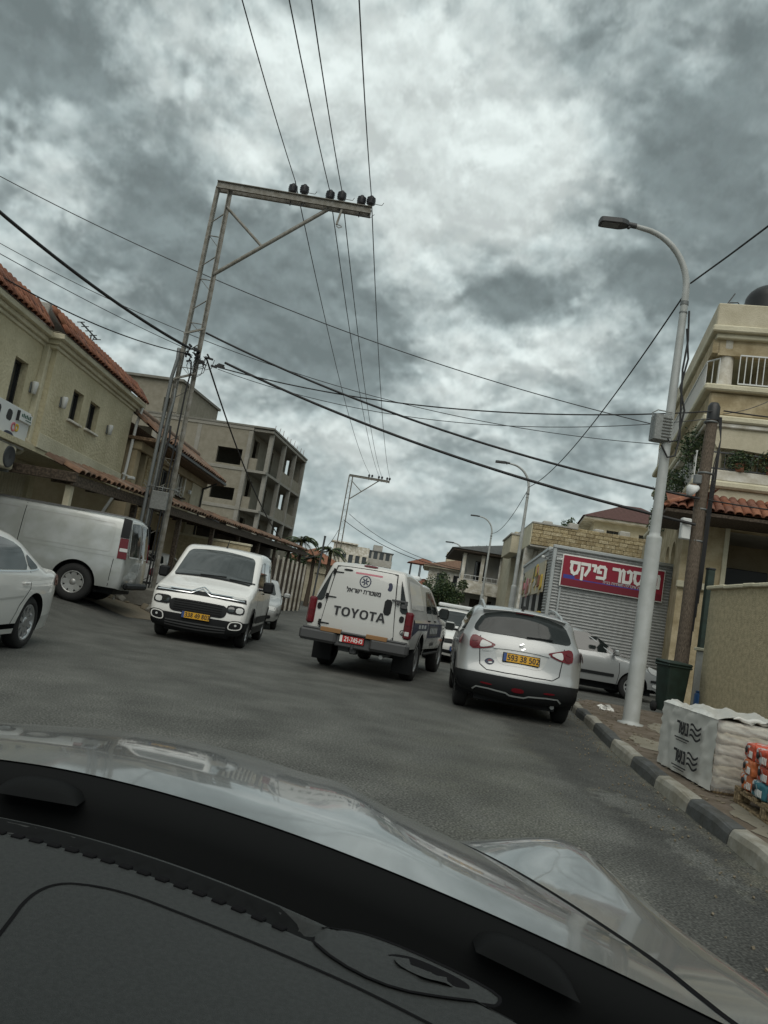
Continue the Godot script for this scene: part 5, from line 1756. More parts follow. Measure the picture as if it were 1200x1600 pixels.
	# box with louvred side on the near lamp, and its cables
	t = thing("lamp_cabinet", "small grey cabinet strapped to the tall pale street lamp", "electrical box", Vector3(4.23, 0.125, -11.9))
	s = surf()
	box(s, Vector3(-0.13, 4.62, 0.0), Vector3(0.26, 0.42, 0.22), Basis(), 0.015)
	part(s, "case", "galvanised", t)
	for k in 7:
		s = surf()
		box(s, Vector3(-0.06, 4.47 + k * 0.05, 0.115), Vector3(0.15, 0.02, 0.014), Basis(Vector3(1, 0, 0), 0.5))
		part(s, "louvre", "galvanised", t)
	s = surf()
	tube(s, [Vector3(-0.28, 4.72, 0.06), Vector3(-0.3, 4.84, 0.06), Vector3(-0.22, 4.9, 0.06), Vector3(0.0, 4.88, 0.1)], 0.01, 6)
	part(s, "handle_wire", "galvanised", t)
	for q in [[0.10, 6.6, 4.6], [0.14, 6.3, 4.85]]:
		s = surf()
		tube(s, [Vector3(0.07, q[1], 0.06), Vector3(q[0], q[1] - 0.5, 0.09), Vector3(0.07, q[1] - 1.0, 0.1), Vector3(q[0] + 0.04, q[2] + 0.1, 0.1), Vector3(0.16, q[2] - 0.1, 0.1), Vector3(0.12, q[2] - 0.4, 0.1), Vector3(0.0, q[2] - 0.45, 0.12), Vector3(-0.1, q[2] - 0.25, 0.06)], 0.016, 7)
		part(s, "feed_cable", "cable", t)

func ring3(c: Vector3, rx: float, rz: float, n: int) -> Array:
	var o := []
	for k in n + 1:
		var a := TAU * k / n
		o.append(c + Vector3(cos(a) * rx, 0, sin(a) * rz))
	return o

# ---------------------------------------------------------------- vehicle bodies

class Shape:
	# A body drawn from its side profile (z, y from the front bumper over the roof to the back bumper),
	# its half width by height (sec) and by length (plan), with rounded edges.
	var prof := PackedVector2Array()
	var nrm := PackedVector2Array()
	var crown := PackedFloat32Array()
	var rad := PackedFloat32Array()
	var sec := []
	var plan := []
	var wmax := 0.9
	var y0 := 0.25
	var roof_crown := 0.03
	var face_bow := 0.12
	var rt := 0.08
	var rf := 0.14
	var arches := []        # Vector3(z, y, r)

	func curve(a: Array, x: float) -> float:
		if x <= a[0].x: return a[0].y
		if x >= a[-1].x: return a[-1].y
		for k in a.size() - 1:
			if x <= a[k + 1].x:
				var h: float = a[k + 1].x - a[k].x
				var t: float = (x - a[k].x) / h
				var m0: float = 0.0 if k == 0 else (a[k + 1].y - a[k - 1].y) / (a[k + 1].x - a[k - 1].x) * h
				var m1: float = 0.0 if k + 2 >= a.size() else (a[k + 2].y - a[k].y) / (a[k + 2].x - a[k].x) * h
				var t2 := t * t
				var t3 := t2 * t
				return (2 * t3 - 3 * t2 + 1) * a[k].y + (t3 - 2 * t2 + t) * m0 + (-2 * t3 + 3 * t2) * a[k + 1].y + (t3 - t2) * m1
		return a[-1].y

	func W(z: float, y: float) -> float:
		return wmax * curve(sec, y) * curve(plan, z)

	func side_normal(z: float, y: float) -> Vector3:
		var e := 0.01
		return Vector3(1.0, -(W(z, y + e) - W(z, y - e)) / (2 * e), -(W(z + e, y) - W(z - e, y)) / (2 * e)).normalized()

	func setup(pts: PackedVector2Array, soft := 2):
		# soften the corners, then walk the line in even steps
		for t in soft:
			var o := PackedVector2Array([pts[0]])
			for k in pts.size() - 1:
				o.append(pts[k].lerp(pts[k + 1], 0.22))
				o.append(pts[k].lerp(pts[k + 1], 0.78))
			o.append(pts[-1])
			pts = o
		prof = PackedVector2Array([pts[0]])
		for k in pts.size() - 1:
			var d := pts[k].distance_to(pts[k + 1])
			var m := maxi(1, int(ceil(d / 0.06)))
			for j in m:
				prof.append(pts[k].lerp(pts[k + 1], float(j + 1) / m))
		nrm.resize(prof.size())
		for k in prof.size():
			var a := prof[maxi(k - 1, 0)]
			var b := prof[mini(k + 1, prof.size() - 1)]
			var t := (b - a).normalized()
			nrm[k] = Vector2(-t.y, t.x)     # outward: front faces -z, roof faces +y
		for pass_ in 2:
			var c := nrm.duplicate()
			for k in range(1, prof.size() - 1):
				nrm[k] = (c[k - 1] + c[k] * 2.0 + c[k + 1]).normalized()
		crown.resize(prof.size())
		rad.resize(prof.size())
		for k in prof.size():
			var f := pow(absf(nrm[k].x), 2.0)
			crown[k] = lerpf(roof_crown, face_bow, f)
			rad[k] = lerpf(rt, rf, f)

	func edge(k: int) -> Vector2:
		return prof[k] - nrm[k] * crown[k]

	func inner(k: int) -> Vector2:
		return prof[k] - nrm[k] * (crown[k] + rad[k])

	func half(k: int) -> float:
		var e := inner(k)
		return W(e.x, e.y) - rad[k]

	func cap_at(k: float, x: float, off := 0.0) -> Array:
		# a point of the top, front or back surface at profile place k and width x, with its normal
		var i := clampi(int(k), 0, prof.size() - 2)
		var t := clampf(k - i, 0.0, 1.0)
		var p := prof[i].lerp(prof[i + 1], t)
		var n := nrm[i].lerp(nrm[i + 1], t).normalized()
		var c := lerpf(crown[i], crown[i + 1], t)
		var w := maxf(lerpf(half(i), half(i + 1), t), 0.05)
		var u := x / w
		var q := p - n * c * u * u + n * off
		var nn := Vector3(2.0 * c * u / w, n.y, n.x).normalized()
		return [Vector3(x, q.y, q.x), nn]

	func place(front: bool, y: float) -> float:
		# where the profile passes the height y, going up the front or down the back
		if front:
			for k in prof.size() - 1:
				if prof[k].y <= y and prof[k + 1].y > y:
					return k + (y - prof[k].y) / (prof[k + 1].y - prof[k].y)
		else:
			for k in range(prof.size() - 2, -1, -1):
				if prof[k].y >= y and prof[k + 1].y < y:
					return k + (prof[k].y - y) / (prof[k].y - prof[k + 1].y)
		return 0.0

class Sink:
	# gathers triangles like a SurfaceTool
	var v := PackedVector3Array()
	var n := PackedVector3Array()
	var at := Vector3.UP
	func set_normal(a: Vector3): at = a
	func add_vertex(p: Vector3):
		v.append(p)
		n.append(at)

func split_body(k: Sink, cut) -> Array:
	# triangles above and below the line y = cut(z)
	var up := raw()
	var low := raw()
	for t in range(0, k.v.size(), 3):
		var d := [1.0, 1.0, 1.0]
		if cut != null:
			for j in 3:
				d[j] = k.v[t + j].y - cut.call(k.v[t + j].z)
		for side in [1.0, -1.0]:
			var ps := []
			for j in 3:
				var m := (j + 1) % 3
				if d[j] * side >= 0.0:
					ps.append([k.v[t + j], k.n[t + j]])
				if d[j] * d[m] < 0.0:
					var f: float = d[j] / (d[j] - d[m])
					ps.append([k.v[t + j].lerp(k.v[t + m], f), k.n[t + j].lerp(k.n[t + m], f).normalized()])
			for j in range(1, ps.size() - 1):
				for q in [ps[0], ps[j], ps[j + 1]]:
					var s: SurfaceTool = up if side > 0.0 else low
					s.set_normal(q[1])
					s.add_vertex(q[0])
	return [up.commit(), low.commit() if cut != null else null]

func body_mesh(b: Shape, cut = null) -> Array:
	var s := Sink.new()
	var n := b.prof.size()
	# sides: the profile set in by the rounding, less the wheel arches
	var region := PackedVector2Array()
	for k in n:
		region.append(b.inner(k))
	region = Geometry2D.offset_polygon(region, 0.004)[0]
	var regions := [region]
	for a in b.arches:
		var hole := PackedVector2Array([Vector2(a.x + a.z, -1.0)])
		for k in 21:
			var t := PI * k / 20.0
			hole.append(Vector2(a.x + cos(t) * a.z, a.y + sin(t) * a.z))
		hole.append(Vector2(a.x - a.z, -1.0))
		var next := []
		for r in regions:
			next.append_array(Geometry2D.clip_polygons(r, hole))
		regions = next
	var cell := 0.11
	for r in regions:
		if r.size() < 3:
			continue
		patch_cells(s, r, cell, func(p): return [Vector3(b.W(p.x, p.y), p.y, p.x), b.side_normal(p.x, p.y)], true)
	# rounded edge and the surface across
	var rows := []
	var norms := []
	for k in n:
		var e := b.inner(k)
		var w := b.W(e.x, e.y)
		var sn := b.side_normal(e.x, e.y)
		var pn := Vector3(0, b.nrm[k].y, b.nrm[k].x)
		var row := []
		var nr := []
		for j in 6:
			var a := PI * 0.5 * j / 5.0
			row.append(Vector3(w - b.rad[k] + b.rad[k] * cos(a), e.y + b.nrm[k].y * b.rad[k] * sin(a), e.x + b.nrm[k].x * b.rad[k] * sin(a)))
			var tilt: Vector3 = b.cap_at(k, b.half(k))[1]
			nr.append((sn * cos(a) + tilt * sin(a)).normalized())
		for j in range(5, -1, -1):
			var q := b.cap_at(k, b.half(k) * j / 6.0)
			row.append(q[0])
			nr.append(q[1])
		rows.append(row)
		norms.append(nr)
	for k in n - 1:
		for j in rows[k].size() - 1:
			for sx in [1, -1]:
				var f := Vector3(sx, 1, 1)
				var ids := [[k, j], [k + 1, j], [k + 1, j + 1], [k, j], [k + 1, j + 1], [k, j + 1]]
				if sx < 0:
					ids = [[k, j], [k + 1, j + 1], [k + 1, j], [k, j], [k, j + 1], [k + 1, j + 1]]
				for q in ids:
					s.set_normal(norms[q[0]][q[1]] * f)
					s.add_vertex(rows[q[0]][q[1]] * f)
	return split_body(s, cut)

func patch_cells(s, pts: PackedVector2Array, cell: float, at: Callable, both := false):
	# cut a flat outline into cells and bend each onto a surface; at(p) gives a place and a normal
	var lo := pts[0]
	var hi := pts[0]
	for p in pts:
		lo = lo.min(p)
		hi = hi.max(p)
	var nx := maxi(1, int(ceil((hi.x - lo.x) / cell)))
	var ny := maxi(1, int(ceil((hi.y - lo.y) / cell)))
	for i in nx:
		for j in ny:
			var a := lo + Vector2((hi.x - lo.x) * i / nx, (hi.y - lo.y) * j / ny)
			var c := lo + Vector2((hi.x - lo.x) * (i + 1) / nx, (hi.y - lo.y) * (j + 1) / ny)
			var q := PackedVector2Array([a, Vector2(c.x, a.y), c, Vector2(a.x, c.y)])
			for r in Geometry2D.intersect_polygons(pts, q):
				if r.size() < 3:
					continue
				var idx := Geometry2D.triangulate_polygon(r)
				for k in range(0, idx.size(), 3):
					var v := [at.call(r[idx[k]]), at.call(r[idx[k + 1]]), at.call(r[idx[k + 2]])]
					var fn: Vector3 = (v[0][0] - v[2][0]).cross(v[0][0] - v[1][0])
					if fn.dot(v[0][1]) < 0.0:
						v = [v[0], v[2], v[1]]
					for w in v:
						s.set_normal(w[1])
						s.add_vertex(w[0])
					if both:
						for w in [v[0], v[2], v[1]]:
							s.set_normal(w[1] * Vector3(-1, 1, 1))
							s.add_vertex(w[0] * Vector3(-1, 1, 1))

func raw() -> SurfaceTool:
	var s := SurfaceTool.new()
	s.begin(Mesh.PRIMITIVE_TRIANGLES)
	return s

func side_patch(b: Shape, pts: PackedVector2Array, sx: float, off: float, called: String, m, parent: Node, cell := 0.12) -> MeshInstance3D:
	# a panel on one side (sx is +1 or -1); pts are (z, y)
	var s := raw()
	patch_cells(s, pts, cell, func(p):
		var n := b.side_normal(p.x, p.y)
		var v := Vector3(b.W(p.x, p.y), p.y, p.x) + n * off
		return [Vector3(v.x * sx, v.y, v.z), Vector3(n.x * sx, n.y, n.z)])
	return put(s.commit(), called, m, parent)

func face_patch(b: Shape, front: bool, pts: PackedVector2Array, off: float, called: String, m, parent: Node, cell := 0.12) -> MeshInstance3D:
	# a panel on the front or back; pts are (x, y of the profile)
	var s := raw()
	patch_cells(s, pts, cell, func(p): return b.cap_at(b.place(front, p.y), p.x, off))
	return put(s.commit(), called, m, parent)

func stripe(a: Vector2, b: Vector2, w: float) -> PackedVector2Array:
	var o := (b - a).orthogonal().normalized() * w * 0.5
	return PackedVector2Array([a - o, b - o, b + o, a + o])

func line_strip(pts: PackedVector2Array, w: float) -> PackedVector2Array:
	# an open line given a width
	var l := PackedVector2Array()
	var r := PackedVector2Array()
	for k in pts.size():
		var t := (pts[mini(k + 1, pts.size() - 1)] - pts[maxi(k - 1, 0)]).normalized()
		var o := t.orthogonal() * w * 0.5
		l.append(pts[k] + o)
		r.append(pts[k] - o)
	r.reverse()
	l.append_array(r)
	return l

func wheel(parent: Node, at: Vector3, sx: float, r: float, rim: float, w: float, spokes: int, m := "rim_silver", style := 0):
	var t := Node3D.new()
	t.name = numbered(parent, "wheel")
	parent.add_child(t)
	t.position = at
	var xf := Transform3D(Basis(Vector3(0, 0, 1), -PI * 0.5 * sx), Vector3.ZERO)   # y runs outward
	var s := surf()
	var h := w * 0.5
	lathe(s, [Vector2(rim - 0.02, -h * 0.7), Vector2(rim + 0.01, -h * 0.92), Vector2(r - 0.07, -h), Vector2(r - 0.02, -h * 0.85), Vector2(r, -h * 0.6), Vector2(r, h * 0.6), Vector2(r - 0.02, h * 0.85), Vector2(r - 0.07, h), Vector2(rim + 0.012, h * 0.93), Vector2(rim - 0.006, h * 0.8), Vector2(rim - 0.02, h * 0.5)], 36, xf)
	part(s, "tyre", "rubber", t)
	s = surf()
	lathe(s, [Vector2(rim, h * 0.82), Vector2(rim - 0.012, h * 0.86), Vector2(rim - 0.028, h * 0.78), Vector2(rim - 0.04, h * 0.4), Vector2(rim - 0.05, 0.0)], 36, xf)
	var hub := h * 0.62
	lathe(s, [Vector2(0.075, h * 0.2), Vector2(0.07, hub), Vector2(0.045, hub + 0.012), Vector2(0, hub + 0.012)], 18, xf)
	for k in spokes:
		var a := TAU * k / spokes
		var reach := rim - 0.03
		var wa := 0.022 if style == 0 else 0.05
		var wb := 0.03 if style == 0 else 0.07
		for side in ([-1, 1] if style == 2 else [0]):
			var d0 := Vector3(cos(a + side * 0.35), 0, sin(a + side * 0.35))
			var d1 := Vector3(cos(a + side * 0.16), 0, sin(a + side * 0.16))
			var o := Vector3(-sin(a), 0, cos(a))
			var q := [d0 * 0.05 - o * wb, d0 * 0.05 + o * wb, d1 * reach + o * wa, d1 * reach - o * wa]
			var top := [Vector3(0, hub, 0), Vector3(0, hub, 0), Vector3(0, h * 0.72, 0), Vector3(0, h * 0.72, 0)]
			var f := []
			var g := []
			for j in 4:
				f.append(xf * (q[j] + top[j]))
				g.append(xf * (q[j] + top[j] - Vector3(0, 0.035, 0)))
			poly(s, f, xf.basis * Vector3.UP)
			for j in 4:
				poly(s, [f[j], f[(j + 1) % 4], g[(j + 1) % 4], g[j]], xf.basis * ((q[j] + q[(j + 1) % 4]) * 0.5 - (q[0] + q[2]) * 0.5))
	part(s, "rim", m, t)
	s = surf()
	lathe(s, [Vector2(0.0, -h * 0.1), Vector2(rim - 0.03, -h * 0.1)], 24, xf)
	lathe(s, [Vector2(0.0, h * 0.1), Vector2(rim * 0.62, h * 0.1), Vector2(rim * 0.62, -0.05)], 24, xf)
	part(s, "brake_disc", "dark_metal", t)

func arch_liner(b: Shape, parent: Node):
	for a in b.arches:
		for sx in [1, -1]:
			var s := surf()
			var rows := []
			for k in 17:
				var t := PI * (-0.1 + 1.2 * k / 16.0)
				var z: float = a.x + cos(t) * (a.z + 0.002)
				var y: float = maxf(a.y + sin(t) * (a.z + 0.002), b.y0)
				var w := b.W(z, y)
				rows.append([Vector3(sx * (w + 0.001), y, z), Vector3(sx * (w - 0.30), y, z)])
			grid(s, rows, sx > 0)
			part(s, "wheel_arch", "trim_black", parent)
			s = surf()
			var disc := []
			for k in 17:
				var t := PI * k / 16.0
				disc.append(Vector3(sx * (b.W(a.x, a.y) - 0.30), a.y + sin(t) * a.z, a.x + cos(t) * a.z))
			poly(s, disc, Vector3(sx, 0, 0))
			part(s, "wheel_arch", "trim_black", parent)

func underbody(b: Shape, parent: Node, z0: float, z1: float, y := 0.0):
	var s := surf()
	box(s, Vector3(0, (b.y0 + 0.45) * 0.5 + y, (z0 + z1) * 0.5), Vector3((b.wmax - 0.32) * 2.0, 0.45 - b.y0 + 0.1, z1 - z0))
	part(s, "underbody", "trim_black", parent)

func mirror(parent: Node, at: Vector3, sx: float, m: String, size := Vector3(0.20, 0.15, 0.10), forward := -1.0):
	var s := surf()
	var t := Node3D.new()
	t.name = numbered(parent, "mirror")
	t.position = at
	parent.add_child(t)
	box(s, Vector3(sx * (size.x * 0.5 + 0.05), 0.0, 0), size, Basis(), 0.035)
	part(s, "shell", m, t)
	s = surf()
	box(s, Vector3(sx * 0.02, -size.y * 0.3, 0.0), Vector3(0.12, 0.04, 0.05), Basis(), 0.01)
	part(s, "stalk", "trim_black", t)
	s = surf()
	box(s, Vector3(sx * (size.x * 0.5 + 0.05), 0.0, size.z * 0.5 + 0.001), Vector3(size.x - 0.04, size.y - 0.04, 0.004))
	part(s, "mirror_glass", "glass_tint", t)

func handle(b: Shape, parent: Node, z: float, y: float, sx: float, m: String):
	var s := surf()
	var x := b.W(z, y)
	box(s, Vector3(sx * (x + 0.022), y, z), Vector3(0.02, 0.028, 0.17), Basis(), 0.008)
	box(s, Vector3(sx * (x + 0.008), y, z - 0.07), Vector3(0.02, 0.02, 0.02))
	box(s, Vector3(sx * (x + 0.008), y, z + 0.07), Vector3(0.02, 0.02, 0.02))
	part(s, "door_handle", m, parent)

func letters(text: String, height: float, depth: float, bold := true) -> TextMesh:
	var t := TextMesh.new()
	var f := SystemFont.new()
	f.font_names = PackedStringArray(["Droid Sans"])
	f.font_weight = 700 if bold else 400
	t.font = f
	t.text = text
	t.font_size = 64
	t.pixel_size = height / 64.0 * 1.38
	t.depth = depth
	t.curve_step = 1.0
	return t

func number_plate(parent: Node, xf: Transform3D, text: String, w := 0.52, h := 0.115, ground := "plate_yellow", ink := "ink"):
	# faces +z of xf
	var t := Node3D.new()
	t.name = numbered(parent, "number_plate")
	t.transform = xf
	parent.add_child(t)
	var s := surf()
	box(s, Vector3.ZERO, Vector3(w + 0.024, h + 0.02, 0.010), Basis(), 0.003)
	part(s, "plate_frame", "trim_black", t)
	s = surf()
	box(s, Vector3(0, 0, 0.006), Vector3(w, h, 0.006))
	part(s, "plate_face", ground, t)
	s = surf()
	box(s, Vector3(-w * 0.5 + 0.022, 0, 0.010), Vector3(0.044, h, 0.003))
	part(s, "country_band", "plate_blue" if ground != "plate_red" else "print_white", t)
	put(letters(text, h * 0.72, 0.003), "lettering", ink, t, Transform3D(Basis().scaled(Vector3(w * 0.80 / (h * 0.72 * 0.60 * text.length()), 1, 1)), Vector3(0.028, 0, 0.0105)))

# ---------------------------------------------------------------- Hebrew block letters as strokes in a unit square

const GLYPH := {
	"mem": [[0.0, 0.0, 0.28, 0.75, 0.05, 1.0], [0.28, 0.75, 0.45, 1.0, 0.8, 1.0, 0.85, 0.8, 0.85, 0.0, 0.45, 0.0]],
	"yod": [[0.1, 1.0, 0.35, 1.0, 0.38, 0.85, 0.33, 0.55]],
	"samekh": [[0.05, 1.0, 0.85, 1.0, 0.85, 0.45, 0.7, 0.12, 0.45, 0.0, 0.25, 0.12, 0.12, 0.45, 0.16, 1.0]],
	"tet": [[0.0, 1.0, 0.12, 0.9, 0.14, 0.0, 0.75, 0.0, 0.85, 0.2, 0.85, 0.9, 0.65, 1.0, 0.5, 0.92]],
	"resh": [[0.05, 1.0, 0.6, 1.0, 0.75, 0.85, 0.75, 0.0]],
	"pe": [[0.35, 0.5, 0.1, 0.5, 0.1, 0.85, 0.25, 1.0, 0.65, 1.0, 0.8, 0.85, 0.8, 0.12, 0.7, 0.0, 0.05, 0.0]],
	"qof": [[0.05, 1.0, 0.8, 1.0, 0.8, 0.6, 0.5, 0.05], [0.15, 0.62, 0.15, -0.35]],
	"shin": [[0.05, 1.0, 0.1, 0.15, 0.25, 0.0, 0.65, 0.0, 0.85, 0.4, 0.92, 1.0], [0.5, 1.0, 0.46, 0.5, 0.15, 0.35]],
	"tav": [[0.0, 0.02, 0.14, 0.05, 0.18, 1.0], [0.05, 1.0, 0.65, 1.0, 0.82, 0.85, 0.82, 0.0]],
	"alef": [[0.08, 1.0, 0.85, 0.0], [0.8, 1.0, 0.75, 0.65, 0.55, 0.45], [0.1, 0.0, 0.12, 0.4, 0.3, 0.65]],
	"lamed": [[0.1, 1.35, 0.1, 0.95, 0.72, 0.95, 0.72, 0.6, 0.35, 0.0]],
	"nun": [[0.15, 1.0, 0.45, 1.0, 0.5, 0.85, 0.5, 0.0, 0.05, 0.0]],
	"dalet": [[0.0, 1.0, 0.9, 1.0], [0.7, 1.0, 0.7, 0.0]],
	"he": [[0.1, 1.0, 0.65, 1.0, 0.8, 0.85, 0.8, 0.0], [0.15, 0.6, 0.15, 0.0]],
	"vav": [[0.1, 1.0, 0.3, 1.0, 0.38, 0.85, 0.38, 0.0]],
	"bet": [[0.1, 1.0, 0.6, 1.0, 0.72, 0.85, 0.72, 0.0], [0.0, 0.0, 0.9, 0.0]],
}
const GLYPH_W := {"mem": 0.95, "yod": 0.45, "samekh": 0.95, "tet": 0.95, "resh": 0.85, "pe": 0.9, "qof": 0.9, "shin": 1.0, "tav": 0.92, "alef": 0.95, "lamed": 0.82, "nun": 0.6, "dalet": 0.92, "he": 0.9, "vav": 0.48, "bet": 0.95}

func hebrew(names: Array, size: float, stroke: float, depth: float) -> ArrayMesh:
	# right to left; the first letter ends at x = 0 and the line runs towards -x. "" is a space
	var s := surf()
	var x := 0.0
	for g in names:
		if g == "":
			x -= size * 0.5
			continue
		x -= GLYPH_W[g] * size
		for l in GLYPH[g]:
			for k in range(0, l.size() - 2, 2):
				var a := Vector2(l[k], l[k + 1]) * size + Vector2(x, 0)
				var b := Vector2(l[k + 2], l[k + 3]) * size + Vector2(x, 0)
				var t := (b - a).normalized() * stroke * 0.42
				prism(s, stripe(a - t, b + t, stroke), 0.0, depth + 0.0004 * k)
		x -= size * 0.14
	return close(s)

func hebrew_width(names: Array, size: float) -> float:
	var x := 0.0
	for g in names:
		x += size * (0.5 if g == "" else GLYPH_W[g] + 0.14)
	return x

# ---------------------------------------------------------------- vehicles (each faces -z in its own axes)

func turn_to(h: Vector2) -> float:
	# heading given as (x, z)
	return atan2(-h.x, -h.y)

func mirror_poly(p: PackedVector2Array) -> PackedVector2Array:
	var o := PackedVector2Array()
	for q in p:
		o.append(Vector2(-q.x, q.y))
	return o

func std_parts(b: Shape, t: Node3D, paint: String, cut = null):
	var m := body_mesh(b, cut)
	put(m[0], "body", paint, t)
	if m[1] != null:
		put(m[1], "lower_body", "trim_black", t)
	arch_liner(b, t)

func four_wheels(b: Shape, t: Node3D, zf: float, zr: float, r: float, rim: float, w: float, spokes: int, m: String, style: int, inset := 0.03):
	for z in [zf, zr]:
		for sx in [-1, 1]:
			wheel(t, Vector3(sx * (b.W(z, r + 0.1) - inset - w * 0.5), r, z), sx, r, rim, w, spokes, m, style)

func arch_trim(b: Shape, t: Node3D, m: String, w := 0.06, off := 0.012):
	for a in b.arches:
		for sx in [-1, 1]:
			var l := PackedVector2Array()
			for k in 25:
				var q := PI * (-0.08 + 1.16 * k / 24.0)
				l.append(Vector2(a.x + cos(q) * (a.z + w * 0.5 - 0.01), a.y + sin(q) * (a.z + w * 0.5 - 0.01)))
			side_patch(b, line_strip(l, w), sx, off, "arch_trim", m, t, 0.1)

func seam(b: Shape, t: Node3D, pts: Array, sx: float, w := 0.012):
	side_patch(b, line_strip(pv(pts), w), sx, 0.003, "door_seam", "gap", t, 0.2)  # near-black strip painted as the shadowed line of a door groove

# ---- white people carrier with chevrons

func make_people_carrier():
	var t := thing("people_carrier", "white people carrier with black lower bumper and yellow plate driving towards us", "car", Vector3(-3.10, 0, -16.35), turn_to(Vector2(0.03, 1)))
	var b := Shape.new()
	b.wmax = 0.905; b.y0 = 0.22; b.face_bow = 0.10; b.roof_crown = 0.035; b.rt = 0.10; b.rf = 0.11
	b.sec = [Vector2(0.2, 0.93), Vector2(0.45, 0.985), Vector2(0.75, 1.0), Vector2(1.05, 0.985), Vector2(1.2, 0.95), Vector2(1.5, 0.91), Vector2(1.78, 0.865), Vector2(1.95, 0.83)]
	b.plan = [Vector2(-2.3, 0.94), Vector2(-1.95, 0.985), Vector2(-1.4, 1.0), Vector2(1.3, 1.0), Vector2(2.2, 0.94)]
	b.arches = [Vector3(-1.40, 0.33, 0.385), Vector3(1.385, 0.33, 0.385)]
	b.setup(pv([-2.16, 0.20, -2.25, 0.26, -2.28, 0.45, -2.27, 0.66, -2.22, 0.84, -2.13, 0.96, -1.96, 1.03, -1.5, 1.15, -1.28, 1.22, -1.0, 1.46, -0.62, 1.77, -0.42, 1.86, 0.0, 1.90, 0.8, 1.91, 1.6, 1.88, 1.93, 1.82, 2.04, 1.5, 2.10, 1.0, 2.13, 0.6, 2.10, 0.3, 2.04, 0.22]))
	std_parts(b, t, "paint_white", func(z): return lerpf(0.50, 0.36, smoothstep(-1.75, -1.5, z)))
	underbody(b, t, -2.0, 1.9)
	four_wheels(b, t, -1.40, 1.385, 0.33, 0.205, 0.21, 10, "rim_silver", 0)
	var f := func(p, off, called, m): return face_patch(b, true, p, off, called, m, t)
	f.call(round_poly(pv([-0.76, 1.235, 0.76, 1.235, 0.755, 1.28, 0.67, 1.765, 0.0, 1.785, -0.67, 1.765, -0.755, 1.28]), 2, 0.05), 0.006, "windscreen", "glass_front")
	f.call(pv([-0.72, 1.205, 0.72, 1.205, 0.74, 1.235, 0.0, 1.242, -0.74, 1.235]), 0.009, "wiper_cowl", "trim_black")
	for k in 3:
		f.call(rect2(-0.55, 0.25 + k * 0.05, 0.55, 0.275 + k * 0.05), 0.012, "intake_slat", "trim_grey")
	f.call(round_poly(pv([-0.47, 0.53, 0.47, 0.53, 0.53, 0.62, 0.51, 0.77, -0.51, 0.77, -0.53, 0.62]), 2), 0.006, "grille", "trim_black")
	for k in 5:
		f.call(rect2(-0.44, 0.565 + k * 0.042, 0.44, 0.575 + k * 0.042), 0.011, "grille_bar", "gap")
	# chrome rails that rise to the two chevrons
	for k in 2:
		var y := 0.895 + k * 0.042
		f.call(line_strip(pv([-0.80, y + 0.035, -0.45, y + 0.008, -0.18, y - 0.002, 0.0, y + 0.085, 0.18, y - 0.002, 0.45, y + 0.008, 0.80, y + 0.035]), 0.016), 0.016, "chrome_rail", "chrome")
	f.call(pv([-0.84, 0.895, -0.45, 0.873, 0.45, 0.873, 0.84, 0.895, 0.82, 0.965, 0.45, 0.945, -0.45, 0.945, -0.82, 0.965]), 0.007, "rail_band", "trim_black")
	for sx in [-1, 1]:
		var p := func(a): return pv(a) if sx > 0 else mirror_poly(pv(a))
		f.call(round_poly(p.call([0.56, 0.925, 0.80, 0.945, 0.80, 0.985, 0.57, 0.955]), 1), 0.02, "daytime_lamp", "lamp_clear")
		var h: Node3D = f.call(round_poly(p.call([0.53, 0.64, 0.81, 0.65, 0.84, 0.73, 0.81, 0.825, 0.53, 0.805, 0.50, 0.72]), 1), 0.009, "headlight", "trim_black")
		face_patch(b, true, round_poly(p.call([0.68, 0.67, 0.80, 0.68, 0.81, 0.79, 0.68, 0.78]), 1), 0.014, "lens", "lamp_clear", h)
		face_patch(b, true, round_poly(p.call([0.54, 0.675, 0.65, 0.68, 0.65, 0.78, 0.54, 0.775]), 1), 0.014, "lens", "glass", h)
		f.call(round_poly(p.call([0.575, 0.315, 0.80, 0.32, 0.86, 0.40, 0.84, 0.53, 0.62, 0.52, 0.565, 0.42]), 2), 0.010, "fog_surround", "trim_black")
		var ring: PackedVector2Array = round_poly(p.call([0.60, 0.34, 0.785, 0.345, 0.83, 0.41, 0.815, 0.505, 0.635, 0.497, 0.592, 0.42]), 2)
		ring.append(ring[0])
		f.call(line_strip(ring, 0.02), 0.016, "fog_ring", "paint_white")
		f.call(ring2(Vector2(sx * 0.72, 0.435), 0.022, 12), 0.026, "fog_lamp", "lamp_clear")
		# side
		side_patch(b, round_poly(pv([-0.98, 1.17, -0.92, 1.27, -0.66, 1.52, -0.46, 1.66, -0.12, 1.69, -0.12, 1.17]), 1), sx, 0.005, "door_window", "glass", t)
		side_patch(b, round_poly(pv([-0.02, 1.17, -0.02, 1.69, 0.85, 1.69, 0.85, 1.17]), 1), sx, 0.005, "sliding_door_window", "glass", t)
		side_patch(b, round_poly(pv([0.97, 1.17, 0.97, 1.69, 1.70, 1.66, 1.82, 1.2]), 1), sx, 0.005, "quarter_window", "glass", t)
		side_patch(b, pv([-0.13, 1.16, -0.13, 1.70, -0.01, 1.70, -0.01, 1.16]), sx, 0.004, "pillar_trim", "trim_black", t)
		side_patch(b, pv([-1.0, 0.24, -1.0, 0.40, 0.98, 0.40, 0.98, 0.24]), sx, 0.012, "sill_trim", "trim_black", t)
		side_patch(b, round_poly(pv([-0.9, 0.46, -0.9, 0.60, 0.9, 0.60, 0.9, 0.46]), 1), sx, 0.016, "door_bumper", "trim_black", t)
		seam(b, t, [-1.02, 0.42, -1.0, 0.9, -0.98, 1.17], sx)
		seam(b, t, [-0.07, 0.42, -0.07, 1.68], sx)
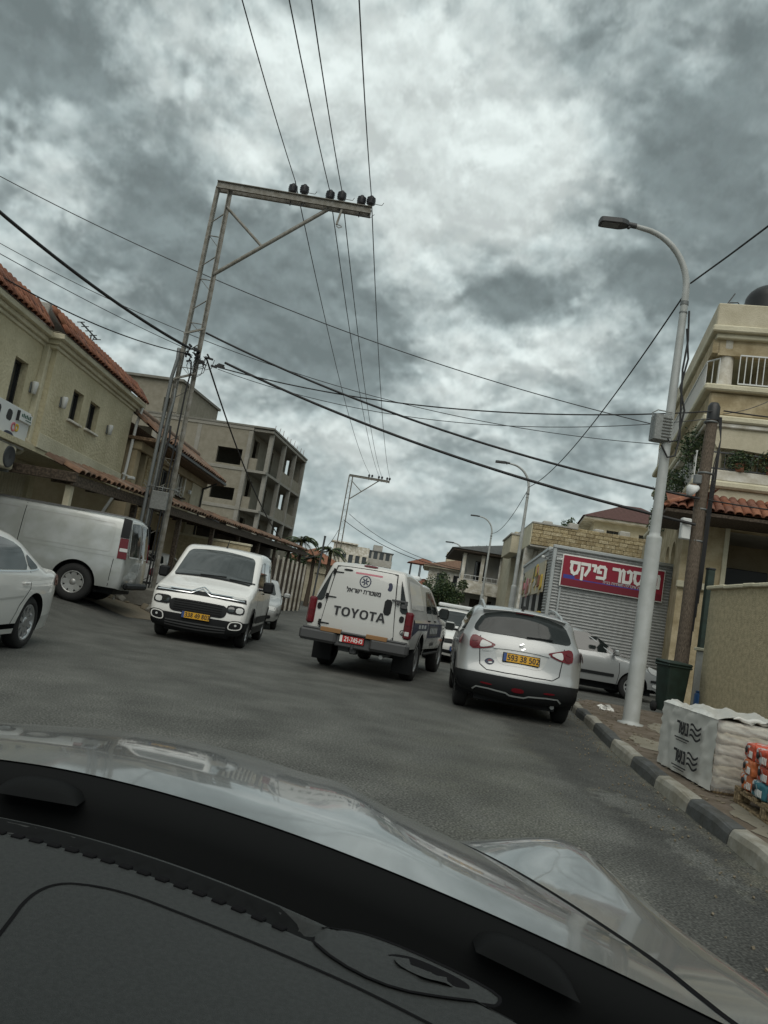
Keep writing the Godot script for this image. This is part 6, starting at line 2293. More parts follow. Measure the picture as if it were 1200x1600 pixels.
		seam(b, t, [0.9, 0.42, 0.92, 1.1, 0.91, 1.68], sx)
		handle(b, t, -0.25, 1.06, sx, "trim_black")
		mirror(t, Vector3(sx * 0.90, 1.20, -0.86), sx, "trim_black", Vector3(0.20, 0.22, 0.12))
		side_patch(b, round_poly(pv([1.95, 1.0, 1.95, 1.55, 2.04, 1.5, 2.1, 1.0]), 1), sx, 0.006, "tail_light", "lamp_red", t)
	arch_trim(b, t, "trim_black", 0.07)
	number_plate(t, Transform3D(Basis(Vector3.UP, PI), Vector3(0, 0.50, -2.30)), "338 49 803", 0.50, 0.11)
	var s := surf()
	tube(s, [Vector3(0, 1.86, -0.3), Vector3(0, 1.91, -0.26), Vector3(0, 2.06, -0.12)], [0.025, 0.012, 0.005], 8)
	part(s, "antenna", "trim_black", t)
	for sx in [-0.32, 0.25]:
		s = surf()
		var q: Array = b.cap_at(b.place(true, 1.24), sx, 0.02)
		var r: Array = b.cap_at(b.place(true, 1.27), sx - 0.5, 0.02)
		bar(s, q[0], r[0], 0.02)
		part(s, "wiper", "trim_black", t)
	s = surf()
	box(s, Vector3(0, 1.62, -0.55), Vector3(0.2, 0.07, 0.04), Basis(), 0.015)
	part(s, "rear_view_mirror", "trim_black", t)

# ---- white patrol pickup with a hard canopy

func make_pickup():
	var t := thing("patrol_pickup", "white patrol pickup with hard canopy, dark bumper and red plate", "pickup truck", Vector3(0.50, 0, -15.85), turn_to(Vector2(0.235, -1)))
	var b := Shape.new()
	b.wmax = 0.925; b.y0 = 0.50; b.face_bow = 0.045; b.roof_crown = 0.03; b.rt = 0.08; b.rf = 0.05
	b.sec = [Vector2(0.45, 0.95), Vector2(0.62, 0.985), Vector2(0.9, 1.0), Vector2(1.06, 0.99), Vector2(1.13, 0.945), Vector2(1.35, 0.885), Vector2(1.6, 0.80), Vector2(1.85, 0.71), Vector2(1.95, 0.66)]
	b.plan = [Vector2(-2.6, 0.86), Vector2(-2.2, 0.95), Vector2(-1.5, 1.0), Vector2(2.4, 1.0), Vector2(2.75, 0.985)]
	b.arches = [Vector3(-1.56, 0.42, 0.455), Vector3(1.53, 0.42, 0.455)]
	b.setup(pv([-2.42, 0.46, -2.54, 0.6, -2.52, 1.0, -2.35, 1.12, -1.2, 1.20, -0.98, 1.25, -0.35, 1.70, -0.1, 1.79, 0.4, 1.81, 0.92, 1.80, 1.02, 1.82, 1.9, 1.91, 2.5, 1.91, 2.60, 1.86, 2.66, 1.6, 2.70, 1.25, 2.72, 0.9, 2.72, 0.66, 2.70, 0.58]))
	std_parts(b, t, "paint_white2")
	underbody(b, t, -2.3, 2.5, 0.12)
	for z in [-1.56, 1.53]:
		for sx in [-1, 1]:
			wheel(t, Vector3(sx * 0.775, 0.39, z), sx, 0.39, 0.23, 0.26, 6, "rim_silver", 2)
	var f := func(p, off, called, m, par): return face_patch(b, false, p, off, called, m, par)
	# canopy door with hinges and lock
	var door: Node3D = f.call(round_poly(pv([-0.66, 0.71, 0.64, 0.71, 0.52, 1.81, -0.54, 1.81]), 1), 0.012, "canopy_door", "paint_white2", t)
	for l in [[-0.66, 0.71, -0.55, 1.81], [0.64, 0.71, 0.53, 1.81], [-0.56, 1.815, 0.54, 1.815], [-0.66, 0.705, 0.64, 0.705]]:
		f.call(stripe(Vector2(l[0], l[1]), Vector2(l[2], l[3]), 0.016), 0.010, "door_gap", "gap", door)
	for y in [0.80, 1.26, 1.70]:
		var s := surf()
		var x: float = lerpf(-0.66, -0.55, (y - 0.71) / 1.1)
		var q: Array = b.cap_at(b.place(false, y), x, 0.02)
		bar(s, q[0] + Vector3(-0.05, 0, 0), q[0] + Vector3(0.15, 0, 0), 0.035, 0.02, 0.006)
		tube(s, [q[0] + Vector3(-0.02, -0.05, 0.01), q[0] + Vector3(-0.02, 0.05, 0.01)], 0.022, 8)
		part(s, "hinge", "trim_black", door)
	f.call(round_poly(rect2(0.40, 1.10, 0.53, 1.37), 1), 0.018, "lock_plate", "trim_black", door)
	f.call(round_poly(rect2(-0.42, 1.74, -0.26, 1.775), 1), 0.02, "work_lamp", "trim_black", door)
	f.call(round_poly(rect2(-0.09, 1.855, 0.16, 1.885), 1), 0.012, "brake_lamp", "lamp_dark_red", t)
	f.call(stripe(Vector2(-0.2, 1.73), Vector2(0.28, 1.73), 0.03), 0.0135, "faded_label", "sign_rose", door)
	# round emblem: laurel ring and a starburst
	for k in 16:
		var a := TAU * k / 16.0
		f.call(stripe(Vector2(0.0, 1.60) + Vector2(cos(a), sin(a)) * 0.092 - Vector2(-sin(a), cos(a)) * 0.012, Vector2(0.0, 1.60) + Vector2(cos(a + 0.3), sin(a + 0.3)) * 0.098, 0.018), 0.015, "emblem_leaf", "ink_navy", door)
	for k in 6:
		var a := TAU * k / 6.0 + 0.26
		f.call(stripe(Vector2(0.0, 1.60) + Vector2(cos(a), sin(a)) * 0.012, Vector2(0.0, 1.60) + Vector2(cos(a), sin(a)) * 0.066, 0.022), 0.0155, "emblem_ray", "ink_navy", door)
	f.call(round_poly(pv([0.40, 1.52, 0.47, 1.50, 0.49, 1.58, 0.46, 1.66, 0.40, 1.64, 0.42, 1.58]), 1), 0.0155, "unit_badge", "ink_navy", door)
	var mid: Array = b.cap_at(b.place(false, 1.40), 0.0, 0.0)
	var lean := Basis(Vector3(1, 0, 0), -0.10)
	var word := ["mem", "shin", "tet", "resh", "tav", "", "yod", "shin", "resh", "alef", "lamed"]
	put(hebrew(word, 0.058, 0.0145, 0.004), "lettering", "ink", door, Transform3D(lean, Vector3(hebrew_width(word, 0.058) * 0.5, 1.395, mid[0].z + 0.012)))
	var low: Array = b.cap_at(b.place(false, 1.03), 0.0, 0.0)
	put(letters("TOYOTA", 0.155, 0.004), "lettering", "ink", door, Transform3D(Basis(Vector3(1, 0, 0), -0.07) * Basis().scaled(Vector3(1.12, 1, 1)), Vector3(0.0, 1.04, low[0].z + 0.0165)))
	var s := surf()
	for x in [-0.07, 0.07]:
		box(s, Vector3(0.70 + x, 1.33, 2.70), Vector3(0.05, 0.05, 0.06), Basis(), 0.01)
	box(s, Vector3(0.66, 1.37, 2.71), Vector3(0.28, 0.035, 0.03), Basis(), 0.008)
	box(s, Vector3(0.74, 1.29, 2.71), Vector3(0.10, 0.07, 0.03), Basis(), 0.008)
	part(s, "latch", "trim_grey", t)
	f.call(ring2(Vector2(0.78, 0.86), 0.045, 16), 0.013, "fuel_badge", "ink", t)
	f.call(ring2(Vector2(0.78, 0.86), 0.03, 16), 0.016, "badge_field", "paint_white2", t)
	f.call(pv([0.76, 0.835, 0.80, 0.835, 0.785, 0.885, 0.77, 0.87]), 0.019, "badge_mark", "ink", t)
	for sx in [-1, 1]:
		var p := func(a): return pv(a) if sx > 0 else mirror_poly(pv(a))
		f.call(round_poly(p.call([0.68, 1.17, 0.83, 1.17, 0.61, 1.76]), 1), 0.006, "rear_quarter_window", "glass_tint", t)
		f.call(round_poly(p.call([0.69, 1.02, 0.77, 1.02, 0.77, 1.13, 0.69, 1.13]), 1), 0.01, "vent", "trim_black", t)
		# tail lamp wraps the corner
		var lamp := Node3D.new()
		lamp.name = numbered(t, "tail_light")
		t.add_child(lamp)
		s = surf()
		box(s, Vector3(sx * 0.858, 0.985, 2.635), Vector3(0.14, 0.46, 0.16), Basis(), 0.03)
		part(s, "housing", "lamp_dark_red", lamp)
		s = surf()
		box(s, Vector3(sx * 0.858, 1.08, 2.70), Vector3(0.115, 0.22, 0.04), Basis(), 0.02)
		part(s, "lens", "lamp_red", lamp)
		s = surf()
		box(s, Vector3(sx * 0.858, 0.85, 2.699), Vector3(0.105, 0.10, 0.04), Basis(), 0.02)
		part(s, "lens", "lamp_clear" if sx > 0 else "lamp_red", lamp)
		# side glass and markings
		side_patch(b, round_poly(pv([-0.62, 1.24, -0.2, 1.55, 0.02, 1.66, 0.12, 1.66, 0.12, 1.24]), 1), sx, 0.005, "door_window", "glass", t)
		side_patch(b, round_poly(pv([0.2, 1.24, 0.2, 1.66, 0.66, 1.64, 0.86, 1.30, 0.84, 1.24]), 1), sx, 0.005, "rear_door_window", "glass", t)
		side_patch(b, round_poly(pv([1.2, 1.27, 1.25, 1.72, 2.4, 1.74, 2.5, 1.27]), 1), sx, 0.006, "canopy_panel", "paint_white", t)
		for q in [[-1.0, -0.62], [-0.58, 0.14], [0.18, 0.88], [0.96, 2.62]]:
			var band := PackedVector2Array()
			if q[0] > 0.9:
				for v in [0.96, 1.06, 2.62, 2.62]:
					pass
				band = pv([0.96, 0.92, 1.04, 0.92, 2.02, 0.92, 2.62, 0.80, 2.62, 1.05, 0.96, 1.05])
			else:
				band = rect2(q[0], 0.78, q[1], 1.05)
			side_patch(b, band, sx, 0.004, "dark_band", "ink_navy", t)
		side_patch(b, rect2(0.1 - 0.45, 0.82, 0.75, 1.01), sx, 0.007, "door_panel_print", "trim_grey", t)
		for k in 5:
			side_patch(b, rect2(-0.28 + k * 0.2, 0.86, -0.16 + k * 0.2, 0.97), sx, 0.0095, "band_letter", "print_silver", t)
		for k in 4:
			side_patch(b, rect2(-0.10 + k * 0.13, 0.62, -0.02 + k * 0.13, 0.69), sx, 0.006, "small_print", "trim_grey", t)
		for k in 3:
			side_patch(b, rect2(1.2 + k * 0.3, 0.955, 1.4 + k * 0.3, 1.02), sx, 0.008, "crest_print", "print_silver", t)
		side_patch(b, ring2(Vector2(2.45, 1.09), 0.06, 14), sx, 0.008, "crest", "ink", t)
		seam(b, t, [-0.62, 0.55, -0.62, 1.24], sx)
		seam(b, t, [0.16, 0.55, 0.16, 1.7], sx)
		seam(b, t, [0.93, 0.55, 0.93, 1.25], sx)
		handle(b, t, 0.02, 1.10, sx, "trim_black")
		handle(b, t, 0.78, 1.10, sx, "trim_black")
		mirror(t, Vector3(sx * 0.84, 1.28, -0.60), sx, "trim_black", Vector3(0.2, 0.22, 0.1))
		s = surf()
		box(s, Vector3(sx * 0.74, 0.36, 2.02), Vector3(0.36, 0.46, 0.02), Basis(Vector3(1, 0, 0), 0.06), 0.006)
		part(s, "mud_flap", "trim_black", t)
		s = surf()
		box(s, Vector3(sx * 0.86, 0.47, 0.0), Vector3(0.14, 0.05, 1.9), Basis(), 0.02)
		part(s, "side_step", "trim_black", t)
	arch_trim(b, t, "paint_white2", 0.05, 0.02)
	# rear bumper with a step and the plate in its middle
	s = surf()
	for sx in [-1, 1]:
		box(s, Vector3(sx * 0.62, 0.585, 2.80), Vector3(0.66, 0.215, 0.22), Basis(), 0.045)
	box(s, Vector3(0, 0.56, 2.76), Vector3(0.66, 0.20, 0.16), Basis(), 0.02)
	box(s, Vector3(0, 0.695, 2.79), Vector3(1.8, 0.03, 0.20), Basis(), 0.01)
	part(s, "rear_bumper", "trim_grey", t)
	for sx in [-1, 1]:
		s = surf()
		box(s, Vector3(sx * 0.40, 0.725, 2.86), Vector3(0.36, 0.03, 0.06), Basis(), 0.004)
		box(s, Vector3(sx * 0.40, 0.70, 2.897), Vector3(0.36, 0.06, 0.008), Basis(), 0.002)
		part(s, "reflective_tape", "reflector_brown", t)
	var np := Transform3D(Basis(), Vector3(-0.02, 0.60, 2.852))
	number_plate(t, np, "21-745-   ", 0.42, 0.11, "plate_red", "print_white")
	put(hebrew(["mem"], 0.055, 0.012, 0.003), "lettering", "print_white", t, Transform3D(Basis(), Vector3(0.165, 0.573, 2.8625)))
	s = surf()
	box(s, Vector3(0, 0.42, 2.66), Vector3(0.12, 0.12, 0.24), Basis(), 0.02)
	tube(s, [Vector3(0, 0.45, 2.84), Vector3(0, 0.52, 2.84)], 0.025, 10)
	box(s, Vector3(-0.18, 0.42, 2.66), Vector3(0.2, 0.08, 0.06), Basis(), 0.01)
	part(s, "tow_hitch", "dark_metal", t)
	s = surf()
	lathe(s, [Vector2(0.0, -0.1), Vector2(0.28, -0.1), Vector2(0.34, -0.06), Vector2(0.34, 0.06), Vector2(0.28, 0.1), Vector2(0, 0.1)], 22, Transform3D(Basis(), Vector3(0.1, 0.50, 2.15)))
	part(s, "spare_tyre", "rubber", t)
	s = surf()
	tube(s, [Vector3(0.48, 0.42, 1.6), Vector3(0.48, 0.41, 2.7), Vector3(0.5, 0.40, 2.78)], 0.035, 10)
	part(s, "exhaust", "steel_trim", t)
	s = surf()
	box(s, Vector3(0, 0.39, 1.53), Vector3(1.4, 0.12, 0.12), Basis(), 0.04)
	part(s, "axle", "gap", t)
	# light bar on the cab
	s = surf()
	box(s, Vector3(0, 1.89, 0.25), Vector3(1.05, 0.09, 0.24), Basis(), 0.03)
	part(s, "light_bar", "sign_white", t)
	s = surf()
	box(s, Vector3(0, 1.84, 0.25), Vector3(0.9, 0.05, 0.1))
	part(s, "light_bar_mount", "trim_black", t)
	face_patch(b, true, round_poly(pv([-0.68, 1.28, 0.68, 1.28, 0.56, 1.68, -0.56, 1.68]), 1), 0.006, "windscreen", "glass_tint", t)

# ---- silver crossover

func make_crossover():
	var t := thing("crossover", "silver crossover car with black lower bumper and yellow plate stopped at the kerb", "car", Vector3(2.42, 0, -12.95), turn_to(Vector2(0.085, -1)))
	var b := Shape.new()
	b.wmax = 0.893; b.y0 = 0.24; b.face_bow = 0.14; b.roof_crown = 0.04; b.rt = 0.10; b.rf = 0.17
	b.sec = [Vector2(0.2, 0.93), Vector2(0.5, 0.985), Vector2(0.8, 1.0), Vector2(0.98, 0.985), Vector2(1.08, 0.94), Vector2(1.3, 0.85), Vector2(1.5, 0.755), Vector2(1.62, 0.70)]
	b.plan = [Vector2(-2.2, 0.86), Vector2(-1.8, 0.96), Vector2(-1.2, 1.0), Vector2(1.4, 1.0), Vector2(1.85, 0.985), Vector2(2.15, 0.93)]
	b.arches = [Vector3(-1.29, 0.34, 0.385), Vector3(1.31, 0.34, 0.385)]
	b.setup(pv([-2.05, 0.24, -2.16, 0.4, -2.17, 0.65, -2.08, 0.85, -1.7, 0.96, -1.05, 1.06, -0.85, 1.12, -0.25, 1.46, 0.0, 1.53, 0.5, 1.575, 1.1, 1.565, 1.62, 1.51, 1.72, 1.45, 1.86, 1.2, 1.93, 1.12, 1.99, 1.0, 2.02, 0.85, 2.05, 0.72, 2.12, 0.62, 2.14, 0.45, 2.08, 0.3, 2.0, 0.25]))
	std_parts(b, t, "paint_silver", func(z): return lerpf(0.36, 0.575, smoothstep(1.5, 1.75, z)))
	underbody(b, t, -1.9, 1.85)
	four_wheels(b, t, -1.29, 1.31, 0.335, 0.21, 0.21, 5, "rim_silver", 2)
	var f := func(p, off, called, m, par): return face_patch(b, false, p, off, called, m, par)
	f.call(round_poly(pv([-0.67, 1.19, -0.4, 1.155, 0.0, 1.14, 0.4, 1.155, 0.67, 1.19, 0.71, 1.25, 0.60, 1.45, 0.3, 1.475, -0.3, 1.475, -0.60, 1.45, -0.71, 1.25]), 1), 0.008, "rear_window", "glass_tint", t)
	# spoiler lip over the window
	var s := surf()
	var rows := []
	for k in 13:
		var x := -0.60 + 0.1 * k
		var q: Array = b.cap_at(b.place(false, 1.495), x, 0.0)
		rows.append([q[0] + Vector3(0, 0.012, -0.12), q[0] + Vector3(0, 0.022, 0.02), q[0] + Vector3(0, 0.004, 0.075), q[0] + Vector3(0, -0.02, 0.02)])
	grid(s, rows, false)
	part(s, "spoiler", "paint_silver", t)
	f.call(rect2(-0.13, 1.462, 0.13, 1.482), 0.022, "brake_lamp", "lamp_dark_red", t)
	# tailgate outline, plate recess and rib
	f.call(line_strip(pv([-0.60, 1.12, -0.585, 0.90, -0.56, 0.72, -0.46, 0.65, -0.2, 0.63, 0.2, 0.63, 0.46, 0.65, 0.56, 0.72, 0.585, 0.90, 0.60, 1.12]), 0.012), 0.003, "tailgate_seam", "gap", t)
	f.call(round_poly(pv([-0.38, 0.955, -0.34, 0.80, -0.27, 0.735, 0.27, 0.735, 0.34, 0.80, 0.38, 0.955]), 1), 0.003, "plate_recess", "paint_grey", t)
	f.call(line_strip(pv([-0.40, 0.955, -0.2, 0.965, 0.2, 0.965, 0.40, 0.955]), 0.03), 0.022, "grip_bar", "paint_silver", t)
	# S-shaped badge
	var bad: Array = b.cap_at(b.place(false, 1.01), 0.0, 0.012)
	s = surf()
	var xf := Transform3D(Basis(Vector3(1, 0, 0), -0.3), bad[0])
	for l in [[-0.05, 0.02, 0.0, 0.055, 0.02, 0.042, -0.025, 0.012], [-0.045, 0.006, 0.045, -0.006, 0.03, -0.02, -0.03, 0.02], [0.05, -0.02, 0.0, -0.055, -0.02, -0.042, 0.025, -0.012]]:
		prism(s, pv(l), 0.0, 0.012, xf)
	part(s, "badge", "chrome", t)
	for sx in [-1, 1]:
		var p := func(a): return pv(a) if sx > 0 else mirror_poly(pv(a))
		var lamp: Node3D = f.call(round_poly(p.call([0.34, 0.985, 0.50, 0.925, 0.73, 0.905, 0.745, 1.06, 0.70, 1.145, 0.55, 1.07]), 1), 0.012, "tail_light", "lamp_red", t)
		face_patch(b, false, round_poly(p.call([0.40, 0.985, 0.52, 0.945, 0.60, 0.94, 0.58, 1.05, 0.53, 1.045]), 1), 0.018, "lens", "lamp_clear", lamp)
		face_patch(b, false, round_poly(p.call([0.62, 0.94, 0.70, 0.93, 0.71, 1.0, 0.62, 1.01]), 1), 0.018, "lens", "lamp_dark_red", lamp)
		face_patch(b, false, round_poly(p.call([0.63, 1.03, 0.715, 1.025, 0.70, 1.10, 0.64, 1.07]), 1), 0.018, "lens", "lamp_dark_red", lamp)
		side_patch(b, round_poly(pv([1.66, 0.95, 1.72, 1.08, 1.90, 1.06, 1.96, 0.93, 1.9, 0.92]), 1), sx, 0.01, "tail_light_side", "lamp_red", t)
		side_patch(b, round_poly(pv([-0.78, 1.07, -0.3, 1.36, -0.05, 1.44, 0.12, 1.445, 0.12, 1.05]), 1), sx, 0.005, "door_window", "glass", t)
		side_patch(b, round_poly(pv([0.2, 1.05, 0.2, 1.445, 0.9, 1.42, 1.12, 1.22, 1.1, 1.07]), 1), sx, 0.005, "rear_door_window", "glass", t)
		side_patch(b, round_poly(pv([1.17, 1.09, 1.18, 1.24, 1.0, 1.41, 1.3, 1.38, 1.55, 1.24, 1.58, 1.12]), 1), sx, 0.005, "quarter_window", "glass", t)
		side_patch(b, pv([-0.9, 0.26, -0.9, 0.38, 0.92, 0.38, 0.92, 0.26]), sx, 0.012, "sill_trim", "trim_black", t)
		seam(b, t, [-0.83, 0.4, -0.82, 1.05], sx)
		seam(b, t, [0.16, 0.4, 0.16, 1.45], sx)
		seam(b, t, [0.98, 0.6, 1.12, 0.8, 1.14, 1.1], sx)
		handle(b, t, 0.0, 0.93, sx, "paint_silver")
		handle(b, t, 0.98, 0.96, sx, "paint_silver")
		mirror(t, Vector3(sx * 0.85, 1.10, -0.66), sx, "paint_grey", Vector3(0.19, 0.15, 0.1))
		s = surf()
		var rail := []
		for k in 13:
			var u := k / 12.0
			var z := lerpf(0.0, 1.5, u)
			var lift := 0.055 * minf(1.0, minf(u, 1.0 - u) * 8.0)
			rail.append(Vector3(sx * 0.575, 1.525 + 0.045 * sin(PI * minf(u * 1.2 + 0.1, 1.0)) - 0.055 * u * u + lift, z))
		tube(s, rail, 0.02, 8)
		part(s, "roof_rail", "steel_trim", t)
	f.call(line_strip(pv([-0.62, 0.30, -0.57, 0.355, -0.40, 0.37, -0.16, 0.365, -0.10, 0.34, 0.10, 0.34, 0.16, 0.365, 0.40, 0.37, 0.57, 0.355, 0.62, 0.30]), 0.02), 0.02, "skid_trim", "steel_trim", t)
	for q in [[-0.52, -0.36, 0.435], [-0.085, 0.085, 0.42], [0.36, 0.52, 0.435]]:
		f.call(round_poly(rect2(q[0], q[2] - (0.03 if absf(q[0]) < 0.2 else 0.014), q[1], q[2] + (0.03 if absf(q[0]) < 0.2 else 0.014)), 1), 0.016, "reflector", "lamp_red", t)
	arch_trim(b, t, "trim_black", 0.07)
	var pl: Array = b.cap_at(b.place(false, 0.84), 0.0, 0.018)
	number_plate(t, Transform3D(Basis(Vector3(1, 0, 0), -0.12), pl[0]), "593 38 502", 0.50, 0.11)
	var st: Array = b.cap_at(b.place(false, 0.76), -0.42, 0.009)
	var sticker: Node3D = f.call(round_poly(pv([-0.51, 0.76, -0.46, 0.80, -0.40, 0.80, -0.355, 0.76, -0.40, 0.72, -0.46, 0.72]), 2), 0.008, "oval_sticker", "ink_navy", t)
	f.call(round_poly(pv([-0.47, 0.755, -0.44, 0.785, -0.40, 0.78, -0.39, 0.765]), 1), 0.012, "sticker_mark", "lamp_red", sticker)
	f.call(round_poly(pv([-0.46, 0.745, -0.40, 0.755, -0.385, 0.745, -0.42, 0.732]), 1), 0.012, "sticker_mark", "print_white", sticker)
	var gl: Array = b.cap_at(b.place(false, 0.90), -0.46, 0.006)
	put(letters("CROSSOVER", 0.026, 0.003), "model_lettering", "steel_trim", t, Transform3D(Basis(Vector3(1, 0, 0), -0.12) * Basis(Vector3.UP, -0.12), gl[0]))
	s = surf()
	var wa: Array = b.cap_at(b.place(false, 1.15), 0.05, 0.02)
	var wb: Array = b.cap_at(b.place(false, 1.185), 0.42, 0.022)
	bar(s, wa[0], wb[0], 0.025, 0.015)
	part(s, "rear_wiper", "trim_black", t)
	s = surf()
	prism(s, pv([-0.10, 0.0, 0.06, 0.0, 0.05, 0.05, 0.02, 0.06]), -0.018, 0.018, Transform3D(Basis(Vector3.UP, -PI * 0.5), Vector3(0, 1.545, 1.4)))
	part(s, "antenna_fin", "trim_black", t)
	s = surf()
	tube(s, [Vector3(0.5, 0.27, 1.6), Vector3(0.52, 0.26, 1.98)], 0.03, 10)
	part(s, "exhaust", "grey_metal", t)
	face_patch(b, true, round_poly(pv([-0.68, 1.13, 0.68, 1.13, 0.56, 1.46, -0.56, 1.46]), 1), 0.006, "windscreen", "glass_tint", t)

# ---- saloons and the hatchback share one kind of body

func saloon_shape(l: float, w: float, h: float, zf: float, zr: float, r: float, boot: float) -> Shape:
	var b := Shape.new()
	b.wmax = w; b.y0 = 0.20; b.face_bow = 0.13; b.roof_crown = 0.035; b.rt = 0.10; b.rf = 0.16
	b.sec = [Vector2(0.15, 0.93), Vector2(0.45, 0.985), Vector2(0.7, 1.0), Vector2(0.88, 0.985), Vector2(0.98, 0.94), Vector2(1.2, 0.83), Vector2(h, 0.71)]
	var f := -l * 0.5
	var e := l * 0.5
	b.plan = [Vector2(f, 0.85), Vector2(f + 0.45, 0.96), Vector2(f + 1.0, 1.0), Vector2(e - 0.9, 1.0), Vector2(e - 0.4, 0.965), Vector2(e, 0.88)]
	b.arches = [Vector3(zf, r, r + 0.05), Vector3(zr, r, r + 0.05)]
	if boot > 0.0:
		b.setup(pv([f + 0.1, 0.2, f + 0.01, 0.35, f, 0.55, f + 0.08, 0.72, f + 0.5, 0.83, f + 1.15, 0.94, f + 1.35, 0.98, f + 2.0, h - 0.09, f + 2.35, h - 0.01, f + 2.8, h, f + 3.3, h - 0.07, e - boot - 0.05, 1.06, e - boot + 0.05, 1.035, e - 0.12, 1.02, e - 0.03, 0.96, e, 0.72, e - 0.01, 0.4, e - 0.1, 0.22]))
	else:
		b.setup(pv([f + 0.1, 0.2, f + 0.01, 0.35, f, 0.55, f + 0.08, 0.72, f + 0.45, 0.85, f + 0.95, 0.98, f + 1.15, 1.03, f + 1.85, h - 0.09, f + 2.2, h - 0.01, f + 2.7, h, f + 3.5, h - 0.06, e - 0.25, h - 0.2, e - 0.08, 1.0, e, 0.7, e - 0.02, 0.4, e - 0.1, 0.22]))
	return b

func saloon_sides(b: Shape, t: Node3D, h: float, l: float, m_handle: String):
	var f := -l * 0.5
	for sx in [-1, 1]:
		side_patch(b, round_poly(pv([f + 1.5, 0.965, f + 2.05, h - 0.17, f + 2.3, h - 0.115, f + 2.42, h - 0.105, f + 2.42, 0.955]), 1), sx, 0.006, "door_window", "glass", t)
		side_patch(b, round_poly(pv([f + 2.5, 0.955, f + 2.5, h - 0.105, f + 2.95, h - 0.12, f + 3.30, h - 0.24, f + 3.34, 0.975]), 1), sx, 0.006, "rear_door_window", "glass", t)
		side_patch(b, round_poly(pv([f + 3.38, 0.98, f + 3.36, h - 0.27, f + 3.66, 1.02, f + 3.62, 0.99]), 1), sx, 0.006, "quarter_window", "glass", t)
		side_patch(b, line_strip(pv([f + 1.42, 0.945, f + 2.5, 0.935, f + 3.3, 0.955, f + 3.68, 0.985]), 0.014), sx, 0.009, "window_trim", "chrome", t)
		side_patch(b, pv([f + 2.415, 0.95, f + 2.415, h - 0.10, f + 2.505, h - 0.10, f + 2.505, 0.95]), sx, 0.005, "pillar_trim", "trim_black", t)
		seam(b, t, [f + 1.42, 0.25, f + 1.38, 0.6, f + 1.44, 0.95], sx)
		seam(b, t, [f + 2.46, 0.25, f + 2.46, 0.95], sx)
		seam(b, t, [f + 3.1, 0.3, f + 3.2, 0.55, f + 3.42, 0.75, f + 3.42, 0.97], sx)
		handle(b, t, f + 2.3, 0.80, sx, m_handle)
		handle(b, t, f + 3.25, 0.82, sx, m_handle)

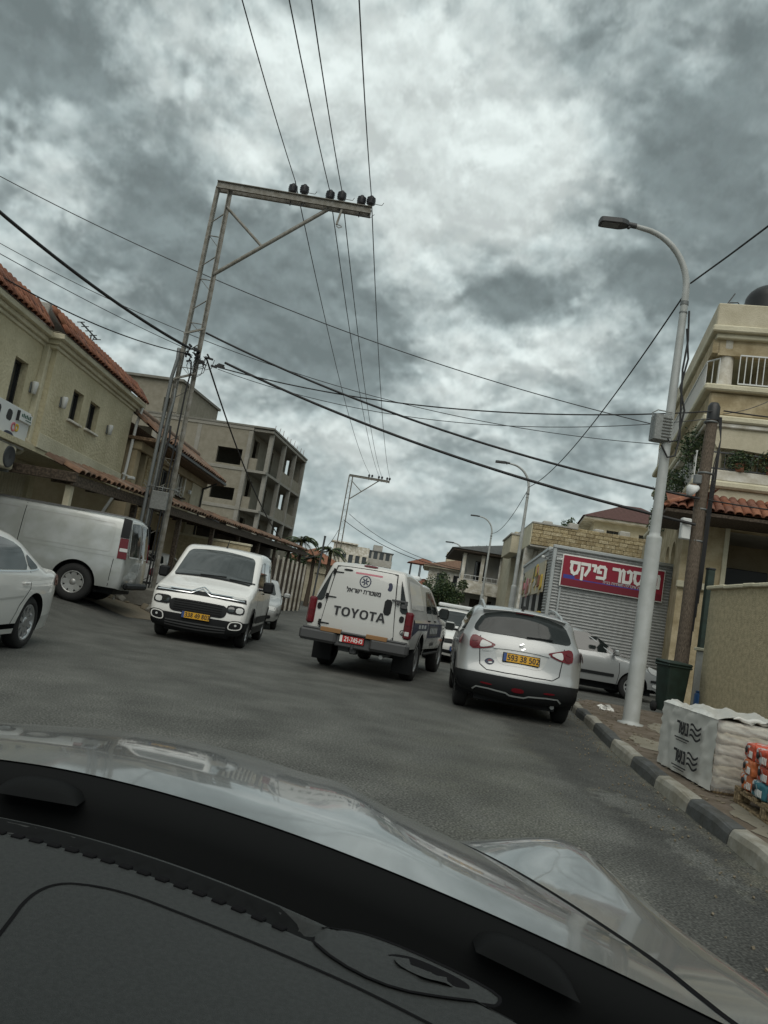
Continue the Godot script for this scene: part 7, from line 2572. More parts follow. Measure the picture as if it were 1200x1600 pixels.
func make_saloons():
	# white saloon passing on the near side of the van
	var l := 4.63
	var t := thing("white_saloon", "white saloon with silver alloy wheels passing in front of the silver van", "car", Vector3(-4.93, 0, -8.33), turn_to(Vector2(0.035, 1)))
	var b := saloon_shape(l, 0.895, 1.44, -1.38, 1.33, 0.325, 0.68)
	std_parts(b, t, "paint_white")
	underbody(b, t, -2.0, 1.95)
	for z in [-1.38, 1.33]:
		for sx in [-1, 1]:
			wheel(t, Vector3(sx * 0.765, 0.325, z), sx, 0.325, 0.225, 0.20, 10, "rim_silver", 0)
	saloon_sides(b, t, 1.44, l, "paint_white")
	for sx in [-1, 1]:
		mirror(t, Vector3(sx * 0.86, 1.0, -0.72), sx, "paint_white", Vector3(0.2, 0.13, 0.1))
		var lamp := side_patch(b, round_poly(pv([1.93, 0.80, 1.98, 0.93, 2.2, 0.95, 2.22, 0.8]), 1), sx, 0.012, "tail_light", "lamp_red", t)
		side_patch(b, round_poly(pv([2.0, 0.83, 2.03, 0.86, 2.18, 0.87, 2.19, 0.83]), 1), sx, 0.017, "lens", "lamp_dark_red", lamp)
		face_patch(b, false, round_poly(pv([0.4 * sx, 0.82, 0.7 * sx, 0.82, 0.7 * sx, 0.94, 0.4 * sx, 0.92]), 1), 0.01, "tail_light", "lamp_red", t)
		side_patch(b, line_strip(pv([-0.85, 0.60, 0.2, 0.625, 0.95, 0.66]), 0.02), sx, 0.004, "door_crease_shade", "paint_white2", t)  # darker strip paints the shading of a crease
		side_patch(b, pv([1.68, 0.22, 1.7, 0.40, 2.1, 0.42, 2.2, 0.24]), sx, 0.006, "bumper_trim", "paint_white2", t)
		side_patch(b, rect2(-0.95, 0.21, 0.95, 0.27), sx, 0.008, "sill_trim", "paint_white2", t)
	face_patch(b, false, round_poly(pv([-0.6, 1.12, 0.6, 1.12, 0.5, 1.33, -0.5, 1.33]), 1), 0.006, "rear_window", "glass_tint", t)
	face_patch(b, true, round_poly(pv([-0.65, 1.0, 0.65, 1.0, 0.52, 1.34, -0.52, 1.34]), 1), 0.006, "windscreen", "glass_tint", t)

	# silver saloon parked behind the people carrier
	l = 4.5
	t = thing("silver_saloon", "silver grey saloon parked behind the white people carrier", "car", Vector3(-3.52, 0, -24.05), turn_to(Vector2(0.12, 1)))
	b = saloon_shape(l, 0.865, 1.46, -1.32, 1.28, 0.31, 0.7)
	std_parts(b, t, "paint_grey")
	underbody(b, t, -1.95, 1.9)
	four_wheels(b, t, -1.32, 1.28, 0.31, 0.2, 0.19, 7, "rim_steel", 0)
	saloon_sides(b, t, 1.46, l, "paint_grey")
	face_patch(b, true, round_poly(pv([-0.66, 1.0, 0.66, 1.0, 0.53, 1.36, -0.53, 1.36]), 1), 0.006, "windscreen", "glass_tint", t)
	face_patch(b, true, round_poly(pv([-0.32, 0.56, 0.32, 0.56, 0.36, 0.70, -0.36, 0.70]), 1), 0.008, "grille", "trim_black", t)
	face_patch(b, true, rect2(-0.6, 0.28, 0.6, 0.40, 0.04), 0.008, "lower_intake", "trim_black", t)
	for sx in [-1, 1]:
		var p := func(a): return pv(a) if sx > 0 else mirror_poly(pv(a))
		face_patch(b, true, round_poly(p.call([0.42, 0.56, 0.70, 0.60, 0.72, 0.72, 0.46, 0.70]), 1), 0.01, "headlight", "lamp_clear", t)
		side_patch(b, round_poly(pv([-2.1, 0.58, -2.08, 0.70, -1.85, 0.74, -1.9, 0.62]), 1), sx, 0.01, "headlight_side", "lamp_clear", t)
		side_patch(b, rect2(-1.0, 0.42, 0.95, 0.50), sx, 0.012, "side_moulding", "trim_grey", t)
		side_patch(b, rect2(-2.15, 0.42, -1.7, 0.50), sx, 0.012, "bumper_moulding", "trim_grey", t)
		mirror(t, Vector3(sx * 0.83, 1.02, -0.72), sx, "paint_grey", Vector3(0.2, 0.14, 0.1))
	number_plate(t, Transform3D(Basis(Vector3.UP, PI), Vector3(0, 0.46, -l * 0.5 - 0.02)), "21 640 35", 0.48, 0.11)

	# white saloon seen from behind beside the pylon
	l = 4.4
	t = thing("parked_saloon", "white saloon with a dark red tail light parked behind the lattice pylon", "car", Vector3(-7.1, 0.27, -25.2), turn_to(Vector2(-0.03, -1)))
	b = saloon_shape(l, 0.86, 1.44, -1.3, 1.25, 0.30, 0.75)
	std_parts(b, t, "paint_white")
	underbody(b, t, -1.9, 1.9)
	four_wheels(b, t, -1.3, 1.25, 0.3, 0.19, 0.19, 8, "rim_steel", 0)
	saloon_sides(b, t, 1.44, l, "trim_black")
	face_patch(b, false, round_poly(pv([-0.62, 1.1, 0.62, 1.1, 0.52, 1.34, -0.52, 1.34]), 1), 0.006, "rear_window", "glass_tint", t)
	for sx in [-1, 1]:
		var p := func(a): return pv(a) if sx > 0 else mirror_poly(pv(a))
		face_patch(b, false, round_poly(p.call([0.46, 0.66, 0.68, 0.66, 0.70, 0.84, 0.64, 0.96, 0.50, 0.94, 0.44, 0.82]), 2), 0.012, "tail_light", "lamp_red", t)
		mirror(t, Vector3(sx * 0.82, 1.0, -0.72), sx, "trim_black", Vector3(0.2, 0.13, 0.1))
	face_patch(b, false, rect2(-0.75, 0.40, 0.75, 0.47, 0.02), 0.012, "bumper_moulding", "trim_grey", t)
	number_plate(t, Transform3D(Basis(), Vector3(0, 0.74, l * 0.5 + 0.02)), "64 218 17", 0.48, 0.11)

	# silver hatchback nose to the side in front of the metal shop
	l = 4.2
	t = thing("silver_hatchback", "silver hatchback with a black side moulding parked in front of the red sign shop", "car", Vector3(5.33, 0, -19.55), turn_to(Vector2(1, 0.02)))
	b = saloon_shape(l, 0.88, 1.53, -1.26, 1.34, 0.315, 0.0)
	std_parts(b, t, "paint_silver")
	underbody(b, t, -1.8, 1.8)
	four_wheels(b, t, -1.26, 1.34, 0.315, 0.2, 0.195, 9, "rim_steel", 0)
	for sx in [-1, 1]:
		side_patch(b, round_poly(pv([-0.85, 1.02, -0.35, 1.34, -0.05, 1.43, 0.3, 1.43, 0.3, 1.0]), 1), sx, 0.006, "door_window", "glass", t)
		side_patch(b, round_poly(pv([0.4, 1.0, 0.4, 1.43, 0.95, 1.40, 1.25, 1.22, 1.25, 1.03]), 1), sx, 0.006, "rear_door_window", "glass", t)
		side_patch(b, round_poly(pv([-1.22, 0.98, -0.9, 1.01, -0.72, 1.10]), 1), sx, 0.006, "corner_window", "glass", t)
		side_patch(b, rect2(-0.78, 0.48, 1.0, 0.555, 0.02), sx, 0.016, "side_moulding", "trim_black", t)
		seam(b, t, [-0.86, 0.25, -0.9, 0.6, -0.86, 1.0], sx)
		seam(b, t, [0.35, 0.25, 0.35, 1.0], sx)
		handle(b, t, 0.2, 0.86, sx, "paint_silver")
		mirror(t, Vector3(sx * 0.84, 1.06, -0.74), sx, "paint_silver", Vector3(0.2, 0.15, 0.12))
		side_patch(b, round_poly(pv([-2.02, 0.60, -1.98, 0.74, -1.55, 0.87, -1.62, 0.72]), 1), sx, 0.012, "headlight", "lamp_clear", t)
		side_patch(b, round_poly(pv([-2.0, 0.36, -1.98, 0.44, -1.72, 0.46, -1.74, 0.38]), 1), sx, 0.012, "fog_lamp", "lamp_clear", t)
		side_patch(b, rect2(-2.0, 0.49, -1.68, 0.55), sx, 0.014, "bumper_moulding", "trim_black", t)
	face_patch(b, true, round_poly(pv([-0.66, 1.05, 0.66, 1.05, 0.52, 1.42, -0.52, 1.42]), 1), 0.006, "windscreen", "glass_tint", t)
	face_patch(b, true, rect2(-0.5, 0.36, 0.5, 0.52, 0.05), 0.008, "grille", "trim_black", t)

	# marked patrol car facing us beyond the pickup
	l = 4.5
	t = thing("patrol_car", "white patrol car with orange red markings half hidden behind the pickup", "car", Vector3(2.62, 0, -23.0), turn_to(Vector2(-0.06, 1)))
	b = saloon_shape(l, 0.89, 1.50, -1.32, 1.33, 0.32, 0.66)
	std_parts(b, t, "paint_white")
	underbody(b, t, -1.9, 1.9)
	four_wheels(b, t, -1.32, 1.33, 0.32, 0.2, 0.2, 8, "rim_steel", 0)
	saloon_sides(b, t, 1.50, l, "paint_white")
	face_patch(b, true, round_poly(pv([-0.66, 1.0, 0.66, 1.0, 0.53, 1.40, -0.53, 1.40]), 1), 0.006, "windscreen", "glass_tint", t)
	face_patch(b, true, rect2(-0.42, 0.54, 0.42, 0.66, 0.03), 0.008, "grille", "trim_black", t)
	face_patch(b, true, rect2(-0.55, 0.27, 0.55, 0.36, 0.03), 0.008, "lower_intake", "trim_black", t)
	for sx in [-1, 1]:
		var p := func(a): return pv(a) if sx > 0 else mirror_poly(pv(a))
		face_patch(b, true, round_poly(p.call([0.46, 0.60, 0.72, 0.64, 0.72, 0.74, 0.48, 0.70]), 1), 0.01, "headlight", "lamp_clear", t)
		face_patch(b, true, p.call([0.44, 0.47, 0.68, 0.47, 0.68, 0.58, 0.44, 0.58]), 0.012, "marking", "reflector_orange", t)
		face_patch(b, true, p.call([0.44, 0.34, 0.60, 0.34, 0.60, 0.42, 0.44, 0.42]), 0.012, "marking", "reflector_orange", t)
		side_patch(b, rect2(-1.9, 0.60, 1.9, 0.76), sx, 0.006, "blue_band", "ink_navy", t)
		mirror(t, Vector3(sx * 0.85, 1.04, -0.72), sx, "paint_white", Vector3(0.2, 0.14, 0.1))
	var s := surf()
	box(s, Vector3(0, 1.56, 0.1), Vector3(1.1, 0.10, 0.26), Basis(), 0.03)
	part(s, "light_bar", "sign_white", t)
	number_plate(t, Transform3D(Basis(Vector3.UP, PI), Vector3(-0.1, 0.40, -l * 0.5 - 0.02)), "27-318", 0.48, 0.11, "print_white")

# ---- silver panel van

func make_van():
	var t := thing("panel_van", "long silver panel van parked across the verge beside the lattice pylon", "van", Vector3(-7.72, 0.26, -17.05), turn_to(Vector2(-1, 0.055)))
	var b := Shape.new()
	b.wmax = 1.0; b.y0 = 0.30; b.face_bow = 0.05; b.roof_crown = 0.05; b.rt = 0.13; b.rf = 0.08
	b.sec = [Vector2(0.25, 0.95), Vector2(0.5, 0.99), Vector2(0.75, 1.0), Vector2(1.05, 0.99), Vector2(1.3, 0.965), Vector2(1.6, 0.93), Vector2(1.85, 0.875), Vector2(2.05, 0.80)]
	b.plan = [Vector2(-2.9, 0.84), Vector2(-2.4, 0.95), Vector2(-1.6, 1.0), Vector2(2.1, 1.0), Vector2(2.6, 0.965)]
	b.arches = [Vector3(-1.9, 0.40, 0.46), Vector3(1.52, 0.40, 0.46)]
	b.setup(pv([-2.7, 0.3, -2.84, 0.45, -2.84, 0.85, -2.72, 1.0, -2.1, 1.10, -1.95, 1.14, -1.35, 1.72, -1.05, 1.90, -0.6, 1.97, 0.5, 1.98, 2.0, 1.97, 2.34, 1.95, 2.46, 1.88, 2.52, 1.4, 2.56, 0.9, 2.56, 0.5, 2.52, 0.36]))
	std_parts(b, t, "paint_van")
	underbody(b, t, -2.5, 2.3)
	for z in [-1.9, 1.52]:
		for sx in [-1, 1]:
			wheel(t, Vector3(sx * 0.855, 0.39, z), sx, 0.39, 0.235, 0.24, 8, "rim_steel", 1)
	for sx in [-1, 1]:
		# pressed panels of the side: edge shading painted as darker outlines
		for q in [[0.32, 2.16], [-0.95, 0.20]]:
			side_patch(b, line_strip(round_poly(pv([q[0], 1.13, q[1], 1.13, q[1], 1.74, q[0], 1.74]), 2), 0.014), sx, 0.004, "panel_edge_shade", "paint_grey", t)
		seam(b, t, [0.26, 0.4, 0.26, 1.86], sx, 0.014)
		seam(b, t, [-1.05, 0.4, -1.05, 1.8], sx, 0.014)
		seam(b, t, [2.24, 0.42, 2.26, 1.0], sx, 0.012)
		side_patch(b, line_strip(pv([-2.2, 1.04, 2.27, 1.04]), 0.012), sx, 0.004, "waist_crease_shade", "paint_grey", t)  # grey line paints the crease's shading; the body is smooth here
		side_patch(b, line_strip(pv([-1.2, 1.93, 2.34, 1.905]), 0.03), sx, 0.012, "rain_gutter", "trim_grey", t)
		side_patch(b, round_poly(pv([-1.85, 1.16, -1.4, 1.62, -1.12, 1.68, -1.12, 1.14]), 1), sx, 0.005, "door_window", "glass", t)
		# upright tail lamp with the dark window corner above
		var lamp := side_patch(b, pv([2.32, 1.02, 2.305, 1.45, 2.48, 1.45, 2.51, 1.02]), sx, 0.012, "tail_light", "lamp_red", t)
		side_patch(b, rect2(2.34, 1.17, 2.50, 1.24), sx, 0.018, "lens", "lamp_clear", lamp)
		side_patch(b, pv([2.30, 1.46, 2.28, 1.88, 2.46, 1.86, 2.48, 1.46]), sx, 0.010, "corner_trim", "trim_black", t)
		mirror(t, Vector3(sx * 0.96, 1.25, -1.7), sx, "trim_black", Vector3(0.2, 0.28, 0.12))
		face_patch(b, false, round_poly(pv([sx * 0.06, 1.08, sx * 0.78, 1.08, sx * 0.72, 1.80, sx * 0.06, 1.82]), 1), 0.008, "rear_door_window", "glass_tint", t)
		face_patch(b, false, line_strip(round_poly(pv([sx * 0.06, 1.08, sx * 0.80, 1.08, sx * 0.74, 1.82, sx * 0.06, 1.84]), 1), 0.03), 0.012, "window_seal", "white_metal", t)
	face_patch(b, false, rect2(-0.006, 0.5, 0.006, 1.9), 0.006, "door_seam", "gap", t)
	face_patch(b, true, round_poly(pv([-0.75, 1.16, 0.75, 1.16, 0.66, 1.80, -0.66, 1.80]), 1), 0.006, "windscreen", "glass_tint", t)
	var s := surf()
	box(s, Vector3(0, 0.46, 2.58), Vector3(1.8, 0.14, 0.10), Basis(), 0.04)
	part(s, "rear_bumper", "trim_black", t)

func make_vehicles():
	make_people_carrier()
	make_pickup()
	make_crossover()
	make_saloons()
	make_van()
	make_own_car()

# ---------------------------------------------------------------- the car we sit in

func make_own_car():
	var t := thing("own_car", "silver car bonnet with black wipers and dark grey dashboard of the car we sit in", "car", Vector3(-0.40, 0, 0))
	# bonnet: a crowned sheet from the windscreen base to the nose
	var cols := 80
	var rows_n := 30
	var s := surf()
	var rows := []
	for i in rows_n + 1:
		var v := float(i) / rows_n
		var row := []
		for j in cols + 1:
			var u := -1.0 + 2.0 * j / cols
			row.append(bonnet_at(u, v))
		rows.append(row)
	grid(s, rows, false)
	part(s, "bonnet", "paint_ego", t)
	# wings beside it, with the swelling over the wheel
	for sx in [-1, 1]:
		s = surf()
		rows = []
		for i in 31:
			var v := i / 30.0
			var row := []
			for j in 13:
				var w := j / 12.0
				row.append(wing_at(sx, v, w))
			rows.append(row)
		grid(s, rows, sx < 0)
		part(s, "wing", "paint_ego", t)
		s = surf()
		rows = []
		for i in 31:
			var a := bonnet_at(sx * 1.0, i / 30.0)
			rows.append([a + Vector3(-0.004 * sx, 0.001, 0), a + Vector3(0.004 * sx, 0.001, 0), a + Vector3(0.004 * sx, -0.02, 0)])
		grid(s, rows, sx > 0)
		part(s, "panel_gap", "gap", t)
		wheel(t, Vector3(sx * 0.77, 0.34, -1.75), sx, 0.34, 0.21, 0.22, 10)
		wheel(t, Vector3(sx * 0.77, 0.34, 0.9), sx, 0.34, 0.21, 0.22, 10)
		s = surf()
		box(s, Vector3(sx * 0.84, 0.58, 0.45), Vector3(0.12, 0.72, 1.9), Basis(), 0.05)
		part(s, "door", "paint_ego", t)
	# cabin: roof, pillars and door sides; they shade the dashboard
	s = surf()
	rows = []
	for i in 9:
		var row := []
		for j in 13:
			var u := -1.0 + 2.0 * j / 12.0
			row.append(Vector3(u * 0.60, 1.545 - 0.03 * u * u - 0.02 * absf(i / 8.0 - 0.3), lerpf(-0.15, 2.1, i / 8.0)))
		rows.append(row)
	grid(s, rows, false)
	part(s, "roof", "paint_ego", t)
	s = surf()
	box(s, Vector3(0, 1.49, 0.98), Vector3(1.16, 0.02, 2.2))
	part(s, "headlining", "plaster_grey", t)
	for sx in [-1, 1]:
		s = surf()
		tube(s, [Vector3(sx * 0.79, 0.96, -0.56), Vector3(sx * 0.72, 1.25, -0.36), Vector3(sx * 0.60, 1.50, -0.14)], 0.03, 8)
		part(s, "front_pillar", "trim_black", t)
		s = surf()
		bar(s, Vector3(sx * 0.78, 0.95, 0.55), Vector3(sx * 0.61, 1.49, 0.6), 0.09)
		bar(s, Vector3(sx * 0.76, 0.95, 2.0), Vector3(sx * 0.58, 1.49, 1.8), 0.16)
		part(s, "side_pillars", "trim_black", t)
	s = surf()
	box(s, Vector3(0, 0.7, 2.1), Vector3(1.5, 0.7, 0.1), Basis(), 0.03)
	box(s, Vector3(0, 1.42, 2.0), Vector3(1.1, 0.12, 0.1), Basis(), 0.03)
	part(s, "tailgate", "paint_ego", t)
	# nose
	s = surf()
	box(s, Vector3(0, 0.42, -2.12), Vector3(1.6, 0.40, 0.3), Basis(), 0.08)
	part(s, "front_bumper", "paint_ego", t)
	s = surf()
	box(s, Vector3(0, 0.35, -0.4), Vector3(1.5, 0.3, 3.4))
	part(s, "underbody", "gap", t)
	# scuttle: the deep dark trough between bonnet and windscreen
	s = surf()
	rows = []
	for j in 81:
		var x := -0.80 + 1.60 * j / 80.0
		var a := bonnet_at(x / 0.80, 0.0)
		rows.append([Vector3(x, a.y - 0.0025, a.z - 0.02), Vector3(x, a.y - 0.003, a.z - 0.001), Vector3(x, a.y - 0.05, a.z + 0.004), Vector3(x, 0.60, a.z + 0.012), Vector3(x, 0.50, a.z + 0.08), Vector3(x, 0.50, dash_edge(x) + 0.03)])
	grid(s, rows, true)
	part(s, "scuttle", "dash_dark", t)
	# wiper arms lying low in the trough, each with a humped cover over its spindle
	for q in [0.61, -0.01]:
		s = surf()
		var pts := []
		for k in 9:
			var a := bonnet_at((q - 0.58 * k / 8.0) / 0.80, 0.0)
			pts.append(a + Vector3(0, -0.075, 0.06))
		tube(s, pts, 0.007, 8)
		part(s, "wiper_arm", "trim_black", t)
		s = surf()
		var e := bonnet_at(q / 0.80, 0.0)
		var tang := (bonnet_at((q + 0.02) / 0.80, 0.0) - e).normalized()
		var c := e + Vector3(0.012, -0.034, 0.016)
		var hump := []
		for i in 13:
			var row := []
			for j in 17:
				var x := -1.0 + 2.0 * j / 16.0
				var z := -1.0 + 2.0 * i / 12.0
				var h := maxf(0.0, 1.0 - pow(absf(x), 3.0)) * maxf(0.0, 1.0 - pow(absf(z), 2.4))
				row.append(c + tang * x * 0.058 + Vector3(0, 0.022 * pow(h, 0.7), z * 0.024))
			hump.append(row)
		grid(s, hump, true)
		part(s, "wiper_cover", "dash_dark", t)
	make_dashboard(t)

func bonnet_at(u: float, v: float) -> Vector3:
	# u across (-1..1), v from the windscreen (0) to the nose (1), in the car's axes
	var x := u * lerpf(0.80, 0.60, pow(v, 0.8))
	var back := -1.118 + 0.58 * pow(absf(u) * 0.80, 1.7)
	var d := 1.22 * v * (1.0 - 0.06 * u * u)
	var ridge := 0.010 * exp(-pow((absf(u) - 0.62) / 0.10, 2.0)) * smoothstep(0.0, 0.35, v)
	var y := 0.998 - 0.02 * u * u - 0.085 * d * d - 0.07 * maxf(0.0, d - 0.13) - 0.32 * pow(maxf(0.0, d - 0.8), 2.0) + ridge
	return Vector3(x, y, back - d)

func wing_at(sx: float, v: float, w: float) -> Vector3:
	var a := bonnet_at(sx, v)
	var bulge := 0.058 * exp(-pow((v - 0.66) / 0.26, 2.0))
	var out := lerpf(0.15, 0.34, pow(v, 0.8)) * sin(w * PI * 0.5)
	var y := a.y + bulge * sin(minf(w * 1.5, 1.0) * PI * 0.5) * (1.0 - smoothstep(0.45, 1.0, w)) - 0.45 * pow(maxf(0.0, w - 0.35) / 0.65, 2.0) - 0.004
	return Vector3(a.x + sx * (out + 0.004), y, a.z)

func dash_edge(x: float) -> float:
	# front edge of the dashboard follows the curve of the glass
	return -0.945 + 0.73 * pow(absf(x), 1.82)

func slot_line(x: float) -> float:
	return dash_edge(x) + 0.058

func dash_y(x: float, z: float) -> float:
	var e := z - dash_edge(x)
	var y := 0.985 - 0.006 * (1.0 - smoothstep(0.0, 0.02, e))
	# the long hollow of the demister slot
	var inside := smoothstep(-0.46, -0.40, x) * (1.0 - smoothstep(0.385, 0.415, x))
	y -= 0.014 * smoothstep(0.016, 0.03, e) * (1.0 - smoothstep(0.046, 0.062, e)) * inside
	return y

func draped(d: Node, outline: PackedVector2Array, lift: float, called: String, m: String, cell := 0.02) -> MeshInstance3D:
	# a thin skin laid on the dashboard top
	var s := raw()
	patch_cells(s, outline, cell, func(p):
		var e := 0.004
		var n := Vector3(dash_y(p.x - e, p.y) - dash_y(p.x + e, p.y), 2 * e, dash_y(p.x, p.y - e) - dash_y(p.x, p.y + e)).normalized()
		return [Vector3(p.x, dash_y(p.x, p.y) + lift, p.y), n])
	return put(s.commit(), called, m, d)

func make_dashboard(t: Node3D):
	var d := Node3D.new()
	d.name = "dashboard"
	t.add_child(d)
	var s := surf()
	var rows := []
	var nx := 150
	for i in 60:
		var row := []
		for j in nx + 1:
			var x := -0.70 + 1.40 * j / nx
			var u := i / 59.0
			var z := lerpf(dash_edge(x), -0.20, u * u * 0.75 + u * 0.25)
			row.append(Vector3(x, dash_y(x, z), z))
		rows.append(row)
	# front lip rolls down into the trough
	var lip := []
	var low := []
	for j in nx + 1:
		lip.append(rows[0][j] + Vector3(0, -0.012, -0.006))
		low.append(rows[0][j] + Vector3(0, -0.46, -0.004))
	rows.push_front(lip)
	rows.push_front(low)
	grid(s, rows, true)
	part(s, "top_pad", "dash", d)
	# dark lining of the hollow, and near-black blocks drawn for the shade of its air holes
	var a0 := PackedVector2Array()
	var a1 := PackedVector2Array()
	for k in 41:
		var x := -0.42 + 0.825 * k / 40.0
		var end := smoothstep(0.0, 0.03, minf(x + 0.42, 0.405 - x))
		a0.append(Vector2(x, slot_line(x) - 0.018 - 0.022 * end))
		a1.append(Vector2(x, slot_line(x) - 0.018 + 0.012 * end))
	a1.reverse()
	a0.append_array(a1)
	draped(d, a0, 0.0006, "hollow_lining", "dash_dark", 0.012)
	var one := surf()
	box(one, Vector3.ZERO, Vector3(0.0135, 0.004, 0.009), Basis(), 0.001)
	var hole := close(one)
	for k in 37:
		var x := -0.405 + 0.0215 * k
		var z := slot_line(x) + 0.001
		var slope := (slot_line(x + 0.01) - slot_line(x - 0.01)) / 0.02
		put(hole, "air_hole_shade", "gap", d, Transform3D(Basis(Vector3.UP, -atan(slope)), Vector3(x, maxf(dash_y(x, z + 0.008), dash_y(x, z)) + 0.0004, z + 0.004)))
	# groove round the airbag lid
	var lid := round_poly(pv([0.20, -0.20, 0.155, -0.64, 0.135, -0.775, 0.20, -0.79, 0.29, -0.752, 0.383, -0.709, 0.467, -0.664, 0.60, -0.57, 0.62, -0.2]), 3, 9.0)
	var line := PackedVector2Array()
	for p in lid:
		if p.y < -0.35:
			line.append(p)
	draped(d, line_strip(line, 0.0035), 0.0008, "lid_groove", "gap", 0.03)
	# small oval tray; a near-black patch paints the shade of its grip hollow
	var oval := round_poly(pv([0.392, -0.748, 0.418, -0.797, 0.468, -0.792, 0.572, -0.722, 0.568, -0.694, 0.535, -0.682, 0.46, -0.682]), 2, 9.0)
	var tray := draped(d, oval, 0.0012, "tray_lid", "dash")
	var closed := oval.duplicate()
	closed.append(oval[0])
	closed.append(oval[1])
	draped(d, line_strip(closed, 0.0036), 0.0018, "tray_groove", "gap", 0.03)
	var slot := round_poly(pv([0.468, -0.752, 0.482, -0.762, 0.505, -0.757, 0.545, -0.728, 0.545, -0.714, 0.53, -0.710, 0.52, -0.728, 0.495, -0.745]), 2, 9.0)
	draped(tray, slot, 0.0020, "grip_shade", "gap")
	var cup := round_poly(pv([0.475, -0.742, 0.495, -0.743, 0.528, -0.722, 0.53, -0.708, 0.505, -0.705, 0.48, -0.722]), 2, 9.0)
	draped(tray, cup, 0.0028, "grip_cup", "dash")
	# face of the dashboard down to the floor, out of sight
	s = surf()
	box(s, Vector3(0, 0.70, -0.24), Vector3(1.36, 0.5, 0.08), Basis(), 0.03)
	part(s, "fascia", "dash", d)

# ---------------------------------------------------------------- wires

func cable(called: String, label: String, pts: Array, r: float, m := "cable", group := ""):
	var s := surf()
	tube(s, pts, r, 6)
	var o := part(s, called, m, self)
	tag(o, label, "cable", group)

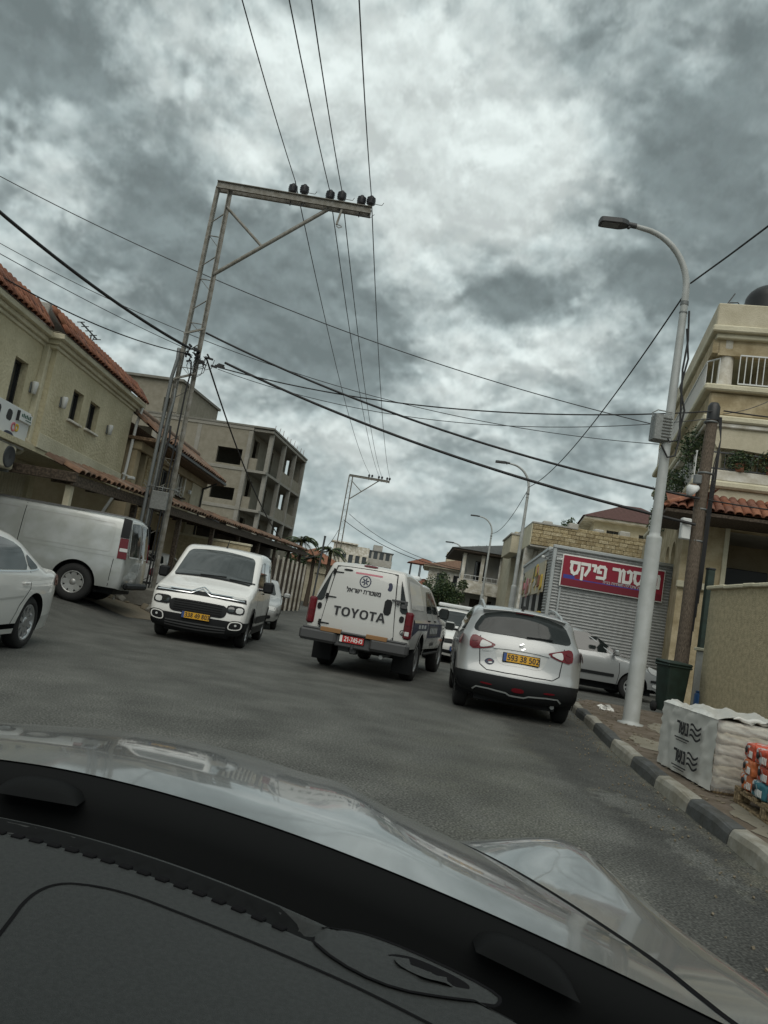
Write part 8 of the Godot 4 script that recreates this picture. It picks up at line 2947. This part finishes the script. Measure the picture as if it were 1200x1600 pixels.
func make_wires():
	var p1 := [Vector3(-3.63, 12.1, -19.95), Vector3(-2.95, 12.05, -20.0), Vector3(-2.60, 12.1, -19.95), Vector3(-1.80, 12.1, -19.95)]
	p1 = [Vector3(-3.93, 12.22, -19.94), Vector3(-2.95, 12.12, -20.0), Vector3(-2.62, 12.16, -19.94), Vector3(-1.80, 12.16, -19.94)]
	var ends := [Vector3(-3.75, 12.6, 30), Vector3(-3.25, 12.3, 30), Vector3(-2.75, 12.6, 30), Vector3(-1.95, 12.6, 30)]
	var p2 := [Vector3(-2.05, 13.95, -78), Vector3(-1.05, 13.85, -78), Vector3(-0.8, 13.9, -78), Vector3(0.02, 13.9, -78)]
	for k in 4:
		cable("overhead_wire", "bare overhead wire passing above us from the tall lattice pylon", hanging(p1[k], ends[k], 2.3, 30), 0.013, "wire", "bare wires above the street")
		cable("overhead_wire", "bare overhead wire running from the tall pylon to the distant pylon", hanging(p1[k], p2[k], 0.9, 30), 0.015, "wire", "bare wires between the pylons")
	var knot := Vector3(-5.45, 6.95, -19.7)
	cable("power_cable", "thick black bundled cable from the pylon's connectors over the beige house", hanging(knot + Vector3(-0.3, 0.05, 0), Vector3(-9.3, 7.9, -10.5), 0.35), 0.036)
	cable("power_cable", "black cable rising from the beige house roof to the pylon", hanging(knot + Vector3(-0.3, -0.1, 0), Vector3(-8.6, 6.25, -12.2), 0.35), 0.014)
	cable("power_cable", "thin wire above the tiled eaves of the beige house", hanging(knot + Vector3(-0.3, 0.0, 0), Vector3(-8.6, 6.45, -12.0), 0.1), 0.008, "wire")
	# towards the timber pole and the house
	cable("power_cable", "thick black cable from the pylon bracket to the timber pole", hanging(Vector3(-5.45, 7.52, -19.8), Vector3(6.62, 4.62, -16.2), 0.42), 0.028)
	cable("power_cable", "thick black cable from the pylon's connectors sagging to the timber pole", hanging(Vector3(-4.75, 6.75, -19.6), Vector3(6.6, 4.05, -16.2), 0.34), 0.034)
	cable("power_cable", "black cable from the pylon's connectors to the timber pole cap", hanging(Vector3(-4.9, 6.6, -19.6), Vector3(6.7, 6.6, -16.3), 0.5), 0.016)
	cable("power_cable", "thin cable running just under the line to the timber pole cap", hanging(Vector3(-4.9, 6.55, -19.6), Vector3(6.75, 6.45, -16.3), 0.72), 0.009, "wire")
	cable("power_cable", "cable leaving the timber pole cap past the balcony house", hanging(Vector3(6.9, 6.62, -16.2), Vector3(14.0, 6.9, -13.0), 0.3), 0.016)
	cable("power_cable", "thin slack wire from the timber pole up to the balcony", hanging(Vector3(6.9, 6.55, -16.2), Vector3(9.2, 8.0, -18.2), 0.1), 0.008, "wire")
	cable("power_cable", "black cable leaving the timber pole below the tiled awning", hanging(Vector3(6.8, 4.62, -16.2), Vector3(12.5, 4.6, -12.5), 0.2), 0.016)
	# long wires that cross the sky
	cable("telephone_wire", "long grey wire crossing high behind the pylon brace", hanging(Vector3(-14.0, 12.1, -21.5), Vector3(7.6, 7.75, -22.0), 0.8, 36), 0.014, "wire")
	cable("telephone_wire", "long grey wire crossing behind the pylon at mid height", hanging(Vector3(-14.0, 10.3, -21.5), Vector3(7.6, 7.2, -22.0), 1.35, 36), 0.011, "wire")
	cable("telephone_wire", "loose black cable falling from the pylon's connectors towards the distant pylon", hanging(knot + Vector3(0.15, -0.1, 0), Vector3(-4.25, 7.8, -78), 4.0, 36), 0.026)
	# along the lamps
	cable("lamp_cable", "cable rising from the tall pale street lamp over our car", hanging(Vector3(4.27, 7.2, -11.85), Vector3(3.7, 7.3, 22), 1.3), 0.014)
	cable("lamp_cable", "cable slung from the tall pale street lamp to the lamp beside the metal shop", hanging(Vector3(4.2, 6.98, -11.95), Vector3(5.83, 7.1, -32), 0.55), 0.014)
	cable("lamp_cable", "cable slung from the shop's lamp to the villa's lamp", hanging(Vector3(5.83, 7.0, -32), Vector3(7.25, 7.0, -50.5), 0.5), 0.014)
	for q in [Vector3(4.25, 7.17, -11.8), Vector3(4.2, 6.94, -12.02)]:
		pass
	cable("power_cable", "cable from the distant pylon sloping down to the far houses", hanging(Vector3(-3.9, 8.9, -78), Vector3(7.2, 4.6, -58), 0.8), 0.03)
	cable("power_cable", "second cable from the distant pylon joining the slope to the far houses", hanging(Vector3(-3.45, 9.6, -78), Vector3(7.2, 4.75, -58), 0.9), 0.022)

# ---------------------------------------------------------------- pallets, bin and other small things

func bag_mesh(size: Vector3, seed_: int, e := 5.0, rough := 0.014) -> ArrayMesh:
	# a filled paper sack: a pillow with rounded, slightly uneven sides
	var n := FastNoiseLite.new()
	n.seed = seed_
	n.frequency = 5.0
	var s := surf()
	var nu := 14
	var nv := 10
	for face in 6:
		var rows := []
		for i in nv + 1:
			var row := []
			for j in nu + 1:
				var u := -1.0 + 2.0 * j / nu
				var v := -1.0 + 2.0 * i / nv
				var p: Vector3
				match face:
					0: p = Vector3(u, 1, v)
					1: p = Vector3(u, -1, -v)
					2: p = Vector3(u, -v, 1)
					3: p = Vector3(u, v, -1)
					4: p = Vector3(1, -v, -u)
					5: p = Vector3(-1, -v, u)
				var l := pow(pow(absf(p.x), e) + pow(absf(p.y), e * 0.6) + pow(absf(p.z), e), 1.0 / e)
				p = p / maxf(l, 0.001)
				var q := p * size * 0.5
				q += p.normalized() * n.get_noise_3dv(q * 3.0 + Vector3.ONE * seed_) * rough
				row.append(q)
			rows.append(row)
		grid(s, rows, false)
	return close(s)

func pallet(t: Node3D, w: float, l: float):
	# local: x across, z along
	for k in 7:
		block(t, "deck_board", "pallet_wood", Vector3(-w * 0.5, 0.115, -l * 0.5 + k * (l - 0.1) / 6.0), Vector3(w * 0.5, 0.137, -l * 0.5 + k * (l - 0.1) / 6.0 + 0.1), 0.003)
	for x in [-w * 0.5, -0.05, w * 0.5 - 0.1]:
		block(t, "bearer", "pallet_wood", Vector3(x, 0.093, -l * 0.5), Vector3(x + 0.1, 0.114, l * 0.5), 0.003)
		block(t, "bottom_board", "pallet_wood", Vector3(x, 0.0, -l * 0.5), Vector3(x + 0.1, 0.02, l * 0.5), 0.003)
		for z in [-l * 0.5, -0.06, l * 0.5 - 0.12]:
			block(t, "foot_block", "pallet_wood", Vector3(x, 0.021, z), Vector3(x + 0.1, 0.092, z + 0.12), 0.003)

func make_small_things():
	cement_pallet()
	adhesive_pallet()
	# green wheelie bin
	var t := thing("wheelie_bin", "dark green wheelie bin in front of the timber pole", "bin", Vector3(6.02, 0.125, -15.0), deg_to_rad(8))
	var s := surf()
	var rows := []
	for q in [[0.0, 0.36, 0.40], [0.9, 0.46, 0.52]]:
		var row := []
		for p in rect2(-q[1] * 0.5, -q[2] * 0.5, q[1] * 0.5, q[2] * 0.5, 0.05):
			row.append(Vector3(p.x, q[0] + 0.05, p.y))
		row.append(row[0])
		rows.append(row)
	grid(s, rows, false)
	part(s, "body", "bin_green", t)
	s = surf()
	box(s, Vector3(0, 0.98, 0), Vector3(0.5, 0.06, 0.56), Basis(Vector3(1, 0, 0), 0.04), 0.025)
	part(s, "lid", "bin_green", t)
	s = surf()
	box(s, Vector3(0, 0.92, 0.0), Vector3(0.5, 0.05, 0.55), Basis(), 0.02)
	part(s, "rim", "bin_green", t)
	s = surf()
	tube(s, [Vector3(-0.2, 0.95, -0.32), Vector3(0.2, 0.95, -0.32)], 0.02, 8)
	part(s, "handle", "bin_green", t)
	for sx in [-1, 1]:
		s = surf()
		lathe(s, [Vector2(0, -0.025), Vector2(0.1, -0.025), Vector2(0.1, 0.025), Vector2(0, 0.025)], 18, Transform3D(Basis(Vector3(0, 0, 1), PI * 0.5), Vector3(sx * 0.2, 0.1, -0.2)))
		part(s, "wheel", "rubber", t)
	# blue drum with a stand pipe and red valve beside the pole
	t = thing("blue_drum", "blue plastic drum standing behind the cement pallet", "drum", Vector3(6.62, 0.125, -14.95))
	s = surf()
	lathe(s, [Vector2(0, 0), Vector2(0.13, 0.0), Vector2(0.15, 0.05), Vector2(0.15, 0.2), Vector2(0.16, 0.22), Vector2(0.15, 0.24), Vector2(0.15, 0.46), Vector2(0.12, 0.5), Vector2(0, 0.5)], 22)
	part(s, "drum_body", "barrel_blue", t)
	s = surf()
	lathe(s, [Vector2(0, 0.5), Vector2(0.13, 0.5), Vector2(0.13, 0.53), Vector2(0, 0.54)], 22)
	part(s, "lid", "barrel_blue", t)
	t = thing("stand_pipe", "teal water pipe with a red topped valve at the ochre wall's foot", "pipe", Vector3(6.85, 0.125, -14.85))
	s = surf()
	tube(s, [Vector3(0, 0, 0), Vector3(0, 0.52, 0)], 0.03, 10)
	tube(s, [Vector3(-0.12, 0.5, 0.02), Vector3(0.3, 0.44, 0.12)], 0.028, 10)
	part(s, "pipe", "pipe_teal", t)
	s = surf()
	lathe(s, [Vector2(0, 0.6), Vector2(0.05, 0.62), Vector2(0.06, 0.8), Vector2(0.03, 0.86), Vector2(0, 0.88)], 14)
	tube(s, [Vector3(0, 0.5, 0), Vector3(0, 0.64, 0)], 0.02, 8)
	part(s, "valve", "valve_red", t)
	# litter and a paper on the pavement
	var r := RandomNumberGenerator.new()
	r.seed = 77
	t = thing("crumpled_paper", "crumpled white paper lying on the brown pavement", "litter", Vector3(4.35, 0.131, -13.6))
	s = surf()
	leaves(s, Vector3(0, 0.03, 0), Vector3(0.16, 0.03, 0.10), 26, 0.12, r, [Color(1, 1, 1)], 0.1)
	part(s, "sheet", "print_white", t)
	s = surf()
	for k in 420:
		var z := r.randf_range(-15.0, -4.5)
		var x := kerb_x(z) + 0.17 + absf(r.randfn()) * 0.9
		var p := Vector3(x, 0.128, z)
		var b := Basis(Vector3.UP, r.randf() * TAU).rotated(Vector3(1, 0, 0), r.randf_range(-0.3, 0.3))
		box(s, p + Vector3.UP * 0.004, Vector3(r.randf_range(0.01, 0.05), 0.008, r.randf_range(0.01, 0.035)), b)
	var g := part(s, "pavement_litter", "dirt", self)
	g.set_meta("kind", "stuff")
	tag(g, "scattered crumbs of dirt and dry leaves on the brown pavement", "litter")
	s = surf()
	for k in 260:
		var z := r.randf_range(-13.0, -2.0)
		var x := kerb_x(z) - absf(r.randfn()) * 0.28 - 0.02
		box(s, Vector3(x, 0.008, z), Vector3.ONE * r.randf_range(0.005, 0.014), Basis(Vector3(r.randf(), r.randf(), r.randf()).normalized(), r.randf() * 3.0))
	g = part(s, "gutter_gravel", "dirt", self)
	g.set_meta("kind", "stuff")
	tag(g, "loose gravel lying in the gutter along the kerb", "gravel")
	# rubble at the foot of the pylon
	for k in 14:
		s = surf()
		var c := Vector3(-5.2 - r.randf() * 1.6, 0, -18.9 - r.randf() * 0.7)
		var d := r.randf_range(0.08, 0.26)
		box(s, Vector3(0, d * 0.3, 0), Vector3(d, d * 0.6, d * 0.8), Basis(Vector3(r.randf(), 1, r.randf()).normalized(), r.randf() * 3.0), d * 0.12)
		var o := part(s, "rubble_lump", ["concrete_dark", "dirt", "concrete"][k % 3], self)
		o.position = Vector3(c.x, rise(c.x, c.z) + 0.02, c.z)
		tag(o, "lump of rubble lying in the dirt at the pylon's foot", "rubble", "rubble round the pylon's foot")

func cement_pallet():
	var t := thing("cement_pallet", "wrapped pallet stacked with grey paper cement sacks on the pavement", "pallet", Vector3(3.92, 0.125, -7.68), deg_to_rad(0.0))
	# local x 0.62 each way, z 0.62 each way
	block(t, "base_board", "pallet_wood", Vector3(-0.58, 0.0, -0.6), Vector3(0.58, 0.05, 0.6), 0.005)
	var sz := Vector3(0.61, 0.112, 0.425)
	var meshes := []
	for k in 3:
		meshes.append(bag_mesh(sz, 40 + k, 7.0, 0.03))
	var r := RandomNumberGenerator.new()
	r.seed = 9
	for layer in 6:
		var y := 0.05 + 0.05 + layer * 0.098
		for i in 2:
			for j in 3:
				var p := Vector3(-0.30 + i * 0.60, y, -0.415 + j * 0.415)
				if layer % 2 == 1:
					p = Vector3(-0.30 + i * 0.60 + 0.006, y, -0.415 + j * 0.415)
				var xf := Transform3D(Basis(Vector3.UP, r.randf_range(-0.03, 0.03)).rotated(Vector3(0, 0, 1), r.randf_range(-0.02, 0.02)), p + Vector3(r.randf_range(-0.012, 0.012), 0, r.randf_range(-0.012, 0.012)))
				put(meshes[r.randi() % 3], "cement_sack", "paper_bag" if (layer + i + j) % 3 else "paper_bag_tan", t, xf)
	# stretch film over the near end: printed sheet with wavy logo, and a crumpled sheet on top
	var n := FastNoiseLite.new()
	n.seed = 31
	n.frequency = 2.6
	var s := surf()
	var rows := []
	for i in 15:
		var v := i / 14.0
		var row := []
		for j in 25:
			var u := j / 24.0
			var z := lerpf(-0.64, 0.64, u)
			var bulge := 0.005 * sin(v * PI * 12.0) + 0.022 * n.get_noise_2d(u * 3.0, v * 2.0)
			row.append(Vector3(-0.635 - bulge, 0.02 + 0.63 * v, z))
		rows.append(row)
	grid(s, rows, false)
	part(s, "printed_film", "film", t)
	# clear wrap over the near face
	s = surf()
	rows = []
	for i in 25:
		var v := i / 24.0
		var row := []
		for j in 33:
			var u := j / 32.0
			var p := n.get_noise_2d(u * 5.0 + 7.0, v * 4.0)
			row.append(Vector3(lerpf(-0.64, 0.64, u), 0.03 + 0.62 * v, 0.655 + 0.02 * p + 0.006 * sin(v * PI * 12.0)))
		rows.append(row)
	grid(s, rows, true)
	part(s, "clear_wrap", "clear_film", t)
	# top sheet
	s = surf()
	rows = []
	for i in 25:
		var row := []
		for j in 25:
			var x := lerpf(-0.64, 0.30, j / 24.0)
			var z := lerpf(-0.63, 0.64, i / 24.0)
			var y := 0.672 + 0.03 * n.get_noise_2d(x * 4.0, z * 4.0) + 0.016 * sin(x * 22.0 + z * 9.0)
			if j == 0: y = 0.648
			row.append(Vector3(x, y, z))
		rows.append(row)
	grid(s, rows, true)
	part(s, "top_film", "film", t)
	for q in [[-0.5, 0.66], [-0.1, 0.65], [0.35, 0.66]]:
		s = surf()
		var pts := []
		for k in 11:
			pts.append(Vector3(q[0] + k * 0.05, q[1] + 0.02 + 0.012 * sin(k * 1.7), 0.64 - 0.01 * k))
		tube(s, pts, [0.006, 0.016, 0.02, 0.024, 0.02, 0.022, 0.024, 0.02, 0.02, 0.014, 0.006], 8)
		part(s, "film_fold", "film", t)
	# black print on the film: word with three wavy lines, twice
	for k in 2:
		var y := 0.46 - k * 0.27
		var face := Transform3D(Basis(Vector3.UP, -PI * 0.5), Vector3(-0.660, y, 0.0))
		var word := ["nun", "shin", "resh"]
		put(hebrew(word, 0.10, 0.024, 0.002), "print", "ink", t, face * Transform3D(Basis(), Vector3(0.10, -0.05, 0)))
		for j in 3:
			s = surf()
			var l := PackedVector2Array()
			for q in 9:
				l.append(Vector2(0.14 + q * 0.03, 0.05 - j * 0.05 + 0.02 * sin(q * 0.8 + 0.6)))
			prism(s, line_strip(l, 0.02), 0.0, 0.002)
			part(s, "print_wave", "ink", t, face)
		s = surf()
		prism(s, stripe(Vector2(-0.2, -0.10), Vector2(0.14, -0.10), 0.012), 0.0, 0.002)
		prism(s, stripe(Vector2(-0.16, -0.125), Vector2(0.1, -0.125), 0.008), 0.0, 0.002)
		part(s, "print_rule", "ink", t, face)

func adhesive_pallet():
	var p := thing("timber_pallet", "pale timber pallet under the red and white sacks", "pallet", Vector3(3.80, 0.128, -6.10), deg_to_rad(-8.0))
	pallet(p, 1.0, 1.35)
	var t := thing("sack_stack", "stack of shiny red orange and white adhesive sacks on the timber pallet", "sacks", Vector3(3.80, 0.266, -6.10), deg_to_rad(-8.0))
	var sz := Vector3(0.44, 0.125, 0.285)
	var meshes := []
	for k in 3:
		meshes.append(bag_mesh(sz, 60 + k, 16.0, 0.02))
	var r := RandomNumberGenerator.new()
	r.seed = 19
	var band_mesh := bag_mesh(Vector3(sz.x * 1.006, sz.y * 1.02, sz.z * 0.42), 70, 16.0, 0.01)
	for layer in 3:
		for i in 2:
			for j in 4:
				var pos := Vector3(-0.26 + i * 0.45, 0.068 + layer * 0.128, -0.46 + j * 0.30 + (0.03 if layer % 2 else 0.0))
				if layer == 2 and j == 1 and i == 1:
					continue
				var xf := Transform3D(Basis(Vector3.UP, r.randf_range(-0.06, 0.06)), pos + Vector3(r.randf_range(-0.02, 0.02), 0, 0))
				var sack := put(meshes[r.randi() % 3], "sack", ["bag_red", "bag_orange", "bag_red"][r.randi() % 3] if (i + j * 3 + layer) % 7 != 3 else "bag_teal", t, xf)
				put(band_mesh, "pale_band", "bag_grey", sack, Transform3D(Basis(), Vector3(0, 0.0, -0.06)))
				var s := surf()
				lathe(s, [Vector2(0, 0.0), Vector2(0.028, 0.0), Vector2(0.028, 0.004), Vector2(0, 0.004)], 16, Transform3D(Basis(Vector3(0, 0, 1), PI * 0.5), Vector3(-sz.x * 0.5 - 0.008, 0.005, -0.06)))
				part(s, "round_mark", "ink", sack)
				for k in 3:
					s = surf()
					box(s, Vector3(-sz.x * 0.5 - 0.006, -0.02, 0.03 + k * 0.03), Vector3(0.006, 0.055, 0.016), Basis(), 0.002)
					part(s, "print_mark", "print_white", sack)
	var n := FastNoiseLite.new()
	n.seed = 3
	n.frequency = 4.0
	var s2 := surf()
	var rows := []
	for i in 15:
		var row := []
		for j in 15:
			var x := lerpf(-0.4, 0.45, j / 14.0)
			var z := lerpf(-0.3, 0.3, i / 14.0)
			row.append(Vector3(x, 0.412 + 0.03 * n.get_noise_2d(x * 4.0, z * 4.0) + 0.01 * sin(x * 40.0), z))
		rows.append(row)
	grid(s2, rows, true)
	part(s2, "crumpled_film", "film", t)
